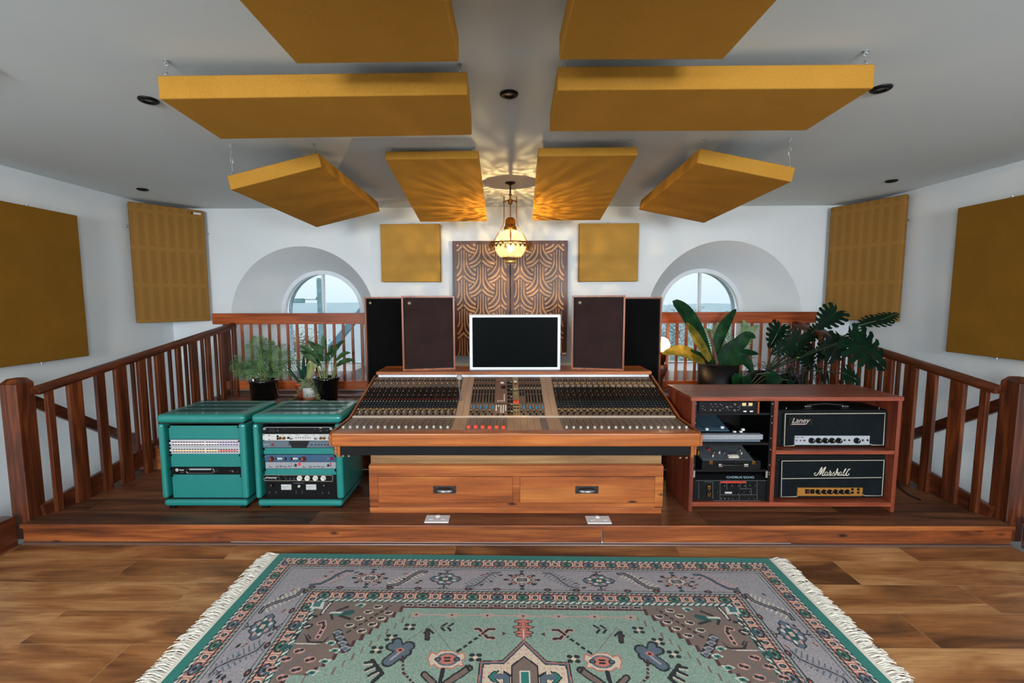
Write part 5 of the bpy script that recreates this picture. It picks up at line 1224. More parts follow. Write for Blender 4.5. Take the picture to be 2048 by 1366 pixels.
# --- palm
r = random.Random(11)
c = Vector((-2.325, 4.27, .531))
g = thing('potted_palm', 'feathery parlour palm in a glossy black pot, leftmost plant on the back tier', 'potted plant', c)
pot(g, c, .118, .124, .19, M['potblack'], .022)
top = c+Vector((0,0,.17))
fr = [(-.30,.50,.0),(-.33,.36,.10),(-.22,.60,.05),(-.05,.66,.0),(.03,.70,-.03),(.12,.62,.02),(.20,.55,.05),(.30,.50,.0),(.36,.40,.08),(.30,.34,-.10),(-.18,.36,-.12),(.10,.36,-.14),(-.42,.32,.0),(.44,.30,.04),(-.10,.50,.15),(.16,.46,.14)]
st = MB(); lf = MB()
fr = [(-.30,.34,.0),(-.16,.56,.05),(-.03,.66,.0),(.05,.60,.06),(.14,.54,.02),(.24,.50,.05),(.33,.40,.0),(.30,.26,-.08),(-.34,.26,.02),(-.22,.22,-.08),(.10,.30,-.12),(-.08,.30,-.10),(.42,.28,.0),(-.02,.44,.10)]
for dx, dz, dy in fr:
    dx *= .84; dz *= .74
    base = top+Vector((r.uniform(-.03,.03), r.uniform(-.03,.03), 0)); tip = top+Vector((dx, dy-.02, dz*.86))
    mid = base.lerp(tip, .5)+Vector((-dx*.22, 0, dz*.24))
    P = [base*(1-t)**2+mid*2*t*(1-t)+tip*t*t for t in [i/22 for i in range(23)]]
    st.tube(P, [.0028]*12+[.0018]*11, 5)
    for i in range(8, 23):
        tg = (P[min(i+1,22)]-P[i-1]).normalized(); sd = tg.cross(Vector((0,-1,.25))).normalized()
        ln_ = .092*(1-abs((i-13)/12)**2)+.02
        for s in (-1, 1):
            e = P[i]+sd*s*ln_*.82+tg*ln_*.55+Vector((0,0,-ln_*.25))
            lf.leaf(curve(P[i], e, .008, 4), lambda t: .0070*sin(pi*(t*.9+.08))+.0006, (0,-1,.2), .1)
for i in range(60):
    a = r.uniform(0, 2*pi); b0 = top+Vector((cos(a)*.05, sin(a)*.05, r.uniform(0,.10))); e = b0+Vector((cos(a)*r.uniform(.04,.11), sin(a)*.06, r.uniform(.0,.08))); lf.leaf(curve(b0, e, .01, 4), lambda t: .007*sin(pi*(t*.9+.08))+.0006, (0,-1,.2), .1)
st.build('stems', M['stem'], g); lf.build('fronds', M['lf_palm'], g)
# --- striped small agave/snake plant in terracotta
c = Vector((-1.99, 4.36, .531))
g = thing('potted_snake_plant', 'small dark spiky plant in a terracotta pot, behind the speckled pot', 'potted plant', c)
pot(g, c, .05, .078, .145, M['terra'], .02)
lf = MB(); lv = MB(); top = c+Vector((0,0,.125))
for i, (dx, dz, w) in enumerate(((-.13,.14,.028),(-.10,.08,.024),(-.06,.24,.034),(-.01,.17,.036),(.05,.19,.036),(.03,.30,.038),(-.16,.17,.020),(.08,.13,.03))):
    (lf).leaf(curve(top+Vector((dx*.15,0,0)), top+Vector((dx, r.uniform(-.05,.03), dz)), .015, 8), (lambda w: lambda t: w*sin(pi*(.25+t*.75))**.7+.0006)(w), (0,-1,.1), .35)
for dx, dz, w in ((.16,.28,.055),(.17,.20,.035),(.09,.24,.03)):
    lv.leaf(curve(top+Vector((dx*.2,0,0)), top+Vector((dx, -.03, dz)), .035, 8), (lambda w: lambda t: w*sin(pi*(.12+t*.88))**.8+.0006)(w), (0,-1,.2), .3)
lf.build('leaves', M['lf_agave'], g); lv.build('cream_leaves', M['lf_var'], g)
# --- speckled pot with trailing ivy
c = Vector((-1.865, 4.235, .531))
g = thing('potted_ivy', 'trailing variegated ivy in a speckled white pot with a bare clay base', 'potted plant', c)
MB().lathe(c, [(.0001,0),(.058,0),(.067,.012),(.069,.035)], 30).build('clay_base', mat('bare_clay', rgb(186,128,92), .7), g)
def speck():
    m, nt, b = _nt('speckled_glaze'); N = nt.nodes.new; L = nt.links.new
    tc = N('ShaderNodeTexCoord'); v = N('ShaderNodeTexVoronoi'); v.inputs['Scale'].default_value = 38; L(tc.outputs['Object'], v.inputs['Vector'])
    rr = N('ShaderNodeValToRGB'); rr.color_ramp.elements[0].position = .12; rr.color_ramp.elements[0].color = rgb(70,80,82); rr.color_ramp.elements[1].position = .34; rr.color_ramp.elements[1].color = rgb(205,208,200)
    L(v.outputs['Distance'], rr.inputs['Fac']); L(rr.outputs['Color'], b.inputs['Base Color']); b.inputs['Roughness'].default_value = .35; return m
MB().lathe(c, [(.069,.035),(.071,.07),(.071,.122),(.066,.124),(.063,.10),(.0001,.10)], 30).build('pot', speck(), g)
lf = MB(); st = MB()
for i in range(46):
    a = r.uniform(0, 2*pi); rad = r.uniform(.0,.06); p = c+Vector((cos(a)*rad, sin(a)*rad*.8, .12+r.uniform(0,.05)))
    L0 = r.uniform(.03,.08); q = p+Vector((cos(a)*L0, sin(a)*L0*.6-.01, r.uniform(-.03,.04)))
    lf.leaf(curve(p, q, .01, 4), lambda t: .022*sin(pi*(t*.9+.08))+.0006, (r.uniform(-.3,.3),-.6,.7), .2)
for sx, pts in enumerate(([(-.05,.13),(-.09,.07),(-.11,.02),(-.17,.006)],[(-.06,.13),(-.10,.05),(-.15,.008),(-.21,.005)],[(.05,.13),(.09,.08),(.09,.03),(.10,.006)],[(.06,.13),(.085,.10),(.10,.05),(.12,.004)],[(.05,.12),(.10,.06),(.14,.012),(.21,.004)])):
    P = [c+Vector((x, -.055-.01*j-.02*(sx == 4), z)) for j, (x, z) in enumerate(pts)]
    st.tube(P, .0013, 5)
    for j in range(len(P)-1):
        for t in (0,.2,.4,.6,.8):
            p = P[j].lerp(P[j+1], t); q = p+Vector((r.uniform(-.028,.028), r.uniform(-.02,.0), r.uniform(-.0,.02)))
            if q.z > .535: lf.leaf(curve(p, q, .003, 3), lambda t: .015*sin(pi*(t*.9+.08))+.0006, (0,-.7,.7), .2)
st.build('stems', M['stem'], g); lf.build('leaves', M['lf_ivy'], g)
# --- peace lily
c = Vector((-1.715, 4.255, .531))
g = thing('potted_peace_lily', 'peace lily with broad arching leaves in a tapered black pot', 'potted plant', c)
pot(g, c, .093, .114, .215, M['potblack'], .03)
st = MB(); lf = MB(); top = c+Vector((0,0,.195))
LV = [(-.25,.31,.0,.30),(-.21,.36,.1,.24),(-.02,.42,.0,.30),(-.05,.34,-.05,.22),(.19,.36,.0,.33),(.16,.30,-.08,.25),(.25,.25,-.03,.26),(.29,.17,-.02,.24),(-.20,.22,-.06,.26),(-.16,.16,.06,.2),(.05,.32,.06,.25),(.08,.26,-.1,.22),(-.10,.28,-.10,.22),(.20,.15,.08,.2),(-.02,.25,-.12,.2),(.0,.20,.08,.2),(-.27,.26,.05,.2)]
for dx, dz, dy, L0 in LV:
    tip = top+Vector((dx, dy, dz))
    base = top+Vector((dx*.22, r.uniform(-.05,.05), 0))
    jn = top+Vector((dx*.42, dy*.5, dz*.62+.02))
    st.tube(curve(base, jn, .0, 5), [.0045,.004,.0036,.0032,.003,.003], 6)
    out = Vector((1 if dx > 0 else -1, -.2, 0))
    P = [jn*(1-t)**2+(jn+Vector((dx*.30, dy*.2, L0*.34)))*2*t*(1-t)+tip*t*t for t in [i/9 for i in range(10)]]
    lf.leaf(P, lambda t: .050*sin(pi*min(1, .06+.94*t**.8))**.85+.0006, (-dx*1.2, -1, .55), .3)
st.build('stems', M['stem'], g); lf.build('leaves', M['lf_lily'], g)
# --- broad-leaved plant, right
c = Vector((1.955, 4.20, .531))
g = thing('potted_broad_leaf_plant', 'plant with a few huge paddle leaves in a wide dark cylinder pot', 'potted plant', c)
ztop = at(1425, 727, Y=4.20).z
pot(g, c, .168, .178, ztop-.531, M['potdark'], 0)
lf = MB(); ly = MB()
def PL(path, Y): return [at(x, y, Y=Yk) for (x, y), Yk in zip(path, Y if isinstance(Y, (list,tuple)) else [Y]*len(path))]
def sm(P, n=4):
    out = []
    for i in range(len(P)-1):
        a = P[max(i-1,0)]; b = P[i]; c_ = P[i+1]; d = P[min(i+2,len(P)-1)]
        for j in range(n):
            t = j/n; out.append(.5*((2*b)+(c_-a)*t+(2*a-5*b+4*c_-d)*t*t+(-a+3*b-3*c_+d)*t**3))
    return out+[P[-1]]
wf = lambda w, a=.10: (lambda t: w*(sin(pi*min(1, a+(1-a)*t**.9))**.7)+.001)
lf.leaf(sm(PL([(1424,728),(1408,690),(1388,655),(1366,622),(1345,602)], [4.2,4.17,4.14,4.12,4.1])), lambda t: .035+.125*sin(pi*min(1,t**1.35))**.9 if t < .97 else .006, (.35,-1,.25), .3)
ly.leaf(sm(PL([(1420,722),(1400,690),(1385,665),(1372,645)], [4.16,4.12,4.1,4.08])), wf(.10), (.5,-1,.1), .25)
lf.leaf(sm(PL([(1432,728),(1436,690),(1446,660),(1458,638),(1472,618)], [4.22,4.22,4.22,4.24,4.26])), lambda t: .016+.085*sin(pi*min(1,t**.95))**1.0 if t < .98 else .004, (-.75,-1,.1), .55)
ly.leaf(sm(PL([(1408,722),(1390,716),(1370,706),(1348,703),(1324,708)], [4.18,4.14,4.10,4.08,4.08])), wf(.135), (0,-1,.75), .3)
lf.leaf(sm(PL([(1436,726),(1452,705),(1475,690),(1495,672),(1512,676)], [4.2,4.17,4.14,4.12,4.1])), wf(.125), (0,-1,.6), .3)
lf.leaf(sm(PL([(1440,728),(1465,712),(1490,706),(1518,708)], [4.2,4.16,4.12,4.1])), wf(.10), (0,-1,.9), .25)
lf.leaf(sm(PL([(1446,728),(1470,720),(1490,722),(1506,745)], [4.18,4.12,4.08,4.05])), wf(.13), (0,-1,.5), .3)
lf.leaf(sm(PL([(1416,728),(1405,712),(1390,705),(1380,700)], [4.2,4.15,4.1,4.08])), wf(.05), (0,-1,.8), .2)
lf.build('leaves', M['lf_big'], g); ly.build('lamplit_leaves', M['lf_lamplit'], g)
MB().tube(PL([(1434,728),(1428,700),(1420,672),(1416,662)], 4.19), [.016,.014,.012,.013], 8).build('trunk', M['bark'], g)
# --- pale palm by the window
c = Vector((2.17, 4.365, .531))
g = thing('potted_pale_palm', 'pale translucent palm against the right window, behind the paddle-leaf plant', 'potted plant', c)
pot(g, c, .06, .075, .12, M['potdark'], 0)
lf = MB(); st = MB()
for P in ([(1455,770),(1445,720),(1432,680),(1424,660)],[(1460,770),(1458,720),(1452,690),(1446,665)],[(1470,770),(1480,710),(1490,675),(1498,655)]):
    Q = sm(PL(P, 4.37), 7); st.tube([q for q in Q], .003, 5)
    Q0 = Q[0]; st.tube([c+Vector((0,0,.10)), Q0], .003, 5)
    for i in range(6, len(Q)):
        tg = (Q[min(i+1,len(Q)-1)]-Q[i-1]).normalized(); sd = tg.cross(Vector((0,-1,0)))
        for s in (-1, 1):
            e = Q[i]+sd*s*.085+tg*.05; lf.leaf(curve(Q[i], e, .004, 4), lambda t: .015*sin(pi*(t*.9+.08))+.0008, (0,-1,0), .1)
st.build('stems', M['stem'], g); lf.build('fronds', M['lf_pale'], g)
# --- monstera
c = Vector((2.50, 4.12, .531))
g = thing('potted_monstera', 'large dark swiss cheese plant spilling over the right railing from a dark pot', 'potted plant', c)
c = Vector((2.42, 4.26, .531))
pot(g, c, .14, .155, .25, M['potdark'], 0)
st = MB(); hub = c+Vector((0,0,.24))
def monstera(mb, C0, tip, n, s, gap=.035, droop=.25):
    C0 = Vector(C0); a = (Vector(tip)-C0).normalized(); n = Vector(n); n = (n-a*n.dot(a)).normalized(); b = n.cross(a)
    out = [(-.20,.10),(-.30,.34),(-.10,.52),(.12,.57),(.34,.52),(.55,.42),(.76,.27),(1.0,.02)]
    mid = [-.02,.02,.14,.27,.41,.55,.70,.90]
    def W(u, v): 
        rr = u*u*.5+v*v; return C0+(a*u+b*v)*s-n*(droop*s*rr)+n*(abs(v)*s*.10)
    for sg in (-1, 1):
        for i in range(7):
            p0 = (mid[i], .012*sg); p1 = (mid[i+1], .012*sg)
            q0 = out[i]; q1 = out[i+1]
            f = .48
            def lp(p, q, f): return (p[0]+(q[0]-p[0])*f, p[1]+(q[1]*sg-p[1])*f)
            m0, m1 = lp(p0, q0, f), lp(p1, q1, f)
            g0 = .0 if i == 0 else .16
            n0, n1 = lp(p0, q0, .92), lp(p1, q1, .92)
            n0b = (n0[0]+(n1[0]-n0[0])*g0, n0[1]+(n1[1]-n0[1])*g0); n1b = (n1[0]-(n1[0]-n0[0])*.16*(i < 6), n1[1]-(n1[1]-n0[1])*.16*(i < 6))
            k0, k1 = lp(p0, q0, .72), lp(p1, q1, .72)
            k0b = (k0[0]+(k1[0]-k0[0])*g0*1.3, k0[1]+(k1[1]-k0[1])*g0*1.3); k1b = (k1[0]-(k1[0]-k0[0])*.2*(i < 6), k1[1]-(k1[1]-k0[1])*.2*(i < 6))
            tp = ((q0[0]+q1[0])/2, (q0[1]+q1[1])/2*sg*1.02)
            vs = [W(*p0), W(*p1), W(*m1), W(*m0), W(*k1b), W(*k0b), W(*n1b), W(*n0b), W(*tp)]
            fs = [(0,1,2,3),(3,2,4,5),(5,4,6,7),(7,6,8)]
            if sg < 0: fs = [tuple(reversed(q)) for q in fs]
            mb.add(vs, fs, 0, True)
def mleaf(px, py, tx, ty, Y, s, n=(0,-1,.35), droop=.25, Yt=None, stem=True):
    C0 = at(px, py, Y=Y); T = at(tx, ty, Y=Yt if Yt else Y)
    mb = MB(); monstera(mb, C0, T, n, s*.88, droop=droop); o = mb.build('leaf', M['lf_dark'], g)
    if stem:
        m_ = hub.lerp(C0, .5)+Vector(((C0.x-hub.x)*.15, -.02, .06))
        st.tube([hub*(1-t)**2+m_*2*t*(1-t)+C0*t*t for t in [i/9 for i in range(10)]], .006, 6)
mleaf(1560,655,1540,700,4.10,.24,(.2,-1,.2))
mleaf(1600,672,1585,715,4.00,.24,(-.1,-1,.35))
mleaf(1573,690,1535,715,4.02,.17,(.3,-1,.3))
mleaf(1672,624,1620,670,3.90,.24,(-.2,-1,.7))
mleaf(1762,640,1698,652,3.45,.21,(0,-.42,1),.18)
mleaf(1765,639,1806,621,3.45,.15,(0,-.5,1),.1)
mleaf(1706,680,1795,750,3.40,.36,(.1,-1,.45),.22,3.3)
mleaf(1680,680,1655,728,3.70,.25,(-.4,-1,.3))
mleaf(1652,690,1640,730,4.05,.20,(.3,-1,.2))
mleaf(1692,748,1732,766,3.45,.17,(.2,-1,.5))
mleaf(1706,676,1745,664,3.5,.13,(.1,-1,.7))
mleaf(1612,705,1625,745,3.95,.19,(0,-1,.2))
mleaf(1640,660,1600,690,4.15,.17,(0,-1,.6))
st.build('stems', M['stemdk'], g)
MB().ball(at(1597,715,Y=3.9), .014, 10, sz=.35).build('yellow_leaf_tip', mat('yellow_tip', rgb(230,180,40), .5), g)
# --- arrowhead plant low between the pots
c = Vector((2.12, 4.28, .531))
c = Vector((2.185, 4.15, .531))
g = thing('potted_arrowhead_plant', 'low green arrowhead plant between the paddle-leaf pot and the monstera', 'potted plant', c)
pot(g, c, .04, .045, .10, M['potdark'], 0)
lf = MB(); st = MB()
for (px, py, tx, ty, w) in ((1470,748,1472,790,.12),(1488,752,1490,790,.10),(1540,745,1535,785,.11),(1560,752,1530,775,.08),(1575,760,1590,790,.07)):
    P = sm(PL([(px,py),((px+tx)/2+3,(py+ty)/2),(tx,ty)], 4.0), 4); lf.leaf(P, wf(w,.3), (.2,-1,.4), .25)
    st.tube([c+Vector((0,0,.09)), c.lerp(P[0], .5)+Vector((0,0,.12)), P[0]], .003, 5)
lf.build('leaves', M['lf_big'], g); st.build('stems', M['stem'], g)
# --- wiry black-stemmed planter
c = Vector((2.62, 4.08, .531)); r = random.Random(5)
c = at(1560, 760, Y=4.0); c.z = .531; c = Vector((2.43, 3.98, .531)) if False else Vector((2.68, 4.30, .531))
g = thing('potted_twiggy_vine', 'tangle of dry dark vine stems in a black pot under the swiss cheese plant', 'potted plant', c)
pot(g, c, .10, .115, .22, M['potblack'], 0)
st = MB(); lf = MB()
for i in range(26):
    x0 = r.uniform(1510, 1660); y0 = r.uniform(712, 745); x1 = x0+r.uniform(-40,50); y1 = y0+r.uniform(-8,40)
    Yk = r.uniform(4.02, 4.2)
    P = sm([at(x0, y0, Y=Yk), at((x0+x1)/2, (y0+y1)/2-r.uniform(2,14), Y=Yk+.02), at(x1, y1, Y=Yk)], 5)
    st.tube(P, .0028, 5)
for i in range(8):
    e = at(r.uniform(1540,1720), r.uniform(700,760), Y=r.uniform(3.95,4.2)); b0 = c+Vector((0,0,.2))
    st.tube([b0, b0.lerp(e,.5)+Vector((0,0,.08)), e], .003, 5)
for i in range(14):
    x = r.uniform(1575,1720); y = r.uniform(725,770); p = at(x, y, Y=3.95); q = at(x+r.uniform(-16,16), y+r.uniform(15,35), Y=3.95)
    lf.leaf(curve(p, q, .01, 5), lambda t: .022*sin(pi*(t*.95+.04))+.0006, (0,-1,.2), .3)
st.build('stems', mat('dry_dark_vine', rgb(60,52,56), .6), g); lf.build('strap_leaves', M['lf_dark'], g)
# ================================================================ RUG (woven knot by knot: every face is one knot with its own yarn colour)
RWD, RLN, CELL = 2.79, 1.90, .003
NU, NV = int(RWD/CELL), int(RLN/CELL)
rc = Vector(((-1.318+1.472)/2, (2.499+2.462)/2, 0)); ra = atan2(2.462-2.499, 2.79)
pal = {'teal':(40,128,116),'field':(150,176,158),'field2':(128,158,142),'grey':(172,164,166),'grey2':(146,142,150),'brown':(128,108,98),'pink':(206,122,108),'lpink':(214,160,148),'dred':(84,40,40),'black':(34,36,38),'cream':(224,204,180),'white':(222,216,206),'dteal':(28,84,84),'slate':(92,108,122),'green':(60,120,98)}
names = list(pal); idx = {n: i for i, n in enumerate(names)}
img = np.zeros((NV, NU), np.int16)
ug = (np.arange(NU)+.5)*CELL-RWD/2; vg = (np.arange(NV)+.5)*CELL
UU, VV = np.meshgrid(ug, vg)
rs_ = np.random.RandomState(4); RN = rs_.rand(NV, NU)
def setm(mask, c): img[mask] = idx[c]
dx_ = RWD/2-np.abs(UU); dy_ = np.minimum(VV, RLN-VV); DD = np.minimum(dx_, dy_)
onx = dy_ <= dx_            # cells whose nearest edge is a long edge
SS = np.where(onx, UU, VV-RLN/2)
# band colours outward -> inward
setm(DD >= 0, 'teal')
def rope(d0, d1, a='white', b='dteal', per=.030):
    m = (DD >= d0) & (DD < d1); ph = ((SS+(DD-d0)*1.2)/per) % 1
    setm(m, b); setm(m & (ph < .58), a)
    for e in (d0-.004, d1): setm((DD >= e) & (DD < e+.0045), 'black')
def flowers(d0, d1):
    m = (DD >= d0) & (DD < d1); setm(m, 'pink'); w = d1-d0; dm = (d0+d1)/2
    per = .123; ph = ((SS/per+.5) % 1)-.5; ph2 = ((SS/per) % 1)-.5; r_ = (DD-dm)/w
    k_ = (np.floor(SS/per+.5).astype(int) % 2) == 0
    big = m & ((ph*per/.034)**2+(r_*1.9)**2 < 1)
    setm(m & ((np.abs(ph*per) > .034) & (np.abs(ph*per) < .040)), 'cream')
    setm(big, 'black'); b2 = m & ((ph*per/.026)**2+(r_*2.6)**2 < 1); setm(b2 & k_, 'green'); setm(b2 & ~k_, 'slate'); setm(m & ((ph*per/.010)**2+(r_*5)**2 < 1), 'black')
    setm(big & (r_ > .28), 'dteal'); setm(big & (np.abs(np.abs(ph*per)-.018) < .004) & (np.abs(r_) < .1), 'lpink')
    sml = m & ((ph2*per/.011)**2+(r_*3.2)**2 < 1); setm(m & ((ph2*per/.016)**2+(r_*2.3)**2 < 1), 'cream'); setm(sml, 'black'); setm(m & ((ph2*per/.006)**2+(r_*6)**2 < 1), 'slate')
rope(.048, .060); flowers(.064, .104); rope(.110, .122, 'lpink', 'dteal', .024)
m = (DD >= .128) & (DD < .322); setm(m, 'grey'); setm(m & (RN < .35), 'grey2')
for e in (.140, .306): setm((DD >= e) & (DD < e+.0045), 'black')
rope(.328, .340, 'lpink', 'dteal', .024); flowers(.344, .388); rope(.394, .410)
m = DD >= .416; setm(m, 'brown')
# stamping in edge coordinates (s along the edge, d inwards) on all four sides
def stamp(fn, s0, d0, side):
    if side == 0: lu, lv = UU-s0, VV-d0
    elif side == 1: lu, lv = UU-s0, (RLN-VV)-d0
    elif side == 2: lu, lv = (VV-RLN/2)-s0, (RWD/2+UU)-d0
    else: lu, lv = (VV-RLN/2)-s0, (RWD/2-UU)-d0
    fn(lu, lv)
def poly(lu, lv, pts, c, flip=1):
    pts = np.array(pts, float)*np.array([flip, 1]); 
    mn = pts.min(0); mx = pts.max(0); box = (lu >= mn[0]) & (lu <= mx[0]) & (lv >= mn[1]) & (lv <= mx[1])
    if not box.any(): return
    x = lu[box]; y = lv[box]; ins = np.zeros(x.shape, bool); n = len(pts); j = n-1
    for i in range(n):
        xi, yi = pts[i]; xj, yj = pts[j]
        if yi != yj: ins ^= ((yi > y) != (yj > y)) & (x < (xj-xi)*(y-yi)/(yj-yi)+xi)
        j = i
    t = img[box]; t[ins] = idx[c]; img[box] = t
def line(lu, lv, p, q, w, c, dash=0, flip=1):
    p = np.array(p, float)*[flip,1]; q = np.array(q, float)*[flip,1]; d = q-p; L_ = max(1e-6, float((d**2).sum()))
    mnx, mxx = min(p[0],q[0])-w, max(p[0],q[0])+w; mny, mxy = min(p[1],q[1])-w, max(p[1],q[1])+w
    box = (lu >= mnx) & (lu <= mxx) & (lv >= mny) & (lv <= mxy)
    if not box.any(): return
    x = lu[box]; y = lv[box]; t = np.clip(((x-p[0])*d[0]+(y-p[1])*d[1])/L_, 0, 1)
    ds = np.hypot(x-p[0]-t*d[0], y-p[1]-t*d[1]); mk = ds < w/2
    if dash: mk &= ((t*sqrt(L_)/dash) % 1) < .65
    tt = img[box]; tt[mk] = idx[c]; img[box] = tt
def ell(lu, lv, c0, rx, ry, c, flip=1):
    setm((((lu-c0[0]*flip)/rx)**2+((lv-c0[1])/ry)**2) < 1, c)
def star(lu, lv):
    for k in range(8):
        a = k*pi/4; ca, sa = cos(a), sin(a); sq = .62
        line(lu, lv, (0,0), (ca*.088, sa*.088*sq), .012, 'black')
        ell(lu, lv, (ca*.060, sa*.060*sq), .015, .010, 'black'); ell(lu, lv, (ca*.060, sa*.060*sq), .010, .006, 'pink' if k % 2 else 'lpink')
        ell(lu, lv, (ca*.085, sa*.085*sq), .012, .008, 'black'); ell(lu, lv, (ca*.034, sa*.034*sq), .011, .007, 'cream')
    poly(lu, lv, [(-.026,-.016),(.026,-.016),(.026,.016),(-.026,.016)], 'black'); poly(lu, lv, [(-.020,-.012),(.020,-.012),(.020,.012),(-.020,.012)], 'slate'); ell(lu, lv, (0,0), .007, .005, 'pink')
    for s in (-1, 1): line(lu, lv, (0, s*.050), (0, s*.082), .005, 'black'); ell(lu, lv, (0, s*.074), .014, .008, 'dteal')
def diam(lu, lv):
    R_ = np.abs(lu)/.095+np.abs(lv)/.062+.09*np.sin(np.abs(lu)*160)
    setm(R_ < 1, 'black'); setm(R_ < .88, 'slate'); setm(R_ < .62, 'grey2'); setm(R_ < .5, 'dteal'); 
    for k in range(8):
        a = k*pi/4+.39; ell(lu, lv, (cos(a)*.050, sin(a)*.030), .011, .007, 'lpink' if k % 2 else 'white')
    setm((np.abs(lu) < .014) & (np.abs(lv) < .010), 'cream'); setm((np.abs(lu) < .006) & (np.abs(lv) < .004), 'pink')
    for s in (-1, 1): line(lu, lv, (0, s*.050), (0, s*.080), .006, 'black'); line(lu, lv, (-.02, s*.078), (0, s*.064), .005, 'black'); line(lu, lv, (.02, s*.078), (0, s*.064), .005, 'black')
def sleaf(c1, c2, c3):
    def f(lu, lv, fl=1):
        A_ = [(-.085,.062),(-.05,.060),(-.010,.018),(.0,-.006),(.04,-.052),(.085,-.062)]
        for k in range(9):
            t = k/8; q = (-.06+.125*t, .052-.105*t)
            line(lu, lv, q, (q[0]+.030, q[1]+.020), .006, c2, 0, fl); line(lu, lv, q, (q[0]-.022, q[1]-.022), .006, c2, 0, fl)
        for a, b in zip(A_[:-1], A_[1:]): line(lu, lv, a, b, .022, c1, 0, fl)
        for a, b in zip(A_[:-1], A_[1:]): line(lu, lv, a, b, .006, c3, 0, fl)
    return f
def bits(lu, lv, seed, wd):
    q = random.Random(seed)
    for k in range(int(wd/.05)):
        a = q.uniform(-wd/2, wd/2); b = q.uniform(-.066, .066); c_ = q.choice(['black','pink','dred','slate','lpink'])
        ell(lu, lv, (a, b), .010, .007, c_); line(lu, lv, (a-.010, b+.006), (a+.010, b-.004), .005, 'black')
DB = .225
for side in range(4):
    rng = range(-3, 4) if side < 2 else range(-2, 3)
    step = .40 if side < 2 else .36
    stamp(lambda a, b: bits(a, b, side+20, 2.2 if side < 2 else 1.3), 0, DB, side)
    for k in rng:
        s0 = k*step
        lim = RWD/2-.24 if side < 2 else RLN/2-.24
        if abs(s0) > lim: continue
        stamp(star if k % 2 == 0 else diam, s0, DB, side)
    for k in range(-4, 4):
        s0 = (k+.5)*step
        lim = RWD/2-.30 if side < 2 else RLN/2-.30
        if abs(s0) > lim: continue
        kk = min(abs(k+.5), 3.5); f = {0.5: sleaf('grey2','slate','black'), 1.5: sleaf('black','cream','grey2'), 2.5: sleaf('slate','lpink','black'), 3.5: sleaf('dteal','lpink','black')}[kk]
        stamp(lambda a, b, f=f, fl=(1 if s0 > 0 else -1): f(a, -b, fl), s0, DB, side)
        for q in (-.13, .13): stamp(lambda a, b: (ell(a, b, (0,0), .020, .012, 'black'), ell(a, b, (0,0), .013, .007, 'dred'), ell(a, b, (0,0), .005, .004, 'pink')), s0+q*.55, .306, side)
# field octagon with stepped corners
V0 = .448
st_ = .030
hx = RWD/2-.416; 
def infield():
    # field spans |u| < 0.74 at the top and widens in steps
    vv = np.minimum(VV, RLN-VV)-V0
    lim = .575+np.floor(np.maximum(vv, 0)/.036)*.0255
    lim = np.where(vv > .40, .93, lim); lim = np.minimum(lim, hx-.02)
    return (vv >= 0) & (np.abs(UU) < lim), vv, lim
fm, vvf, limf = infield()
fo = (vvf >= -.006) & (np.abs(UU) < limf+.008) & (vvf > -.006)
setm(fo & ~fm, 'dred')
e2 = (vvf >= 0) & fm & (np.abs(UU) > limf-.008); 
setm(fm, 'field'); setm(fm & (RN < .42), 'field2'); setm(fm & (RN > .93), 'grey')
setm(fm & (vvf < .005), 'dred')
setm(e2, 'dred')
inner = fm & (vvf > .05) & (np.abs(np.abs(UU)-(limf-.075)) < .004); setm(inner, 'brown')
setm(fm & (np.abs(vvf-.050) < .003) & (np.abs(UU) < .50), 'lpink')
# small squares in the brown strip
for k in range(-9, 10):
    s0 = k*.0605
    for side in (0, 1): stamp(lambda a, b, k=k: (poly(a, b, [(-.019,-.011),(.019,-.011),(.019,.011),(-.019,.011)], 'lpink' if k % 4 == 2 else 'white'), poly(a, b, [(-.016,-.0085),(.016,-.0085),(.016,.0085),(-.016,.0085)], 'black'), ell(a, b, (0,0), .006, .004, 'brown')), s0, .431, side)
# floral row on the pink line
for k in range(-3, 4):
    s0 = (k-.0)*.165
    for q in ((-.012,-.007),(.012,-.007),(-.012,.007),(.012,.007)):
        for side in (0, 1): stamp(lambda a, b: (ell(a, b, q, .012, .009, 'lpink'), ell(a, b, q, .007, .005, 'field')), s0, V0+.050, side)
    for side in (0, 1): stamp(lambda a, b: ell(a, b, (0,0), .006, .005, 'dred'), s0, V0+.050, side)
# motifs given by where they lie on the floor in the photograph (left half, mirrored)
def uv(px, py):
    p = at(px, py, Z=.012)-rc; x = p.x*cos(-ra)-p.y*sin(-ra); y = p.x*sin(-ra)+p.y*cos(-ra)
    return (x, -y)
ox = uv(1050, 1277)[0]
def both(fn):
    for fl in (1, -1): fn(fl)
def Z8(x, y): u_, v_ = uv(850+x/5.04, 1095+y/5.04); return (u_-ox, v_)
def Z6(x, y): u_, v_ = uv(540+x/3.938, 1150+y/3.938); return (u_-ox, v_)
def Lp(P, w, c, dash=0):
    for fl in (1, -1):
        for a, b in zip(P[:-1], P[1:]): line(UU, VV, a, b, w, c, dash, fl)
def Pp(P, c):
    for fl in (1, -1): poly(UU, VV, P, c, fl)
def Ep(p, rx, ry, c):
    for fl in (1, -1): ell(UU, VV, p, rx, ry, c, fl)
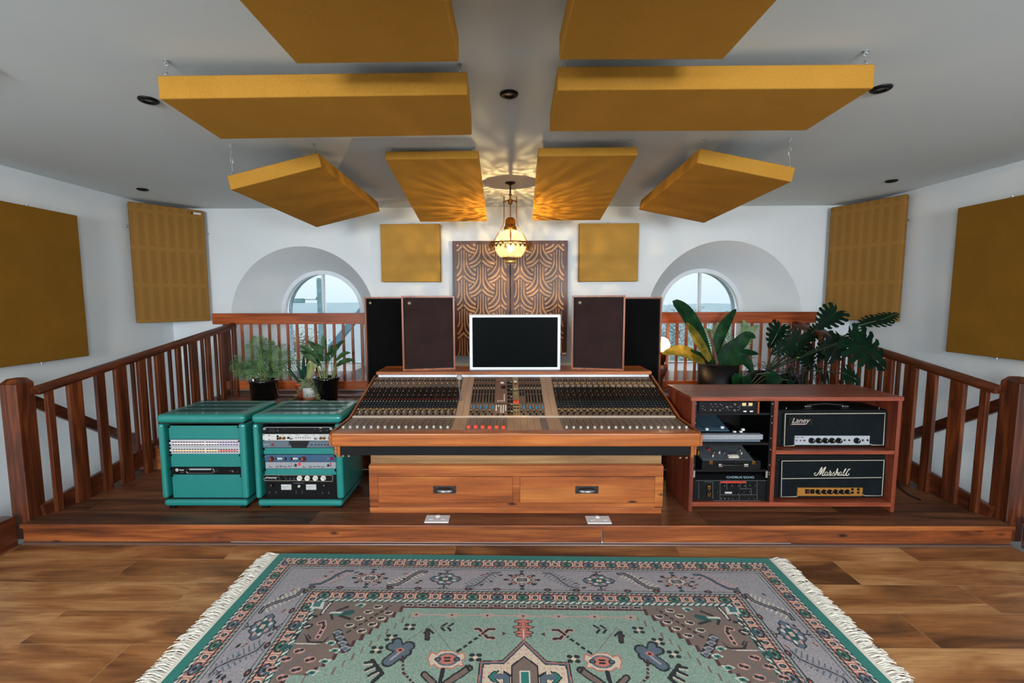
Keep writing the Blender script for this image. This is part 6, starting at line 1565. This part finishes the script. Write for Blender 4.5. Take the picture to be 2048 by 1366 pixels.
# medallion (cream star) - symmetric about u=0
st0 = [Z8(1035,925), Z8(790,1135), Z8(565,1140), Z8(535,1380), Z8(520,1500)]
body = [(0, st0[0][1])] + st0[1:] + [(st0[-1][0]-.02, RLN/2), (0, RLN/2)]
Pp(body, 'black')
def inset(P, k): cx_, cy_ = 0, RLN/2; return [(q[0]*(1-k*1.0), cy_+(q[1]-cy_)*(1-k)) for q in P]
Pp(inset(body, .025), 'pink'); Pp(inset(body, .045), 'slate'); Pp(inset(body, .08), 'black'); Pp(inset(body, .10), 'cream')
mcream = img == idx['cream']; setm(mcream & (np.floor(UU/.012).astype(int) % 2 == 0) & (np.floor(VV/.012).astype(int) % 2 == 0) & (VV > .6) & (np.abs(UU) < .4) & (RN < .5), 'lpink')
v0 = Z8(1040,1090)[1]
Pp([(0,v0),(.055,v0+.05),(.055,RLN/2),(0,RLN/2)], 'black'); Pp([(0,v0+.008),(.047,v0+.054),(.047,RLN/2),(0,RLN/2)], 'brown')
Pp([(0,v0+.075),(.020,v0+.075),(.020,v0+.21),(0,v0+.21)], 'white'); Pp([(0,v0+.082),(.014,v0+.082),(.014,v0+.20),(0,v0+.20)], 'teal')
Pp([(-.085,v0+.075),(-.055,v0+.095),(-.060,RLN/2),(-.085,RLN/2)], 'black'); Pp([(-.080,v0+.088),(-.060,v0+.105),(-.064,RLN/2),(-.080,RLN/2)], 'slate')
Pp([Z8(645,1300),Z8(700,1245),Z8(770,1235),Z8(710,1300),Z8(770,1365),Z8(690,1355)], 'black'); Pp([Z8(660,1300),Z8(705,1255),Z8(745,1247),Z8(695,1300),Z8(745,1355),Z8(700,1345)], 'teal'); Ep(Z8(765,1298), .025, .014, 'slate')
# flower spire above the medallion
for yy, w_ in ((745,.036),(775,.02),(800,.044),(825,.02),(855,.038),(885,.03)):
    u_, v_ = Z8(1030, yy); Ep((0, v_), w_+.006, .013, 'black'); Ep((0, v_), w_, .009, 'pink')
Lp([(0, Z8(1030,720)[1]), (0, st0[0][1])], .014, 'pink'); Lp([(0, Z8(1030,830)[1]), (0, Z8(1030,905)[1])], .007, 'cream')
# cross-sticks
Lp([Z8(345,1045), Z8(600,862)], .013, 'black', .03); Lp([Z8(520,820), Z8(560,820), Z8(640,905), Z8(705,910)], .022, 'lpink'); Lp([Z8(520,820), Z8(560,820), Z8(640,905), Z8(705,910)], .013, 'black'); Lp([Z8(590,868), Z8(650,822), Z8(712,822)], .020, 'lpink'); Lp([Z8(590,868), Z8(650,822), Z8(712,822)], .012, 'black')
Pp([Z8(790,845),Z8(832,865),Z8(795,888)], 'dred'); Lp([Z8(680,862), Z8(760,862)], .004, 'grey')
for x in (175, 240): Lp([Z8(x+55,765), Z8(x,800), Z8(x+30,835)], .011, 'black')
Lp([Z8(100,797), Z8(320,797)], .003, 'grey')
# cream cartouches
Pp([Z8(35,1120),Z8(75,1045),Z8(130,1070),Z8(170,1035),Z8(300,1038),Z8(345,1070),Z8(405,1045),Z8(425,1115),Z8(385,1135),Z8(410,1200),Z8(340,1190),Z8(300,1222),Z8(150,1218),Z8(100,1180),Z8(60,1205),Z8(50,1150)], 'pink')
Pp([Z8(50,1120),Z8(80,1062),Z8(130,1082),Z8(175,1045),Z8(295,1048),Z8(345,1082),Z8(398,1062),Z8(410,1110),Z8(372,1135),Z8(395,1188),Z8(340,1178),Z8(295,1210),Z8(155,1206),Z8(105,1170),Z8(70,1190),Z8(62,1150)], 'cream')
Ep(Z8(238,1125), .045, .034, 'slate'); Ep(Z8(238,1125), .034, .026, 'pink')
for yy in (1110, 1140): Lp([Z8(215,yy), Z8(262,yy)], .009, 'black')
for xx in (142, 335): Ep(Z8(xx,1125), .014, .011, 'black'); Ep(Z8(xx,1125), .008, .006, 'slate')
# arrow, little crosses, quatrefoils
Lp([Z8(40,830), Z8(35,920)], .024, 'black'); Lp([Z8(40,840), Z8(36,905)], .010, 'dred'); Lp([Z8(5,860), Z8(55,825), Z8(95,860)], .012, 'black')
Lp([Z8(70,775), Z8(275,1025)], .003, 'brown'); Lp([Z6(1275,395), Z6(1070,530)], .003, 'brown')
for q in (Z8(523,1105), Z6(1110,408), Z6(850,588), Z6(965,492), Z6(1625,648)):
    for sx_, sy_ in ((-1,-1),(1,-1),(-1,1),(1,1)): Ep((q[0]+sx_*.015, q[1]+sy_*.012), .011, .009, 'black')
    Ep(q, .010, .008, 'cream')
# slate cross emblem
Lp([Z6(945,680), Z6(1100,560)], .058, 'black'); Lp([Z6(960,560), Z6(1090,610)], .044, 'black'); Lp([Z6(1010,520), Z6(1050,640)], .044, 'black')
Lp([Z6(950,675), Z6(1095,563)], .044, 'slate'); Lp([Z6(968,562), Z6(1082,607)], .030, 'slate'); Lp([Z6(1013,525), Z6(1048,635)], .030, 'slate'); Lp([Z6(960,665), Z6(1060,585)], .010, 'grey'); Ep(Z6(1035,590), .016, .012, 'pink'); Ep(Z6(1035,590), .008, .006, 'black')
Lp([Z6(1055,640), Z6(1062,770), Z6(1140,850)], .011, 'dred', .02); Lp([Z6(855,715), Z6(920,670)], .004, 'slate')
# comb
Lp([Z6(815,670), Z6(895,775), Z6(820,840)], .018, 'black'); 
for a, b in ((Z6(845,710),Z6(765,745)),(Z6(875,745),Z6(790,790)),(Z6(825,680),Z6(760,690))): Lp([a, b], .013, 'black'); Lp([(a[0],a[1]+.012),(b[0],b[1]+.012)], .005, 'cream')
# sprigs either side of the cartouche
Lp([Z8(195,1225), Z8(165,1366)], .016, 'black'); Lp([Z8(455,1215), Z8(230,1366)], .036, 'black'); Lp([Z8(450,1222), Z8(235,1366)], .022, 'brown'); Lp([Z8(430,1190), Z8(462,1240)], .012, 'black')
Lp([Z8(5,1275), Z8(100,1366)], .030, 'black'); Lp([Z8(10,1280), Z8(95,1366)], .018, 'brown')
# corner spandrels
for P in ([(620,450),(955,245)],): Lp([Z6(*P[0]), Z6(*P[1])], .011, 'black', .028)
for x, y in ((860,250),(785,290),(715,340),(635,395),(945,298),(885,340),(818,388),(732,440)):
    q = Z6(x, y); Ep(q, .022, .014, 'cream'); Ep((q[0]-.006, q[1]), .012, .009, 'black'); Ep((q[0]+.008, q[1]-.005), .007, .006, 'black')
Lp([Z6(60,790), Z6(330,600)], .005, 'slate')
for x, y in ((240,595),(135,660),(30,740),(325,665),(215,745),(110,805)):
    q = Z6(x, y); Ep(q, .024, .016, 'lpink'); Ep((q[0]-.008, q[1]+.003), .010, .008, 'black'); Ep((q[0]+.009, q[1]-.004), .010, .008, 'black')
for x, y in ((490,535),(520,595),(440,680),(340,768),(722,238)):
    q = Z6(x, y); k_ = .022; Pp([(q[0]-k_*1.2,q[1]),(q[0]-k_*.4,q[1]-k_*.7),(q[0]+k_*1.2,q[1]-k_*.5),(q[0]+k_*.6,q[1]+k_*.7)], 'white'); Ep(q, .015, .010, 'teal'); Ep(q, .006, .005, 'black')
Lp([Z6(540,450), Z6(560,500), Z6(610,580)], .040, 'black'); 
for x, y in ((540,455),(560,495),(580,538),(603,578)): q = Z6(x, y); Pp([(q[0]-.024,q[1]-.004),(q[0]-.004,q[1]-.018),(q[0]+.024,q[1]-.006),(q[0]+.004,q[1]+.016)], 'grey'); Ep(q, .012, .009, 'slate')
# bird and scroll
Lp([Z6(495,300), Z6(600,300)], .020, 'white'); Lp([Z6(500,310), Z6(640,310)], .016, 'green'); Lp([Z6(540,280), Z6(620,250)], .014, 'black'); Lp([Z6(560,320), Z6(640,345)], .014, 'black'); Lp([Z6(600,300), Z6(650,290)], .030, 'dteal'); Lp([Z6(500,345), Z6(490,310)], .012, 'black')
Lp([Z6(395,380), Z6(430,370), Z6(435,400), Z6(385,490)], .024, 'lpink'); Lp([Z6(395,380), Z6(430,370), Z6(435,400), Z6(385,490)], .013, 'black', .03)
Pp([Z6(280,460),Z6(330,520),Z6(430,520),Z6(490,470),Z6(440,530),Z6(380,540),Z6(300,530)], 'black'); Pp([Z6(300,500),Z6(340,525),Z6(420,528),Z6(360,535)], 'dred'); Lp([Z6(135,535), Z6(300,540), Z6(400,540)], .005, 'white'); Lp([Z6(310,470), Z6(330,500)], .008, 'black')
Lp([Z6(310,350), Z6(330,325), Z6(370,325)], .020, 'black'); Lp([Z6(318,345), Z6(340,330)], .009, 'white'); Lp([Z6(270,410), Z6(300,390), Z6(335,395), Z6(310,415)], .018, 'black'); Lp([Z6(282,408), Z6(320,398)], .008, 'white')
Pp([Z6(345,215),Z6(440,210),Z6(425,265),Z6(320,262)], 'white'); Pp([Z6(360,208),Z6(420,205),Z6(400,250),Z6(345,250)], 'teal'); Pp([Z6(370,208),Z6(400,206),Z6(385,235),Z6(362,238)], 'slate')
Lp([Z6(490,215), Z6(450,260), Z6(415,305)], .020, 'black'); Lp([Z6(485,220), Z6(448,262), Z6(420,300)], .009, 'white'); Lp([Z6(180,465), Z6(230,470), Z6(210,500)], .012, 'black'); Lp([Z6(110,590), Z6(170,560)], .012, 'dteal')
# mirror the lower half for the unseen near side
img[NV//2:, :] = img[:NV-NV//2, :][::-1, :]
cols = np.array([lin(tuple(c/255 for c in pal[n]))+(1.,) for n in names], np.float32)*.82
jit = (1+.16*(RN-.5)).astype(np.float32)
fc = cols[img]*jit[..., None]; fc[..., 3] = 1
nvx, nvy = NU+1, NV+1
xs = np.linspace(-RWD/2, RWD/2, nvx); ys = np.linspace(RLN/2, -RLN/2, nvy)*1.0
X_, Y_ = np.meshgrid(xs, ys)
co = np.zeros((nvx*nvy, 3), np.float32); co[:, 0] = X_.ravel(); co[:, 1] = Y_.ravel(); co[:, 2] = .0115+.0012*(rs_.rand(nvx*nvy)-.5)
ii, jj = np.meshgrid(np.arange(NU), np.arange(NV)); a0 = (jj*nvx+ii).ravel()
fv = np.stack([a0, a0+nvx, a0+nvx+1, a0+1], 1).astype(np.int32)
cen = Vector((rc.x, rc.y, 0)) + Matrix.Rotation(ra, 3, 'Z')@Vector((0, -RLN/2, 0))
rg = thing('patterned_rug', 'large fringed oriental rug in pale green, grey and pink lying on the wood floor', 'rug', (cen.x, cen.y, 0), (0,0,ra))
me = bpy.data.meshes.new('pile'); me.vertices.add(len(co)); me.vertices.foreach_set('co', co.ravel())
me.loops.add(len(fv)*4); me.loops.foreach_set('vertex_index', fv.ravel()); me.polygons.add(len(fv))
me.polygons.foreach_set('loop_start', np.arange(0, len(fv)*4, 4, dtype=np.int32)); me.polygons.foreach_set('loop_total', np.full(len(fv), 4, np.int32))
me.update(calc_edges=True)
at_ = me.attributes.new('yarn', 'FLOAT_COLOR', 'FACE'); at_.data.foreach_set('color', fc.reshape(-1, 4).ravel().astype(np.float32))
m, nt, b = _nt('rug_yarn'); an = nt.nodes.new('ShaderNodeAttribute'); an.attribute_name = 'yarn'; nt.links.new(an.outputs['Color'], b.inputs['Base Color']); b.inputs['Roughness'].default_value = .95; b.inputs['Specular IOR Level'].default_value = .1; b.inputs['Sheen Weight'].default_value = .15
me.materials.append(m)
po = bpy.data.objects.new('pile', me); C.objects.link(po); po.parent = rg; WM[po.name] = WM[rg.name]
MB().box(-RWD/2-.001, RWD/2+.001, -RLN/2-.001, RLN/2+.001, .001, .0105).build('backing', mat('teal_selvedge', rgb(40,128,116), .95), rg, local=True)
rr = random.Random(9)
for s in (-1, 1):
    mb = MB()
    mb.box(min(s*RWD/2, s*(RWD/2+.018)), max(s*RWD/2, s*(RWD/2+.018)), -RLN/2, RLN/2, .001, .010)
    n = 300
    for i in range(n):
        y = -RLN/2+RLN*(i+.5)/n; L0 = rr.uniform(.065,.10)
        for k in range(3):
            dy = rr.uniform(-.016,.016); x0 = s*(RWD/2+.014)
            P = [(x0, y+dy*.2, .007), (x0+s*L0*.4, y+dy*.5, .006+rr.uniform(.002,.014)), (x0+s*L0*.75, y+dy*1.0+rr.uniform(-.004,.004), .004+rr.uniform(.001,.010)), (x0+s*L0, y+dy*1.5, .003)]
            mb.tube(P, [.0026,.0022,.002,.0012], 4, caps=False)
    o = mb.build('fringe', M['rope'], rg, local=True); o['kind'] = 'stuff'
# ================================================================ OUTSIDE
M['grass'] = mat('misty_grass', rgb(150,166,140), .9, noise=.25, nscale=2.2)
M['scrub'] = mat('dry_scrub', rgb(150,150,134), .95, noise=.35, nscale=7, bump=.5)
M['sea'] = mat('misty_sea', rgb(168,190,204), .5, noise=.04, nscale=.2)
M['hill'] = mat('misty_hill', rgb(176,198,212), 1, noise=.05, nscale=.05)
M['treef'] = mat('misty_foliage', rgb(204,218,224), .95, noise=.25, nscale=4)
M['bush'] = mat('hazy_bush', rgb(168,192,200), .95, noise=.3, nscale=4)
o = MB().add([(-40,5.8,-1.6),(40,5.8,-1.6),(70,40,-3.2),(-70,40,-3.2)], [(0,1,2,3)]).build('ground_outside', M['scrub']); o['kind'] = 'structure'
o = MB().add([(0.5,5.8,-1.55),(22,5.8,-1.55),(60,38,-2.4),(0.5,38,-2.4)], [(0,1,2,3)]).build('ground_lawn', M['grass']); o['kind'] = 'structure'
o = MB().box(-300, 300, 40, 420, -6.1, -6).build('ground_sea', M['sea']); o['kind'] = 'structure'
def hills(name, pts, y, m, base=-6):
    n = len(pts); mb = MB(); v = [(x, y, z) for x, z in pts]+[(x, y-20, base) for x, z in pts]+[(x, y+40, base) for x, z in pts]
    mb.add(v, [(i, i+1, n+i+1, n+i) for i in range(n-1)]+[(i+1, i, 2*n+i, 2*n+i+1) for i in range(n-1)], 0, True)
    o = mb.build(name, m); o['kind'] = 'structure'; return o
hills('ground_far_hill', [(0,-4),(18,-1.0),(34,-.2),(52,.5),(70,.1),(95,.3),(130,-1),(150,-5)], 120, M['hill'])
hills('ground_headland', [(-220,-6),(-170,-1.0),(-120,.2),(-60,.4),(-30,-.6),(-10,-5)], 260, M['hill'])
def canopy(mb, c, r, n, lr, rnd, flat=.7):
    c = Vector(c)
    for i in range(n):
        while True:
            d = Vector((rnd.uniform(-1,1), rnd.uniform(-1,1), rnd.uniform(-1,1)))
            if .25 < d.length < 1: break
        p = c+Vector((d.x*r[0], d.y*r[1], d.z*r[2])); a = Vector((rnd.uniform(-1,1), rnd.uniform(-1,1), rnd.uniform(-.5,.5))).normalized()*lr; b_ = a.cross(Vector((rnd.uniform(-1,1), rnd.uniform(-1,1), 1))).normalized()*lr*.6
        mb.add([p-a, p-b_, p+a, p+b_], [(0,1,2,3)])
def treeat(px, py, Y, rx, rz, label, cat, trunk=True, n=1500, m='treef'):
    c_ = at(px, py, Y=Y); rnd = random.Random(px)
    zb = -1.65-(Y-5.8)*.04
    g = thing('tree' if trunk else 'bush', label, cat, (c_.x, Y, zb))
    mb = MB(); canopy(mb, c_, (rx, rx*.8, rz), n, .032*Y/10, rnd)
    for k in range(7):
        dd = Vector((rnd.uniform(-.7,.7)*rx, rnd.uniform(-.4,.4)*rx, rnd.uniform(-.5,.6)*rz)); canopy(mb, c_+dd, (rx*.45, rx*.4, rz*.45), n//10, .045*Y/10, rnd)
    mb.build('crown', M[m], g)
    if trunk:
        mb = MB().tube([(c_.x, Y, zb), (c_.x+.1, Y, c_.z-rz*.2), (c_.x+.05, Y, c_.z+rz*.3)], [.16,.11,.05], 8)
        for k in range(9):
            a = rnd.uniform(0, 2*pi); mb.tube([(c_.x+.06, Y, c_.z-rz*.4+k*rz*.08), (c_.x+cos(a)*rx*.7, Y+sin(a)*rx*.5, c_.z+rnd.uniform(.1,.8)*rz)], [.04,.012], 5)
        mb.build('trunk', M['bush'], g)
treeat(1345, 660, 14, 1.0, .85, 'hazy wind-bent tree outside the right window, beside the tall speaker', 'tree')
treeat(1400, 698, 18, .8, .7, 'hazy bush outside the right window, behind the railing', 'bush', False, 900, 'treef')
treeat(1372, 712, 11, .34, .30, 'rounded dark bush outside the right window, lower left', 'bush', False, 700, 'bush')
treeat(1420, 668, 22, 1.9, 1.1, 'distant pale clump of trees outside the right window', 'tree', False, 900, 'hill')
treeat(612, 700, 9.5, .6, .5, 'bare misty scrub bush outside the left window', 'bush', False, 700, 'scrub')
# street lamp on a pole, cottage gable and outhouse roof outside the left window
p = at(637.5, 556, Y=12); g = thing('street_lamp', 'grey wooden pole with a street lamp arm outside the left window', 'street lamp', (p.x, 12, -1.85))
M['pole'] = mat('weathered_pole', rgb(124,160,172), .8, noise=.2, nscale=10)
MB().tube([(p.x, 12, -1.85), (p.x, 12, p.z-.05), (p.x, 12, p.z)], [.075,.06,.045], 12).build('pole', M['pole'], g)
q = at(634, 599, Y=12); q2 = at(607, 599, Y=12); MB().tube([(p.x-.03, 12, q.z), (q2.x, 12, q.z)], .013, 6).tube([(p.x-.04, 12, q.z+.09), (p.x-.10, 12, q.z)], .02, 6).build('arm', M['pole'], g)
q3 = at(588, 602, Y=12); MB().box(q3.x, q2.x+.02, 11.93, 12.07, q.z-.09, q.z+.03).build('lamp_head', M['pole'], g, bev=.02)
a = at(722, 628, Y=8); b = at(668, 694, Y=8)
g = thing('cottage', 'white rendered cottage gable with a dark sloping roof edge outside the left window', 'building', (a.x, 8.5, -1.7))
dv = (a-b); up2 = a+dv*1.5; dn = b-dv*.6
MB().prism([(dn.x, dn.z), (up2.x, up2.z), (up2.x, -1.7), (dn.x, -1.7)], (0, 8.06, 0), (1,0,0), (0,0,1), (0,.3,0)).build('gable_wall', mat('white_render', rgb(214,222,230), .9, noise=.04, nscale=3), g)
MB().beam(dn+Vector((0,-.1,.0)), up2+Vector((0,-.1,0)), .10, .14, 0, upv=(0,1,0)).build('roof_verge', mat('slate_blue_verge', rgb(86,120,138), .7), g)
a = at(676, 724, Y=7.2); b = at(745, 729, Y=7.2)
g = thing('outhouse', 'low outhouse with a blue-grey slate roof below the cottage wall, outside the left window', 'building', (a.x+.6, 7, -1.7))
mb = MB().add([(a.x, 7.3, a.z), (b.x+.8, 7.3, a.z), (b.x+.8, 5.9, a.z-.62), (a.x-.05, 5.9, a.z-.62)], [(0,1,2,3)])
def slates():
    m, nt, b_ = _nt('wet_slates'); br = nt.nodes.new('ShaderNodeTexBrick'); tc = nt.nodes.new('ShaderNodeTexCoord'); br.inputs['Scale'].default_value = 1; br.inputs['Brick Width'].default_value = .22; br.inputs['Row Height'].default_value = .12; br.inputs['Mortar Size'].default_value = .006
    br.inputs['Color1'].default_value = rgb(96,128,150); br.inputs['Color2'].default_value = rgb(120,150,168); br.inputs['Mortar'].default_value = rgb(60,84,100)
    nt.links.new(tc.outputs['Object'], br.inputs['Vector']); nt.links.new(br.outputs['Color'], b_.inputs['Base Color']); b_.inputs['Roughness'].default_value = .4; return m
mb.build('slate_roof', slates(), g)
MB().box(a.x+.05, b.x+.7, 6.0, 7.25, -1.75, a.z-.64).build('wall', M['old_stone'], g)
# ================================================================ LIGHT
w = bpy.data.worlds.new('world'); S.world = w; w.use_nodes = True; nt = w.node_tree
bg = nt.nodes['Background']; tc = nt.nodes.new('ShaderNodeTexCoord'); sp = nt.nodes.new('ShaderNodeSeparateXYZ'); rp = nt.nodes.new('ShaderNodeValToRGB')
nt.links.new(tc.outputs['Generated'], sp.inputs[0]); nt.links.new(sp.outputs['Z'], rp.inputs['Fac'])
rp.color_ramp.elements[0].position = 0.0; rp.color_ramp.elements[0].color = rgb(200,216,226); rp.color_ramp.elements[1].position = .12; rp.color_ramp.elements[1].color = rgb(226,233,234)
nt.links.new(rp.outputs['Color'], bg.inputs['Color']); bg.inputs['Strength'].default_value = 1.18
def area(name, loc, rot, sx, sy, e, col):
    l = bpy.data.lights.new(name, 'AREA'); l.shape = 'RECTANGLE'; l.size = sx; l.size_y = sy; l.energy = e; l.color = col
    o = bpy.data.objects.new(name, l); C.objects.link(o); o.location = loc; o.rotation_euler = rot; return o
for i, (cx, cz, r_) in enumerate(RW):
    area('added_rear_window_fill_%d' % (i+1), (cx, YR-.2, 1.7), (radians(90), 0, 0), 1.56, .96, 165, (.90,.955,1.0))  # frontal fill entering by the added rear windows
for i, sx in enumerate((XL-.16, XR+.16)):
    area('added_side_window_fill_%d' % (i+1), (sx, -.8, 1.575), (radians(90), 0, radians(-90) if sx < 0 else radians(90)), 1.35, 1.1, 24, (.90,.955,1.0))  # weaker fill entering by the added side openings
for k, (ox_, oz_, orr, ix, iz, ir) in enumerate(WIN):
    area('daylight_window_%d' % (k+1), (ix, YG+2.1, 3.9), (radians(-38), 0, 0), 2.0, 1.6, 170, (.84,.93,1.0))
S.view_settings.view_transform = 'Standard'; S.view_settings.look = 'None'; S.view_settings.exposure = 0.27; S.view_settings.gamma = 1
S.view_settings.use_curve_mapping = False
